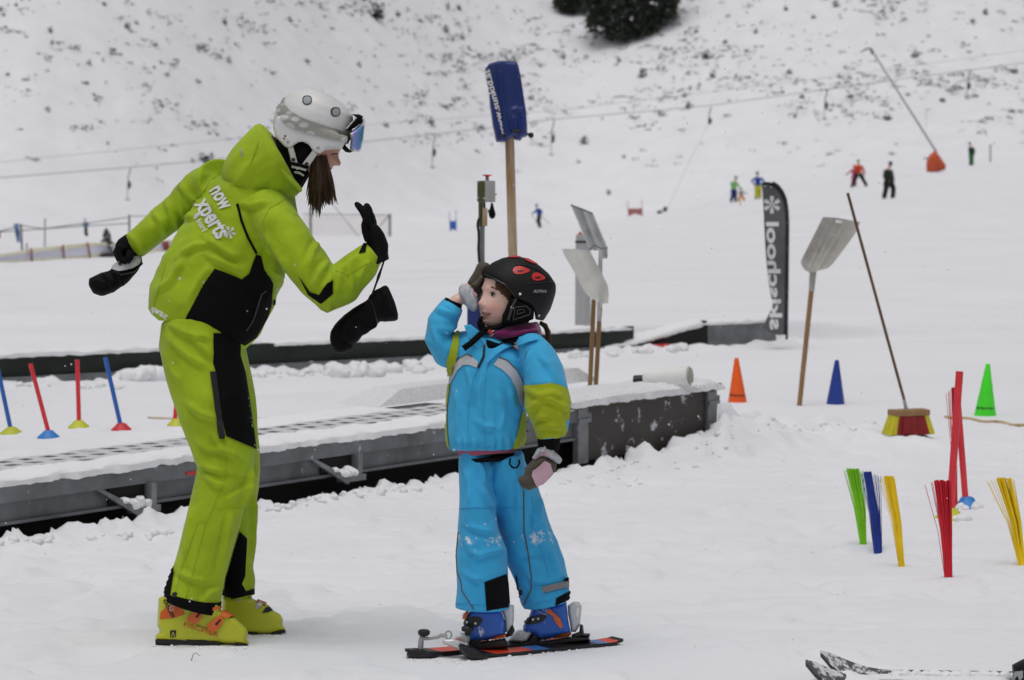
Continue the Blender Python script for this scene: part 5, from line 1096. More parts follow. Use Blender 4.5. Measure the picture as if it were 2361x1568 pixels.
# slalom tubes on rubber bases, left
for i, (tp, bp, tm, bc, bw, bm_, lb) in enumerate((((-12, 545), (55, 858), 'tubb', (62, 885), 65, 'baselime', 'blue slalom tube on a lime rubber base, cut by the left picture edge'),
    ((162, 518), (258, 882), 'tubr', (260, 905), 62, 'baseblue', 'leaning red slalom tube on a blue rubber base'), ((413, 498), (422, 825), 'tubr', (422, 850), 60, 'baselime', 'upright red slalom tube on a lime rubber base, left of the red-based blue one'),
    ((562, 485), (642, 838), 'tubb', (650, 865), 57, 'basered', 'blue slalom tube on a red rubber base left of the instructor'), ((958, 560), (935, 815), 'tubr', (945, 840), 54, 'baselime', 'red slalom tube on a lime base half hidden by the instructor'))):
    g = G(*zl(bc[0], bc[1]+9)); s = mpp(g.y)
    t = thing('slalom_tube', lb, 'slalom pole', g, 'slalom tubes left of the instructor')
    r = bw*zl.k*s
    obj('base', ([Vector((v.x, v.y, v.z)) for v in lathe([(r*1.0, -.02), (r, .0), (r*.9, .008), (r*.6, .022), (.024, .032), (.016, .036)], 28, g)[0]], lathe([(r*1.0, -.02), (r, .0), (r*.9, .008), (r*.6, .022), (.024, .032), (.016, .036)], 28, g)[1]), M[bm_], t)
    obj('tube', pole(zl(*tp), zl(bp[0]+(bp[0]-tp[0])*.06, bp[1]+20), 24*zl.k, g.y, 14), M[tm], t)
# right pair
for tp, bp, wpx, bc, bw, bm_, lb in (((876, 116), (830, 790), 36, (832, 800), 82, 'baselime', 'red slalom tube leaning right on a lime base, behind the dark red bristles'), ((868, 262), (904, 722), 30, (912, 745), 72, 'baseblue', 'red slalom tube leaning left on a snow-dusted blue base')):
    g = G(*z7(bc[0], bc[1]+12)); s = mpp(g.y)
    t = thing('slalom_tube', lb, 'slalom pole', g, 'crossed red slalom tubes on the right'); r = bw*z7.k*s
    obj('base', lathe([(r, -.02), (r, .0), (r*.9, .008), (r*.55, .03), (.028, .045), (.016, .05)], 28, g), M[bm_], t)
    gx = g + Vector((0, .0, 0)); tb = obj('tube', pole(z7(*tp), z7(*bp), wpx*z7.k, g.y, 14), M['tubr'], t)
    obj('snow_dust', clump_mesh([(g.x+random.uniform(-.6, .9)*r, g.y-random.uniform(.2, .95)*r, g.z+.004, random.uniform(.018, .034)) for _ in range(9)], 5), M['snow_lump'], t)
# bristle markers
random.seed(11)
for x0, x1, yt, b0, b1, yb, strays, mt_, lb in ((345, 402, 573, 410, 438, 930, (332, 337, 408, 414, 419, 424), 'br_green', 'green bristle marker fanning out of the snow, leftmost of the row'), (424, 462, 588, 475, 510, 970, (412, 418, 470, 476, 482, 490, 496, 505), 'br_blue', 'deep blue bristle marker with loose bristles, between the green and a yellow one'),
    (520, 566, 608, 592, 616, 1033, (500, 508, 514, 570), 'br_yellow', 'yellow bristle marker right beside the blue one'), (755, 838, 628, 807, 840, 1080, (713, 742, 748), 'br_red', 'dark red bristle marker standing in front of the red slalom tubes'), (1050, 1118, 617, 1155, 1186, 1028, (1002, 1012, 1024, 1040, 1125, 1132), 'br_yellow', 'yellow bristle marker at the right edge with loose bristles on its left'),
    (838, 852, 190, 848, 866, 760, (822, 826, 832, 812), 'br_red', 'thin red bristle marker behind the crossed red tubes')):
    g = G(*z7((b0+b1)/2, yb)); Y = g.y
    q = []; n = 74 if x1-x0 > 30 else 16
    for i in range(n + len(strays)):
        st = i >= n; f = random.random(); dd = random.uniform(-1, 1)
        xt = strays[i-n] if st else x0+(x1-x0)*f; xb = b0+(b1-b0)*(min(1, max(0, (xt-x0)/(x1-x0))) if st else f)
        dp = dd*(b1-b0)*z7.k*mpp(Y)*.5; dpt = dd*(x1-x0)*z7.k*mpp(Y)*.35
        y_ = yt + random.uniform(-2, 10) + (12*abs((xt-x0)/(x1-x0)-.5) if st else 0)
        bow = (xb-xt)*.06
        q.append(tube([W(*z7(xb+random.uniform(-1, 1), yb+4), Y+dp), W(*z7(xb+(xt-xb)*.42+bow+random.uniform(-3, 3), yb+(y_-yb)*.5), Y+(dp+dpt)/2), W(*z7(xt, y_), Y+dpt)], [.0024, .0024, .0019] if not st else [.0012]*3, 5))
    t = thing('bristle_marker', lb, 'marker brush', g, 'bristle markers on the right'); obj('bristles', add(*q), M[mt_], t)
    obj('bundle', loft([(*z7((x0+x1)/2*.35+(b0+b1)/2*.65, yb+(yt-yb)*.35), (b1-b0)*.42*z7.k, (b1-b0)*.40*z7.k*mpp(Y), 0), (*z7((b0+b1)/2, yb+4), (b1-b0)*.5*z7.k, (b1-b0)*.5*z7.k*mpp(Y), 0)], Y, 14), M[mt_], t)
# broom
g = G(*z6(1160, 1470)); Y = g.y - .03
t = thing('broom', 'broom with long brown handle and red and yellow bristles standing on its head', 'broom', g)
obj('handle', pole(z6(825, 176), z6(1128, 1285), 16*z6.k, Y, 14), M['wood_dark'], t)
obj('socket', add(tube([W(*z6(1126, 1280), Y), W(*z6(1139, 1338), Y)], [8.5*z6.k*mpp(Y), 11*z6.k*mpp(Y)], 12), inflate(z6([(1112, 1336), (1190, 1334), (1190, 1347), (1118, 1349)]), Y-.005, .03, 2, 3)), M['steel'], t)
bc = W(*z6(1152, 1362), Y); yaw = math.radians(24); Rz = Matrix.Translation(bc) @ Matrix.Rotation(yaw, 4, 'Z') @ Matrix.Rotation(math.radians(3), 4, 'X')
obj('block', xf(box(0, 0, .014, .235, .085, .034, .006), Rz), M['wood'], t)
for nm, rng_, mt_ in (('bristles', 'r', 'br_dred'), ('bristles', 'y', 'br_dyel')):
  for side in ((-1, 1) if rng_ == 'y' else (0,)):
    q = []
    for ix in range(40):
        fx = -1+2*ix/39
        if (abs(fx) > .76) != (rng_ == 'y') or fx*side < 0: continue
        for iy in range(9):
            fy = -1+2*iy/8
            for rep in range(2):
                p0 = Vector((fx*.112+random.uniform(-.003, .003), fy*.032, .0)); p1 = Vector((fx*.112*1.26+random.uniform(-.006, .006), fy*.05+random.uniform(-.005, .005), -.105+random.uniform(-.008, .004)))
                q.append(xf(tube([p0, p1], [.0036, .0042], 5), Rz))
    obj(nm, add(*q), M[mt_], t)
# shovel on the right, standing on its handle
g = G(*z6(566, 1314)); Y = g.y
t = thing('snow_shovel', 'worn pale plastic snow shovel stuck upside down in the snow beside the broom', 'shovel', g)
obj('handle', pole(z6(632, 690), z6(566, 1322), 27*z6.k, Y, 14), M['wood'], t)
obj('socket', tube([W(*z6(632, 702), Y), W(*z6(640, 600), Y), W(*z6(645, 570), Y-.008)], [15*z6.k*mpp(Y), 19*z6.k*mpp(Y), 14*z6.k*mpp(Y)], 14), M['shovel_pl'], t)
ax0, ax1 = np.array(z6(640, 590)), np.array(z6(785, 318)); axd = (ax1-ax0)/np.linalg.norm(ax1-ax0); axn = np.array((-axd[1], axd[0]))
def sdep(x, y):
    p = np.array((x, y))-ax0; a = p@axd; n = p@axn; L = np.linalg.norm(ax1-ax0); n0 = n/46
    q = -.045*min(1, n0*n0) + .05*(1-min(1, max(0, a/L)*1.6))**2*-1
    for c, w_ in ((0, 5), (-17, 4), (17, 4)): q -= .010*math.exp(-((n-c*(.5+.5*a/L))/w_)**2)*(1 - .6*max(0, a/L))
    return q
obj('blade', panel(z6([(693, 305), (760, 308), (892, 331), (880, 368), (860, 402), (800, 485), (745, 557), (720, 578), (660, 594), (630, 604), (600, 592), (580, 565), (574, 545), (590, 510), (640, 410)]), Y-.01, sdep, .004, 3), M['shovel_pl'], t, True, 60)
obj('sticker', panel(z6([(760, 319), (798, 324), (796, 340), (760, 336)]), Y-.022, sdep, .001, 4), M['white_pl'], t)
# two shovels in the middle
g = G(*z5(652, 1528)); Y = g.y
t = thing('snow_shovel', 'aluminium snow shovel with ribbed blade and wooden handle, taller of the leaning pair', 'shovel', g, 'two shovels leaning together')
obj('handle', pole(z5(692, 770), z5(652, 1530), 34*z5.k, Y+.03, 14), M['wood'], t); obj('socket', tube([W(*z5(680, 990), Y+.03), W(*z5(683, 860), Y+.03), W(*z5(690, 470), Y+.03)], [18*z5.k*mpp(Y), 19*z5.k*mpp(Y), 14*z5.k*mpp(Y)], 12), M['alu'], t)
def adep(x, y):
    a, b = z5(600, 460), z5(470, 132); d = np.array((b[0]-a[0], b[1]-a[1])); d /= np.linalg.norm(d); n = (np.array((x, y))-a)@np.array((-d[1], d[0]))
    return -.02*math.sin(n*.35) + .002*n
obj('blade', panel(z5([(470, 132), (545, 160), (622, 186), (640, 206), (690, 330), (742, 448), (742, 526), (706, 532), (700, 476), (655, 470), (608, 464), (540, 300)]), Y, adep, .003, 2.2), M['alu'], t, True, 50)
obj('edge', tube([W(*z5(470, 134), Y-.008), W(*z5(545, 162), Y-.012), W(*z5(634, 200), Y-.01)], .005, 8), M['galv'], t); obj('edge', tube([W(*z5(608, 462), Y-.02), W(*z5(650, 430), Y-.02), W(*z5(690, 455), Y-.02), W(*z5(742, 450), Y-.01)], .005, 8), M['galv'], t)
g = G(*z5(610, 1528)); Y = g.y-.08
t = thing('snow_shovel', 'milky plastic snow shovel with wooden handle, lower of the leaning pair', 'shovel', g, 'two shovels leaning together')
obj('handle', pole(z5(641, 826), z5(610, 1530), 34*z5.k, Y+.03, 14), M['wood'], t)
def pdep(x, y):
    a, b = z5(690, 800), z5(500, 458); d = np.array((b[0]-a[0], b[1]-a[1])); L = np.linalg.norm(d); d /= L; p = np.array((x, y))-a; n = p@np.array((-d[1], d[0])); s_ = p@d/L
    return -.05*(n/32)**2 + .0015*n - .05*max(0, .35-s_) - .006*math.exp(-(n/5)**2)
obj('blade', panel(z5([(404, 456), (500, 458), (612, 470), (660, 565), (702, 640), (740, 720), (750, 765), (748, 855), (722, 862), (690, 850), (640, 832), (590, 795), (545, 725), (505, 642), (430, 515)]), Y, pdep, .004, 2.4), M['shovel_w'], t, True, 50)
obj('socket', inflate(z5([(690, 705), (708, 712), (712, 800), (700, 890), (690, 888), (684, 790)]), Y-.03, .02, 3, 2), M['shovel_w'], t)
# grey post with red cap
g = G(*z5(560, 1040)); Y = g.y
t = thing('post', 'thick grey snow-dusted post with a red cap behind the leaning shovels', 'post', g)
obj('post', tube([W(*z5(560, 1045), Y), W(*z5(562, 420), Y), W(*z5(564, 352), Y)], [58*z5.k*mpp(Y), 56*z5.k*mpp(Y), 53*z5.k*mpp(Y)], 24), varied('grey_metal_post', (.40, .40, .41), .6, .2, 3, 40, .2, .003, vec=(3, 3, .4), wear=((.6, .61, .63), .60, 4)), t)
obj('band', tube([W(*z5(561, 412), Y), W(*z5(561, 398), Y)], 59*z5.k*mpp(Y), 24), M['black_pl'], t)
obj('cap', tube([W(*z5(540, 352), Y), W(*z5(540, 332), Y)], [15*z5.k*mpp(Y), 9*z5.k*mpp(Y)], 14), M['red_pl'], t)
# post with blue cover and the control box
Y = 15.4
t = thing('wooden_post', 'tall raw wood post topped by a crooked blue tarpaulin sleeve', 'post', (W(1205, 900, Y).x, Y, gz(W(1205, 900, Y).x, Y)))
obj('pole', pole(zp(335, 600), zp(400, 2950), 77*zp.k, Y, 18), M['wood_raw'], t)
cvp = zp([(132, 130), (170, 98), (215, 75), (255, 68), (300, 66), (350, 67), (395, 71), (406, 88), (430, 250), (483, 600), (484, 640), (480, 700), (436, 702), (432, 729), (386, 729), (378, 690), (300, 742), (226, 746), (212, 680), (195, 600), (165, 350)])
cvm = remesh(inflate(cvp, Y, .075, 7, 2.2), .0058, 4); wrinkle(cvm, .008, (5, 5, 3.5), 6, .6); folds(cvm, [zp(q) for q in ([(230, 80), (255, 300), (290, 560), (300, 735)], [(340, 520), (380, 600), (375, 690)], [(430, 480), (440, 600), (420, 700)], [(150, 130), (220, 110), (300, 100)], [(380, 90), (420, 330), (455, 560)], [(340, 500), (400, 480), (440, 500)])], .013, 8); CB = bvh_of(cvm)
cs = link('sleeve', cvm, t, M['blue_tarp'])
lettering('lettering', 'www.sunkid.at', zp(303, 692), (-136*zp.k, -562*zp.k), (-58*zp.k, 14*zp.k), CB, M['white_txt'], cs, .008, Y, .03)
obj('grommet', tube([cast(CB, *zp(258, 692), Y, .004), cast(CB, *zp(296, 690), Y, .004)], .012, 8), M['black_pl'], cs); obj('grommet', add(tube([cast(CB, *zp(360, 652), Y, .004), cast(CB, *zp(438, 652), Y, .004)], .009, 8)), M['black_pl'], cs)
obj('toggle', add(tube([W(*zp(480, 675), Y), W(*zp(512, 688), Y)], .006, 8), ball(W(*zp(518, 688), Y), .016, 10)), M['black_pl'], cs)
Y = 14.9
t = thing('control_post', 'control box with red mushroom button on a grey pole beside the wooden post', 'control box', (W(1108, 900, Y).x, Y, gz(W(1108, 900, Y).x, Y)))
k = zp.k*mpp(Y)
bxc = W(*zp(142, 1160), Y); wx = 98*k; RB = Matrix.Translation(bxc) @ Matrix.Rotation(math.radians(38), 4, 'Z')
M['olive_box'] = varied('olive_zinc', (.085, .088, .030), .45, .25, 12, 60, .1, .002, metal=.3); M['grey_box'] = varied('grey_box', (.42, .42, .41), .5, .05)
sd_w = 158*k/(math.cos(math.radians(38))+math.sin(math.radians(38)))
bxo = obj('box', xf(box(0, 0, 0, sd_w, sd_w, 180*k, .006), RB), [M['grey_box'], M['olive_box']], t)
bxo.data.polygons.foreach_set('material_index', [1 if p.normal.x < -.3 else 0 for p in bxo.data.polygons])
obj('screw', add(*[ball(W(*zp(a, b), Y-.09), .006, 8) for a, b in ((72, 1215), (125, 1218), (72, 1080), (222, 1185))]), M['steel'], bxo)
bt = obj('button', tube([W(*zp(150, 1052), Y), W(*zp(150, 1036), Y), W(*zp(150, 1026), Y), W(*zp(150, 1019), Y)], [12*k, 14*k, 40*k, 38*k], 20), M['red_pl'], t); obj('button_neck', tube([W(*zp(150, 1075), Y), W(*zp(150, 1046), Y)], 15*k, 14), M['galv'], bt)
obj('bracket', xf(box(0, 0, 0, 52*k, 40*k, 210*k, .004), Matrix.Translation(W(*zp(106, 1352), Y)) @ Matrix.Rotation(math.radians(25), 4, 'Z')), M['olive_box'], t)
obj('plate', xf(box(0, 0, 0, 40*k, 12*k, 150*k, .003), Matrix.Translation(W(*zp(132, 1375), Y-.05)) @ Matrix.Rotation(math.radians(-20), 4, 'Z')), M['wood_raw'], t)
obj('pole', pole(zp(108, 1250), zp(108, 2900), 42*k/mpp(Y), Y, 14), M['galv'], t)
obj('pole_foot', pole((1092, 660), (1092, 900), 30, Y, 18), M['blue_tarp'], t)
obj('plug', add(loft([(*zp(190, 1255), 8*zp.k, .012, 0), (*zp(190, 1300), 17*zp.k, .03, 0), (*zp(192, 1350), 30*zp.k, .04, 0), (*zp(190, 1375), 24*zp.k, .035, 0), (*zp(182, 1388), 10*zp.k, .02, 0)], Y-.03, 14), tube([W(*zp(160, 1325), Y-.02), W(*zp(190, 1325), Y-.03)], 12*k, 8)), M['black_cloth'], t)
obj('cable', tube([W(*zp(a, b), Y-.03) for a, b in ((85, 1385), (74, 1410), (70, 1450), (78, 1500), (80, 1560), (76, 1640), (84, 1760))], .007, 8), M['black_pl'], t)
# flag
g = G(*z6(485, 932)); Y = 26.9; g = Vector((W(*z6(485, 932), Y).x, Y, 0)); g.z = gz(g.x, Y)
t = thing('feather_flag', 'dark grey feather flag with mirrored white lettering at the end of the far conveyor', 'flag', g)
fp = [(366, 122), (395, 117), (425, 121), (455, 140), (478, 170), (495, 210), (504, 265), (507, 330), (506, 500), (503, 700), (500, 935), (452, 936), (410, 920), (368, 900), (400, 830), (425, 780), (418, 740), (408, 690), (396, 600), (385, 480), (378, 330), (372, 200)]
fd = lambda x, y: .03*math.sin((y-400)*.03) + .02*math.sin((x-1760)*.09)
fo = obj('cloth', panel(z6(fp), Y, fd, .002, 5), M['flag'], t, True, 80); FB = bvh_of(fo.data)
edge = [(366, 121), (395, 117), (425, 121), (455, 140), (478, 170), (495, 210), (504, 265), (507, 330), (506, 500), (503, 700), (500, 935)]
inn = [(484, 930), (489, 700), (492, 500), (493, 335), (489, 270), (480, 220), (464, 182), (444, 155), (420, 138), (395, 130), (370, 130)]
patch('border', z6(edge + inn), FB, M['flag_edge'], fo, .004, 5, Y)
obj('pole', tube([W(*z6(a, b), Y+.02) for a, b in ((499, 960), (503, 700), (507, 330), (503, 262), (494, 208), (477, 168), (454, 138), (425, 119))], .012, 8), M['black_pl'], t)
flake_mesh('snowflake_emblem', *z6(420, 240), 47*z6.k, 8*z6.k, FB, M['white_txt'], fo, .005, Y, math.pi/6)
lettering('lettering', 'skischool', z6(412, 908), (-22*z6.k, -576*z6.k), (94*z6.k, 0), FB, M['white_txt'], fo, .005, Y, .03)
# white roll on the end of the conveyor
Y = 15.3; k = z5.k*mpp(Y)
t = thing('roll', 'white cylindrical roll with a black core lying on the snowy conveyor end', 'roller', W(*z5(1210, 1470), Y))
a, b = W(*z5(1020, 1410), Y), W(*z5(1345, 1392), Y-.10)
ro = obj('roll', tube([a, a.lerp(b, .02), a.lerp(b, .985), b], [62*k, 74*k, 78*k, 70*k], 28), M['white_pl'], t); dv = (b-a).normalized()
obj('end_cap', tube([b - dv*.004, b + dv*.006], 65*k, 24), varied('stained_end', (.40, .39, .34), .7, .2, 20), ro)
obj('core', tube([W(*z5(938, 1428), Y+.02), W(*z5(1030, 1424), Y)], 42*k, 20), M['black_pl'], t)
obj('snow_cap', clump_mesh([(*W(*z5(1040+i*13, 1466+random.uniform(-4, 4)), Y-.10), random.uniform(.014, .022)) for i in range(30)], 2), M['snow_lump'], t)
# bamboo canes lying on the snow
for p0, p1, lb in (((2180, 963), (2420, 989), 'thin bamboo cane lying on the snow in front of the green cone'), ((342, 965), (1040, 968), 'long pale cane half buried in the snow between the slalom tubes')):
    n = 24; pts = []
    for i in range(n+1):
        q = G(p0[0]+(p1[0]-p0[0])*i/n, p0[1]+(p1[1]-p0[1])*i/n + (2*math.sin(i*.9))); pts.append(q + Vector((0, 0, .004)))
    o = tag(obj('bamboo_cane', tube(pts, .011 if p0[0] > 2000 else .007, 8), varied('bamboo', (.50, .38, .20) if p0[0] > 2000 else (.55, .45, .34), .6, .2, 6)), lb, 'cane')
# ski tips at the lower right and the boot
def snowy_ski():
    m, nt, b = base_mat('snowy_ski_top', (.08, .08, .085), .5)
    n = tex(nt, 22, 7, .75); nt.links.new(ramp(nt, n.outputs['Fac'], .47, .52, (.07, .07, .075), (.66, .67, .70)).outputs[0], b.inputs['Base Color']); return m
M['snowy_ski'] = snowy_ski()
ROLL = math.radians(19)
for i, (dx, tp, Y, lb) in enumerate(((0, (1856, 1566), 8.02, 'grey snow-covered adult ski, nearer of the two tips at the bottom right'), (1, (1890, 1556), 8.14, 'grey snow-covered adult ski with raised tip, farther of the two at the bottom right'))):
    p0 = W(tp[0], tp[1], Y); p0.z = gz(p0.x, p0.y)-.031; p1 = p0 + Vector((1.55, -.10, 0)); p1.z = p0.z
    s_ = ski('ski', lb, p0, p1, .105, ['dark_pl', M['snowy_ski']], ((1, 1),), tiph=.086, th=.012, group='adult skis at the bottom right', tiplen=.20, roll=ROLL)
    if i: obj('snow_cover', clump_mesh([(p0.x+.22+.028*j, p0.y-.01-.002*j, p0.z+.022, random.uniform(.016, .024)) for j in range(48)], 4), M['snow_lump'], s_)
Y = 8.05
t = thing('ski_boot', 'black ski boot toe with a pale mark, cut by the right edge of the picture', 'ski boot', W(2420, 1570, Y))
bo = mk(*inflate([(2333, 1533), (2350, 1524), (2375, 1512), (2420, 1490), (2480, 1440), (2560, 1430), (2580, 1560), (2570, 1610), (2340, 1610), (2336, 1570)], Y, .055, 10, 3)); link('shell', bo, t, M['black_shell'], True, 40)
patch('mark', [(2336, 1556), (2342, 1548), (2358, 1546), (2358, 1562), (2350, 1570), (2346, 1558), (2340, 1570)], bvh_of(bo), M['grey_txt'], t, .003, 2, Y)
# grass stalk
g = G(447, 1524); Y = g.y
tag(obj('grass_stalk', add(tube([W(440, 1526, Y), W(446, 1508, Y), W(451, 1505, Y), W(462, 1513, Y)], [.0014, .0012, .001, .0006], 5)), varied('dry_grass', (.16, .13, .06), .7)), 'single dry grass stalk poking through the snow in front of the yellow boots', 'grass')
# ------------------------------------------------------------ far slope: fences, gates, lift, skiers
def netm(name, col, alpha_scale, thick):
    m, nt, b = base_mat(name, col, .7); return m
M['net_lilac'] = varied('lilac_net', (.76, .76, .87), .8, .1); M['net_yellow'] = varied('yellow_band', (.95, .90, .72), .8, .1); M['net_pink'] = varied('pink_net', (.74, .62, .62), .8, .1)
M['post_red'] = varied('dull_red_post', (.26, .05, .05), .7, .2); M['post_grey'] = varied('weathered_grey_post', (.16, .15, .145), .8, .3, 5)
M['banner_blue'] = varied('blue_banner', (.09, .17, .34), .6, .3, 2)
def net(pl_top, pl_bot, nv, nh, r, Yf):
    """real mesh of cords between two polylines given in photo units"""
    def at(pl, t):
        L = [0];
        for a, b in zip(pl, pl[1:]): L.append(L[-1]+math.dist(a, b))
        d = t*L[-1]
        for i in range(len(pl)-1):
            if d <= L[i+1]+1e-9:
                q = (d-L[i])/max(1e-9, L[i+1]-L[i]); return (pl[i][0]+(pl[i+1][0]-pl[i][0])*q, pl[i][1]+(pl[i+1][1]-pl[i][1])*q)
        return pl[-1]
    out = []
    for i in range(nv+1):
        a, b = at(pl_top, i/nv), at(pl_bot, i/nv); out.append(tube([W(*a, Yf(a[0])), W(*b, Yf(a[0]))], r, 4, False))
    for j in range(nh+1):
        pts = []
        for i in range(25):
            a, b = at(pl_top, i/24), at(pl_bot, i/24); q = (a[0]+(b[0]-a[0])*j/nh, a[1]+(b[1]-a[1])*j/nh); pts.append(W(*q, Yf(q[0])))
        out.append(tube(pts, r, 4, False))
    return add(*out)
def Yfun(p0, p1):
    a, b = G(*p0), G(*p1)
    return lambda x: a.y + (b.y-a.y)*(x-p0[0])/(p1[0]-p0[0])
YFL = Yfun(zf(0, 690), zf(1240, 625))
ft = zf([(-500, 640), (0, 588), (260, 548), (400, 517), (790, 477), (1110, 442), (1400, 440), (1800, 425), (2160, 405), (2330, 400)]); fb = zf([(-500, 740), (0, 690), (400, 668), (800, 650), (1140, 626), (1400, 600), (1800, 575), (2150, 540), (2330, 530)])
g = G(*zf(790, 652)); t = thing('safety_fence', 'low lilac safety net with yellow edges and red stakes along the far left', 'fence', g)
sub = lambda pl, q, f: [(a[0]+(b[0]-a[0])*f, a[1]+(b[1]-a[1])*f) for a, b in zip(pl, q)]
obj('net', net(sub(ft, fb, .28), sub(ft, fb, .78), 150, 8, .009, YFL), M['net_lilac'], t)
obj('band', net(ft, sub(ft, fb, .24), 190, 4, .011, YFL), M['net_yellow'], t); obj('band', net(sub(ft, fb, .82), fb, 190, 3, .011, YFL), M['net_yellow'], t)
for a, b in (((392, 505), (405, 682)), ((795, 465), (812, 657)), ((1105, 435), (1140, 630)), ((1620, 430), (1640, 590)), ((2222, 365), (2240, 545))): obj('stake', pole(zf(*a), zf(*b), 24*zf.k, YFL(zf(*a)[0])-.15, 8), M['post_red'], t)
YFW = lambda x: YFL(x)+3
t = thing('rope_fence', 'tall grey posts strung with ropes behind the low net on the far left', 'fence', G(*zf(285, 684)))
for a, b, w_ in (((266, 200), (285, 685), 26), ((570, 130), (566, 560), 16), ((1634, 84), (1640, 560), 24), ((-420, 180), (-420, 720), 24), ((340, 440), (335, 680), 18)): obj('post', pole(zf(*a), zf(*b), w_*zf.k, YFW(zf(*a)[0]) if w_ != 18 else YFL(zf(*a)[0]), 8), M['post_grey'], t)
for pl in ([(-420, 320), (0, 302), (268, 285), (560, 262), (1100, 225), (1634, 195)], [(-420, 300), (0, 295), (266, 222), (560, 262), (900, 215), (1250, 172), (1634, 115)]): obj('rope', tube([W(*zf(a, b), YFW(zf(a, b)[0])) for a, b in pl], .013, 5), M['post_grey'], t)
obj('rope', tube([W(*zf(1634, 100), YFW(300)), W(*zf(1900, 105), YFW(330)), W(*zf(2400, 60), YFW(400))], .012, 5), M['post_grey'], t)
tag(obj('banner', panel(zf([(170, 203), (235, 190), (250, 310), (256, 430), (215, 436), (195, 330)]), YFW(40)-.4, lambda x, y: .05*math.sin(y*.2), .03, 3), M['banner_blue']), 'narrow blue banner tilted against the fence post at the far left', 'banner')
tag(obj('banner', panel([(-20, 530), (1.2, 533), (1, 548), (-20, 556)], YFW(0)+8, lambda x, y: 0, .03, 3), M['post_red']), 'red banner edge cut by the left side of the picture', 'banner')
tag(obj('crash_pad', remesh(add(inflate(zf([(2052, 430), (2100, 415), (2140, 425), (2152, 520), (2110, 545), (2055, 525)]), YFL(385)-.3, .2, 6, 2)), .03, 3), M['post_red']) if False else link('crash_pad', remesh(inflate(zf([(2052, 430), (2100, 415), (2140, 425), (2152, 520), (2110, 545), (2055, 525)]), YFL(385)-.3, .2, 6, 2), .03, 3), None, M['post_red']), 'dark red padded stake cover beside the low net fence, under the stretched arm', 'crash pad')
# net fence right of the instructor
YN = Yfun((713, 545), (898, 545))
t = thing('net_fence', 'pale pink net fence with grey end post behind the raised glove', 'fence', G(898, 544))
obj('net', net([(700, 493), (898, 497)], [(700, 541), (898, 543)], 60, 9, .006, YN), M['net_pink'], t); obj('rope', tube([W(700, 493, YN(700)), W(898, 496, YN(898))], .014, 5), M['post_grey'], t)
for a, b in (((899, 493), (899, 544)), ((716, 478), (716, 541))): obj('post', pole(a, b, 5.5, YN(a[0]), 8), M['post_grey'], t)
obj('brace', add(pole((897, 497), (876, 520), 2.6, YN(897), 6), pole((768, 472), (829, 548), 1.6, YN(800), 6)), M['post_grey'], t)
# slalom gates
for x0, x1, yt0, yt1, y0, y1, yb, col, lb in ((1036, 1051, 487, 485, 509, 532, 534, M['banner_blue'], 'small blue slalom gate on the piste left of the wooden post'), (1447, 1480, 463, 461, 480, 497, 500, M['post_red'], 'red slalom gate panel between two thin poles on the far piste')):
    g = G((x0+x1)/2, yb); Y = g.y; t = thing('slalom_gate', lb, 'slalom gate', g)
    c = M['tubb'] if 'blue' in lb else varied('faded_red', (.42, .16, .16), .6)
    obj('pole', pole((x0, yt0), (x0+2, yb), 1.7, Y, 6), c, t); obj('pole', pole((x1, yt1), (x1+1, yb), 1.7, Y, 6), c, t)
    obj('panel', panel([(x0+1, y0+1), (x1, y0), (x1+1, y1), ((x0+x1)/2, y1-4), (x0+3, y1+1)], Y, lambda x, y: .04*math.sin(x*.4), .02, 3), c, t)
    k_ = (y1-y0); tx = 'STOP' if False else None
# drag lift
def lift_Y(px): return 168 + (238-168)*np.clip(px/2361, -.3, 1.3)
cab = [(-260, 428), (0, 410), (298, 386), (525, 365), (846, 326), (999, 310), (1133, 294), (1276, 275), (1537, 253), (1640, 243), (1906, 206), (2080, 182), (2361, 145), (2640, 108)]
cp = [W(a, b, lift_Y(a)) for a, b in cab]
cb2 = [(-260, 392), (0, 376), (549, 321), (846, 290), (1300, 255), (1900, 182), (2361, 118), (2640, 80)]
tag(obj('lift_cable', tube(cp, .032, 5), varied('grey_cable', (.38, .38, .39), .6)), 'lower steel cable of the drag lift with hangers on it, crossing the far slope', 'cable')
tag(obj('lift_cable', tube([W(a, b-2, lift_Y(a)+6) for a, b in cb2], .018, 5), varied('pale_cable', (.42, .42, .43), .6)), 'upper return cable of the drag lift, faint and bare', 'cable')
M['hang'] = varied('dark_hanger', (.06, .065, .07), .6, .2)
def hanger(px, py, ln, lb, bar=True):
    Y = lift_Y(px); s = mpp(Y); t = thing('lift_hanger', lb, 'drag lift hanger', W(px, py, Y), 'hangers of the drag lift')
    P = lambda a, b: W(px+a, py+b, Y)
    obj('arm', tube([P(3, 0), P(3, ln*.12), P(-1, ln*.25), P(-1, ln*.45)], 1.1*s, 6), M['hang'], t)
    obj('spring_box', tube([P(0, ln*.40), P(1, ln*.46), P(1, ln*.58), P(-1, ln*.66)], [1.2*s, 4.2*s, 4.6*s, 1.5*s], 10), M['hang'], t)
    if bar:
        obj('rod', tube([P(-3, ln*.62), P(-3, ln*.98)], .8*s, 6), M['post_red'], t); obj('t_bar', tube([P(-9, ln*.98), P(-3, ln), P(4, ln*.98)], 1.0*s, 6), M['hang'], t)
for px, py, ln, lb in ((297, 387, 74, 'drag lift hanger on the left, above the outstretched arm'), (1000, 311, 76, 'drag lift hanger between the helmet goggles and the blue sleeve'), (1274, 276, 82, 'drag lift hanger just right of the blue sleeve'), (1904, 207, 68, 'drag lift hanger left of the leaning snow lance'), (2233, 164, 64, 'drag lift hanger near the right edge')): hanger(px, py, ln, lb)
hanger(1636, 246, 62, 'drag lift hanger with its rope pulled out down the slope', False)
Y = lift_Y(1636); g = G(1526, 492)
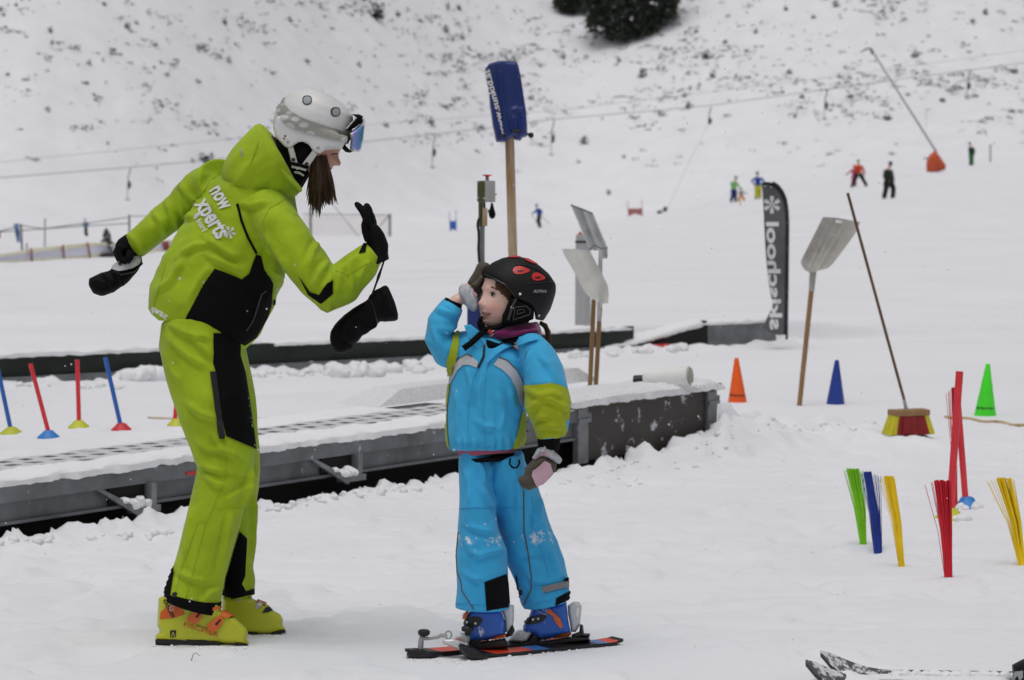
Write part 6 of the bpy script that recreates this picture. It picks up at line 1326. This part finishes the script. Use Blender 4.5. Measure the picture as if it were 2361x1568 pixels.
t = thing('tow_bar', 'dark tow bar dragging on the piste at the end of its long rope', 'tow bar', g)
obj('rope', tube([W(1634, 286, Y), W(1600, 350, (Y*.7+g.y*.3)), W(1545, 470, g.y), W(1537, 480, g.y)], .016, 5), varied('faint_rope', (.40, .40, .41), .7), t)
obj('bar', add(tube([W(1537, 478, g.y), W(1530, 487, g.y)], .14, 8), ball(W(1521, 490, g.y), .20, 10, (1, .6, .8))), M['hang'], t)
# snow lance
g = G(*zr(1590, 1010)); Y = g.y
t = thing('snow_lance', 'leaning grey snow lance with an orange mat round its foot', 'snow lance', g)
obj('pipe', tube([W(*zr(1590, 900), Y), W(*zr(1215, 310), Y)], [4.6*zr.k*mpp(Y)*1.3, 4.2*zr.k*mpp(Y)], 10), varied('lance_grey', (.24, .24, .25), .5, .1), t)
obj('head', tube([W(*zr(1212, 318), Y), W(*zr(1202, 288), Y), W(*zr(1180, 284), Y), W(*zr(1140, 308), Y)], [9*zr.k*mpp(Y), 8*zr.k*mpp(Y), 5*zr.k*mpp(Y), 3*zr.k*mpp(Y)], 8), M['post_grey'], t)
om = remesh(inflate(zr([(1578, 882), (1610, 925), (1642, 975), (1640, 996), (1585, 1012), (1530, 1022), (1526, 980), (1530, 945), (1545, 912)]), Y-.1, .4, 12, 2), .06, 3); wrinkle(om, .06, (1.2, 1.2, 1.2), 3)
link('mat', om, t, varied('orange_mat', (.55, .085, .025), .6, .2, 1.5))
# marker poles
for a, b, w_, lb, mt_ in ((zr(1903, 848), zr(1903, 952), 8, 'thin grey and yellow piste pole near the green skier', 'wood_dark'), (zr(432, 1122), zr(433, 1212), 7, 'yellow bamboo piste pole in front of the child in orange', 'br_dyel'), (zr(1523, 640), zr(1525, 705), 4, 'faint thin pole standing high on the slope right of the lance', 'alu')):
    g = G(*b); tag(obj('piste_pole', pole(a, b, w_*zr.k, g.y, 6), M[mt_]), lb, 'pole')
# skiers far off: each one continuous body with clothes over it
def skier(label, feet, H, P, cols, wide=1.0, group=None, cap=True):
    """P: joints in fractions of the height, x to the right, y up"""
    g = G(*feet); Y = g.y; s = H
    J = {k: (feet[0]+v[0]*H, feet[1]-v[1]*H) for k, v in P.items()}
    mm = H*mpp(Y)
    def limb(names, rs, deps): return loft([(*J[n], r*H, r*mm*d, dy*mm) for n, r, d, dy in zip(names, rs, [1.0]*len(names), deps)], Y, 10)
    vox = max(.02, mm*.012)
    def grow(k):
        trunk = loft([(*J['hip'], .085*k*wide, .08*mm*k*wide, 0), ((J['hip'][0]+J['chest'][0])/2, (J['hip'][1]+J['chest'][1])/2, .09*H*k*wide, .085*mm*k*wide, 0), (*J['chest'], .10*H*k*wide, .085*mm*k*wide, 0), ((J['chest'][0]*.5+J['neck'][0]*.5), (J['chest'][1]*.4+J['neck'][1]*.6), .07*H*k, .06*mm*k, 0)], Y, 14)
        trunk[0]
        arms = [limb(('sh1', 'el1', 'ha1'), [.048*k, .040*k, .032*k], (-.10, -.13, -.13)), limb(('sh2', 'el2', 'ha2'), [.048*k, .040*k, .032*k], (.10, .12, .12))]
        legs = [limb(('hip1', 'kn1', 'an1'), [.078*k*wide, .058*k*wide, .052*k*wide], (-.05, -.07, -.07)), limb(('hip2', 'kn2', 'an2'), [.078*k*wide, .058*k*wide, .052*k*wide], (.05, .07, .07))]
        return trunk, arms, legs
    # hip station given in px
    J.setdefault('hip1', J['hip']); J.setdefault('hip2', J['hip'])
    def trunkf(k): return loft([(*J['hip'], .085*H*k*wide, .08*mm*k*wide, 0), ((J['hip'][0]+J['chest'][0])/2, (J['hip'][1]+J['chest'][1])/2, .088*H*k*wide, .08*mm*k*wide, 0), (*J['chest'], .10*H*k*wide, .08*mm*k*wide, 0), (J['chest'][0]*.4+J['neck'][0]*.6, J['chest'][1]*.4+J['neck'][1]*.6, .07*H*k, .06*mm*k, 0)], Y, 14)
    _, a, l = grow(1.0); _, a2, l2 = grow(.7)
    t = thing('person', label, 'person', g, group)
    head = loft([(J['head'][0], J['head'][1]+.065*H, .03*H, .03*mm, 0), (J['head'][0], J['head'][1]+.03*H, .046*H, .046*mm, 0), (J['head'][0], J['head'][1]-.02*H, .052*H, .055*mm, 0), (J['head'][0], J['head'][1]-.065*H, .03*H, .03*mm, 0)], Y, 12)
    neck = limb(('chest', 'neck', 'head'), [.045, .035, .035], (0, 0, 0))
    link('body', remesh(add(trunkf(.75), head, neck, *a2, *l2), vox, 2), t, M['skin'])
    link('jacket', remesh(add(trunkf(1.0), *a), vox, 2), t, cols[0])
    hipb = loft([(J['hip'][0]*.8+J['chest'][0]*.2, J['hip'][1]*.8+J['chest'][1]*.2, .085*H*wide, .078*mm*wide, 0), (*J['hip'], .09*H*wide, .08*mm*wide, 0)], Y, 12)
    link('trousers', remesh(add(hipb, *l), vox, 2), t, cols[1])
    hl = loft([(J['head'][0], J['head'][1]+.01*H, .057*H, .06*mm, .0), (J['head'][0], J['head'][1]-.04*H, .060*H, .064*mm, 0), (J['head'][0], J['head'][1]-.078*H, .03*H, .035*mm, 0)], Y, 12)
    obj('helmet', hl, cols[2], t)
    for n in ('an1', 'an2'):
        dy = -.07 if n == 'an1' else .07
        obj('boot', loft([(J[n][0]-.02*H, J[n][1]-.02*H, .04*H, .045*mm, dy*mm), (J[n][0]+.01*H, feet[1]-(P[n][1]-.045)*H, .055*H, .05*mm, dy*mm)], Y, 10), M['black_pl'], t)
    for n, dy in (('ha1', -.13), ('ha2', .12)): obj('glove', ball(W(*J[n], Y+dy*mm), .034*mm, 8), cols[3] if len(cols) > 3 else M['black_pl'], t)
    return t, J, Y
def sc(n, c): return fabric(n, c, fold=.2)
BASE = dict(hip=(0, .48), chest=(0, .72), neck=(0, .84), head=(0, .925), sh1=(-.08, .78), el1=(-.13, .62), ha1=(-.10, .48), sh2=(.08, .78), el2=(.13, .62), ha2=(.10, .48), kn1=(-.06, .27), an1=(-.07, .05), kn2=(.06, .27), an2=(.07, .05), hip1=(-.04, .47), hip2=(.04, .47))
def pose(**k): d = dict(BASE); d.update(k); return d
c_blue = sc('royal_blue_jacket', (.015, .06, .34)); c_dk = sc('dark_ski_cloth', (.014, .015, .017)); c_vest = sc('pale_green_vest', (.24, .50, .20)); c_navy = sc('navy_trousers', (.015, .03, .16)); c_org = sc('orange_ski_cloth', (.72, .13, .05)); c_yel = sc('yellow_trousers', (.52, .50, .02)); c_pink = sc('pink_ski_suit', (.50, .06, .16)); c_grn = sc('green_ski_cloth', (.015, .16, .035)); c_lb = sc('light_blue_jacket', (.05, .22, .42)); c_dkg = sc('dark_olive_jacket', (.025, .03, .022))
k_h = M['black_shell']; lime_h = base_mat('lime_helmet', (.16, .50, .03), .4)[0]
lean = dict(hip=(.02, .47), chest=(-.03, .71), neck=(-.06, .83), head=(-.08, .91))
t, J, Y = skier('skier in royal blue jacket leaning forward with poles, right of the wooden post', (1242, 525), 55, pose(hip=(.02, .47), chest=(-.0, .70), neck=(-.06, .84), head=(-.09, .92), sh1=(-.06, .78), el1=(-.16, .66), ha1=(-.26, .60), sh2=(.06, .78), el2=(.13, .64), ha2=(.06, .52), kn1=(-.05, .27), kn2=(.02, .27), an1=(.04, .04), an2=(.08, .04), hip1=(.0, .46), hip2=(.03, .46)), (c_blue, c_dk, c_blue), 1.0)
tag(obj('ski_pole', add(tube([W(1227, 494, Y-.3), W(1238, 516, Y-.3)], .03, 5), tube([W(1227.5, 492, Y-.3), W(1226.5, 496, Y-.3)], .05, 5)), M['alu']), 'thin ski pole held in front by the skier in royal blue', 'ski pole')
tag(obj('ski_pole', add(tube([W(1246, 497, Y+.3), W(1270, 518, Y+.3)], .03, 5), tube([W(1245, 496, Y+.3), W(1248, 498.5, Y+.3)], .05, 5)), M['alu']), 'thin ski pole trailing behind the skier in royal blue', 'ski pole')
skier('skier in light blue jacket and dark trousers beyond the fence at the far left', (198, 545), 42, pose(chest=(-.02, .70), neck=(-.03, .84), head=(-.04, .91), ha1=(-.20, .60), el1=(-.16, .66), el2=(.14, .64), ha2=(.14, .56), kn1=(-.03, .27), kn2=(.03, .27), an1=(.0, .05), an2=(.09, .05), hip1=(-.02, .47), hip2=(.02, .47)), (c_lb, c_dk, c_lb, c_dk), 1.1)
skier('person in pale green vest and navy trousers standing behind a small child', (1692, 466), 60, pose(chest=(.02, .72), neck=(.06, .84), head=(.08, .92), el2=(.18, .62), ha2=(.30, .50), el1=(-.10, .62), ha1=(-.02, .48), an1=(-.10, .05), kn1=(-.05, .27)), (c_vest, c_navy, c_dkg, c_dk), 1.15)
skier('small child in orange and dark clothes crouching before the pale green vest', (1709, 464), 31, pose(hip=(0, .40), chest=(-.03, .64), neck=(-.06, .78), head=(-.08, .86), el1=(-.15, .62), ha1=(-.22, .55), el2=(.22, .60), ha2=(.45, .58), an1=(-.22, .06), an2=(.24, .06), kn1=(-.14, .24), kn2=(.16, .24), hip1=(-.06, .4), hip2=(.06, .4)), (c_navy, c_org, k_h, c_dk), 1.4)
skier('person in blue jacket and yellow trousers with hands on hips above the feather flag', (1748, 459), 63, pose(el1=(-.24, .66), ha1=(-.12, .52), el2=(.22, .66), ha2=(.12, .52), chest=(-.01, .72), neck=(-.02, .84), head=(-.03, .93)), (c_blue, c_yel, c_dkg, c_dk), 1.15)
skier('adult in orange jacket, dark trousers and lime helmet, legs wide apart', (1980, 432), 65, pose(head=(-.02, .92), neck=(-.01, .84), el1=(-.16, .62), ha1=(-.14, .50), el2=(.18, .60), ha2=(.20, .48), kn1=(-.14, .26), an1=(-.24, .05), kn2=(.16, .27), an2=(.27, .08), hip1=(-.06, .47), hip2=(.06, .47)), (sc('red_orange_jacket', (.62, .075, .03)), c_dk, lime_h, c_dk), 1.15)
skier('child in pink ski suit with one arm stretched out, just behind the adult in orange', (1969, 430), 50, pose(el1=(-.20, .66), ha1=(-.36, .54), head=(0, .92), el2=(.1, .62)), (c_pink, c_pink, c_pink, c_pink), 1.15)
skier('person in dark olive jacket and black trousers walking, nearest of the far group', (2048, 458), 86, pose(hip=(.0, .47), chest=(-.01, .70), neck=(.02, .83), head=(.06, .92), sh1=(-.07, .77), el1=(-.11, .60), ha1=(-.06, .46), sh2=(.07, .77), el2=(.12, .60), ha2=(.14, .48), kn1=(-.06, .26), an1=(-.11, .04), kn2=(.14, .27), an2=(.12, .04), hip1=(-.04, .45), hip2=(.05, .45)), (c_dkg, c_dk, k_h, c_dk), 1.25)
skier('person in dark jacket and green trousers standing at the right of the slope', (2239, 381), 53, pose(head=(-.06, .93), neck=(-.03, .84), chest=(0, .70), el2=(.15, .60), ha2=(.12, .46), el1=(-.06, .6), ha1=(-.04, .46), kn1=(-.02, .27), kn2=(.04, .27), an1=(-.03, .05), an2=(.05, .05), hip1=(-.02, .46), hip2=(.03, .46)), (sc('dark_green_jacket', (.012, .045, .020)), c_grn, k_h, c_dk), 1.25)
# ------------------------------------------------------------ plants on the far slope
M['twig'] = varied('dark_evergreen', (.030, .033, .028), .9, .4, 3, 9, .3, .02); M['conifer'] = varied('conifer_needles', (.032, .040, .030), .9, .5, .8, 9, .3, .02); M['bark'] = varied('bark', (.05, .04, .03), .9, .3); M['dry'] = varied('frozen_heath', (.165, .158, .152), .9, .5, .7, 3, .3, .02)
def tuft(c, rx, rz, n, leaf, rnd, tilt=.5):
    """many small leaf-sized faces spread through a low crown"""
    V = np.empty((n*4, 3)); 
    for i in range(n):
        while True:
            p = Vector((rnd.uniform(-1, 1), rnd.uniform(-1, 1), rnd.uniform(0, 1)))
            if p.length < 1: break
        k = 1+.5*mnoise.noise(p*2.2 + Vector(c)*.37)
        q = Vector(c) + Vector((p.x*rx*k, p.y*rx*k, p.z*rz*k))
        a = Vector((rnd.gauss(0, 1), rnd.gauss(0, 1), rnd.gauss(0, .6))).normalized(); b = a.orthogonal().normalized()
        b = Matrix.Rotation(rnd.uniform(0, 6.28), 3, a) @ b
        l = leaf*rnd.uniform(.5, 1.3)
        V[i*4:i*4+4] = [q-a*l, q-b*l*.35, q+a*l, q+b*l*.35]
    return V
def quads_obj(name, V, mats, parent=None):
    n = len(V)//4; me = bpy.data.meshes.new(name)
    me.vertices.add(len(V)); me.vertices.foreach_set('co', V.astype(np.float32).ravel()); me.loops.add(n*4); me.loops.foreach_set('vertex_index', np.arange(n*4, dtype=np.int32))
    me.polygons.add(n); me.polygons.foreach_set('loop_start', np.arange(0, n*4, 4, dtype=np.int32)); me.polygons.foreach_set('loop_total', np.full(n, 4, np.int32)); me.update(calc_edges=True)
    return link(name, me, parent, mats, False)
rnd = random.Random(21)
# heath and stones showing through the snow: uncountable
def heath():
    Vs = []; n = 0
    while n < 9600:
        px = rnd.uniform(-900, 3200); py = rnd.uniform(-140, 560)
        den = float(fbm(np.array([px*.006+3]), np.array([py*.016+9]), 3)[0]); den2 = float(fbm(np.array([px*.03]), np.array([py*.07]), 2)[0])
        lim = 430 - 90*(px/2361)
        up = min(1, max(0, (lim-py)/240))
        if py > lim + 30: continue
        pr = (.05 + max(0, (den-.42))*2.6)*(.10 + max(0, den2-.42)*4)*(.06+.94*up**1.2)*(.30+1.0*max(0, min(1, (px-250)/1100)))*1.6
        if px < 900 and 300 < py: pr *= .35
        if rnd.random() > pr: continue
        g = G(px, py); 
        if g.y > 335: continue
        s = rnd.choice([.07, .09, .12, .15, .20, .28]) * rnd.uniform(.7, 1.3); k = rnd.randint(4, 8)
        Vs.append(tuft((g.x, g.y, g.z-.05), s*rnd.uniform(1.0, 2.2), s*.7, int(k*1.6), s*.62, rnd)); n += 1
    o = quads_obj('heath_tufts', np.concatenate(Vs), M['dry']); tag(o, kind='stuff')
heath()
def blob_shrub(px, py, wpx, hpx, label, mt_='twig', dens=1.0, snow=.3, group=None, cat='shrub', name='shrub'):
    g = G(px, py); s = mpp(g.y); rx = wpx/2*s; h = hpx*s
    t = thing(name, label, cat, g, group)
    V = tuft((g.x, g.y, g.z-.05), rx, h, int(90*dens), min(rx, h)*.34, rnd)
    quads_obj('foliage', V, M[mt_], t)
    obj('stem', add(*[tube([g + Vector((0, 0, -.1)), g + Vector((rnd.uniform(-.5, .5)*rx, rnd.uniform(-.5, .5)*rx, h*.8))], [.035*h+.01, .01], 5) for _ in range(4)]), M['bark'], t)
    if snow: obj('snow', clump_mesh([(g.x+rnd.uniform(-.6, .6)*rx, g.y-rnd.uniform(0, .6)*rx, g.z+h*rnd.uniform(.15, .7), rx*rnd.uniform(.14, .28)) for _ in range(int(8*snow)+4)], px), M['snow_lump'], t)
GR = 'dark shrubs dotted over the far slope'
for x, y, w_, h_ in [(20, 95, 26, 28), (95, 35, 24, 24), (297, 190, 34, 40), (305, 258, 26, 24), (610, 30, 34, 26), (745, 165, 40, 42), (800, 140, 30, 22), (1320, 140, 36, 44), (1705, 125, 44, 30), (1345, 368, 36, 44), (945, 375, 24, 24), (905, 405, 24, 24), (525, 380, 28, 34), (605, 360, 20, 26), (280, 655, 34, 34), (553, 562, 24, 20), (1800, 362, 56, 18), (1600, 432, 48, 18), (1160, 482, 50, 18), (45, 440, 26, 18), (150, 470, 50, 16), (1130, 952, 26, 26)]:
    blob_shrub(*za(x, y), w_*za.k, h_*za.k, 'small dark shrub half buried in snow on the upper left slope', group=GR)
for x, y, w_, h_ in [(70, 388, 34, 30), (580, 185, 44, 44), (300, 90, 34, 34), (720, 190, 24, 26), (980, 360, 34, 38), (495, 722, 40, 40), (230, 745, 40, 28), (1270, 345, 36, 40), (1600, 365, 30, 28), (660, 55, 34, 36), (595, 55, 30, 50), (1630, 930, 26, 24), (1395, 845, 56, 50), (1540, 1140, 32, 30), (1740, 450, 60, 56), (1080, 580, 46, 22), (2010, 632, 40, 40)]:
    blob_shrub(*zc(x, y), w_*zc.k, h_*zc.k, 'dark tufted shrub on the snowy slope above the piste, upper middle', group=GR)
for x, y, w_, h_ in [(232, 340, 48, 60), (995, 36, 44, 42), (700, 58, 30, 30), (862, 108, 28, 28), (1875, 85, 36, 40), (270, 455, 40, 40), (1460, 332, 50, 40), (1294, 702, 54, 36), (345, 255, 26, 28), (175, 190, 30, 24), (525, 190, 28, 28), (125, 632, 32, 34), (795, 575, 34, 28), (722, 432, 40, 26), (1620, 592, 40, 20), (1800, 130, 36, 24)]:
    blob_shrub(*zr(x, y), w_*zr.k, h_*zr.k, 'dark bush speckled with snow on the upper right slope', group=GR)
blob_shrub(*za(1212, 955), 88*za.k, 66*za.k, 'wide dark pine bush with two humps on the slope behind the lime hood', dens=2, snow=.6)
blob_shrub(*za(172, 0 + 95) if False else zc(172, 104), 80*zc.k, 80*zc.k, 'large spruce-like bush at the top of the picture above the white helmet', dens=2.5, snow=.6)
blob_shrub(*za(205, 937), 66*za.k, 16*za.k, 'low flat dark rock shrub on the bare snow at the far left', dens=1.2, snow=.2)
# the two dark trees at the top
def dark_tree(label, outline, base, n, leaf, depth):
    g = G(*base); Y = g.y; t = thing('tree', label, 'tree', g)
    xs = [p[0] for p in outline]; ys = [p[1] for p in outline]; V = np.empty((n*4, 3)); i = 0
    while i < n:
        px, py = rnd.uniform(min(xs), max(xs)), rnd.uniform(min(ys), max(ys))
        jx, jy = px+rnd.gauss(0, 5), py+rnd.gauss(0, 5)
        if not inside([(jx, jy)], outline)[0]: continue
        cl = mnoise.noise(Vector((px*.045, py*.055, 1)))
        if cl < -.30 and rnd.random() < .75: continue
        q = W(px, py, Y + rnd.uniform(-1, 1)*depth*(.5+.5*abs(cl))); 
        a = Vector((rnd.gauss(0, 1), rnd.gauss(0, 1), rnd.gauss(-.4, .7))).normalized(); b = Matrix.Rotation(rnd.uniform(0, 6.3), 3, a) @ a.orthogonal().normalized(); l = leaf*rnd.uniform(.5, 1.4)
        V[i*4:i*4+4] = [q-a*l, q-b*l*.3, q+a*l, q+b*l*.3]; i += 1
    quads_obj('crown', V, M['conifer'], t)
    cx = sum(xs)/len(xs); hgt = (base[1]-min(ys))
    obj('trunk', tube([W(base[0], base[1]+2, Y), W(cx, base[1]-hgt*.5, Y), W(cx, min(ys), Y)], [.3, .22, .08], 8), M['bark'], t)
    obj('limbs', add(*[tube([W(cx, base[1]-hgt*f, Y), W(cx+sg*(max(xs)-min(xs))*.35, base[1]-hgt*f-4, Y+rnd.uniform(-1, 1))], [.10, .03], 5) for f in (.15, .3, .45, .6, .75, .9) for sg in (-1, 1)]), M['bark'], t)
dark_tree('big dark evergreen tree hanging into the top of the picture, wider of the two', zc([(1390, -260), (1960, -260), (1960, 20), (1920, 85), (1880, 130), (1800, 190), (1700, 225), (1600, 240), (1540, 228), (1430, 180), (1410, 110), (1440, 70), (1380, 30)]), zc(1650, 236), 7000, .42, 2.6)
dark_tree('smaller dark evergreen tree at the top edge, left of the big one', zc([(1215, -200), (1440, -200), (1440, 30), (1390, 62), (1300, 82), (1240, 60), (1215, 30)]), zc(1320, 80), 2000, .36, 1.6)
# small snow-laden spruce by the fence
g = G(*zf(1350, 616)); Y = g.y; t = thing('spruce', 'small snow-laden spruce with a dark pad at its foot beside the far left fence', 'tree', g)
Hs = (616-245)*zf.k*mpp(Y); Vs = []; tb = []
for i in range(11):
    z_ = Hs*(.16+.8*i/11); r_ = Hs*.30*(1-i/12)**.9
    for j in range(9):
        a = rnd.uniform(0, 6.28); p0 = g + Vector((0, 0, z_+Hs*.04)); p1 = g + Vector((math.cos(a)*r_, math.sin(a)*r_, z_-Hs*.03+rnd.uniform(-.02, .03)*Hs))
        tb.append(tube([p0, p1], [.02, .006], 4, False))
        for q in np.linspace(.25, 1, 6): Vs.append(tuft(tuple(p0.lerp(p1, q)), .05*Hs, .03*Hs, 6, .032*Hs, rnd))
quads_obj('crown', np.concatenate(Vs), varied('frosted_needles', (.13, .135, .13), .9, .6, 2.5), t); obj('trunk', tube([g, g + Vector((0, 0, Hs))], [.06, .01], 6), M['bark'], t); obj('limbs', add(*tb), M['bark'], t)
obj('snow', clump_mesh([tuple(g + Vector((rnd.gauss(0, .12)*Hs*(1-q), rnd.gauss(0, .12)*Hs*(1-q), Hs*(.15+.75*q)))) + (Hs*.035,) for q in [rnd.random() for _ in range(26)]], 4), M['snow_lump'], t)
tag(link('foot_pad', remesh(inflate(zf([(1242, 595), (1290, 575), (1400, 560), (1470, 580), (1475, 615), (1380, 624), (1260, 620)]), Y-.3, .35, 6, 2), .03, 3), None, varied('dark_brown_pad', (.035, .024, .022), .8)), 'dark brown pad lying round the foot of the small spruce', 'pad')
# falling snow
fl = []
for i in range(620):
    Yf = rnd.uniform(5.5, 13) if i < 420 else rnd.uniform(13, 40); px, py = rnd.uniform(-300, 2660), rnd.uniform(-60, 1500)
    p = W(px, py, Yf)
    if p.z < .1: continue
    r = rnd.uniform(.0009, .0021)
    d = Vector((rnd.gauss(.2, .3), 0, -1)).normalized()
    bm = bmesh.new(); bmesh.ops.create_icosphere(bm, subdivisions=1, radius=r)
    for v in bm.verts: v.co = v.co*rnd.uniform(.7, 1.3) + d*(v.co.dot(d))*rnd.uniform(0, .8) + p
    fl.append(vf_bm(bm)); bm.free()
tag(obj('falling_snow', add(*fl), base_mat('snowflake', (.85, .85, .87), .8)[0]), kind='stuff')
bpy.context.view_layer.update()
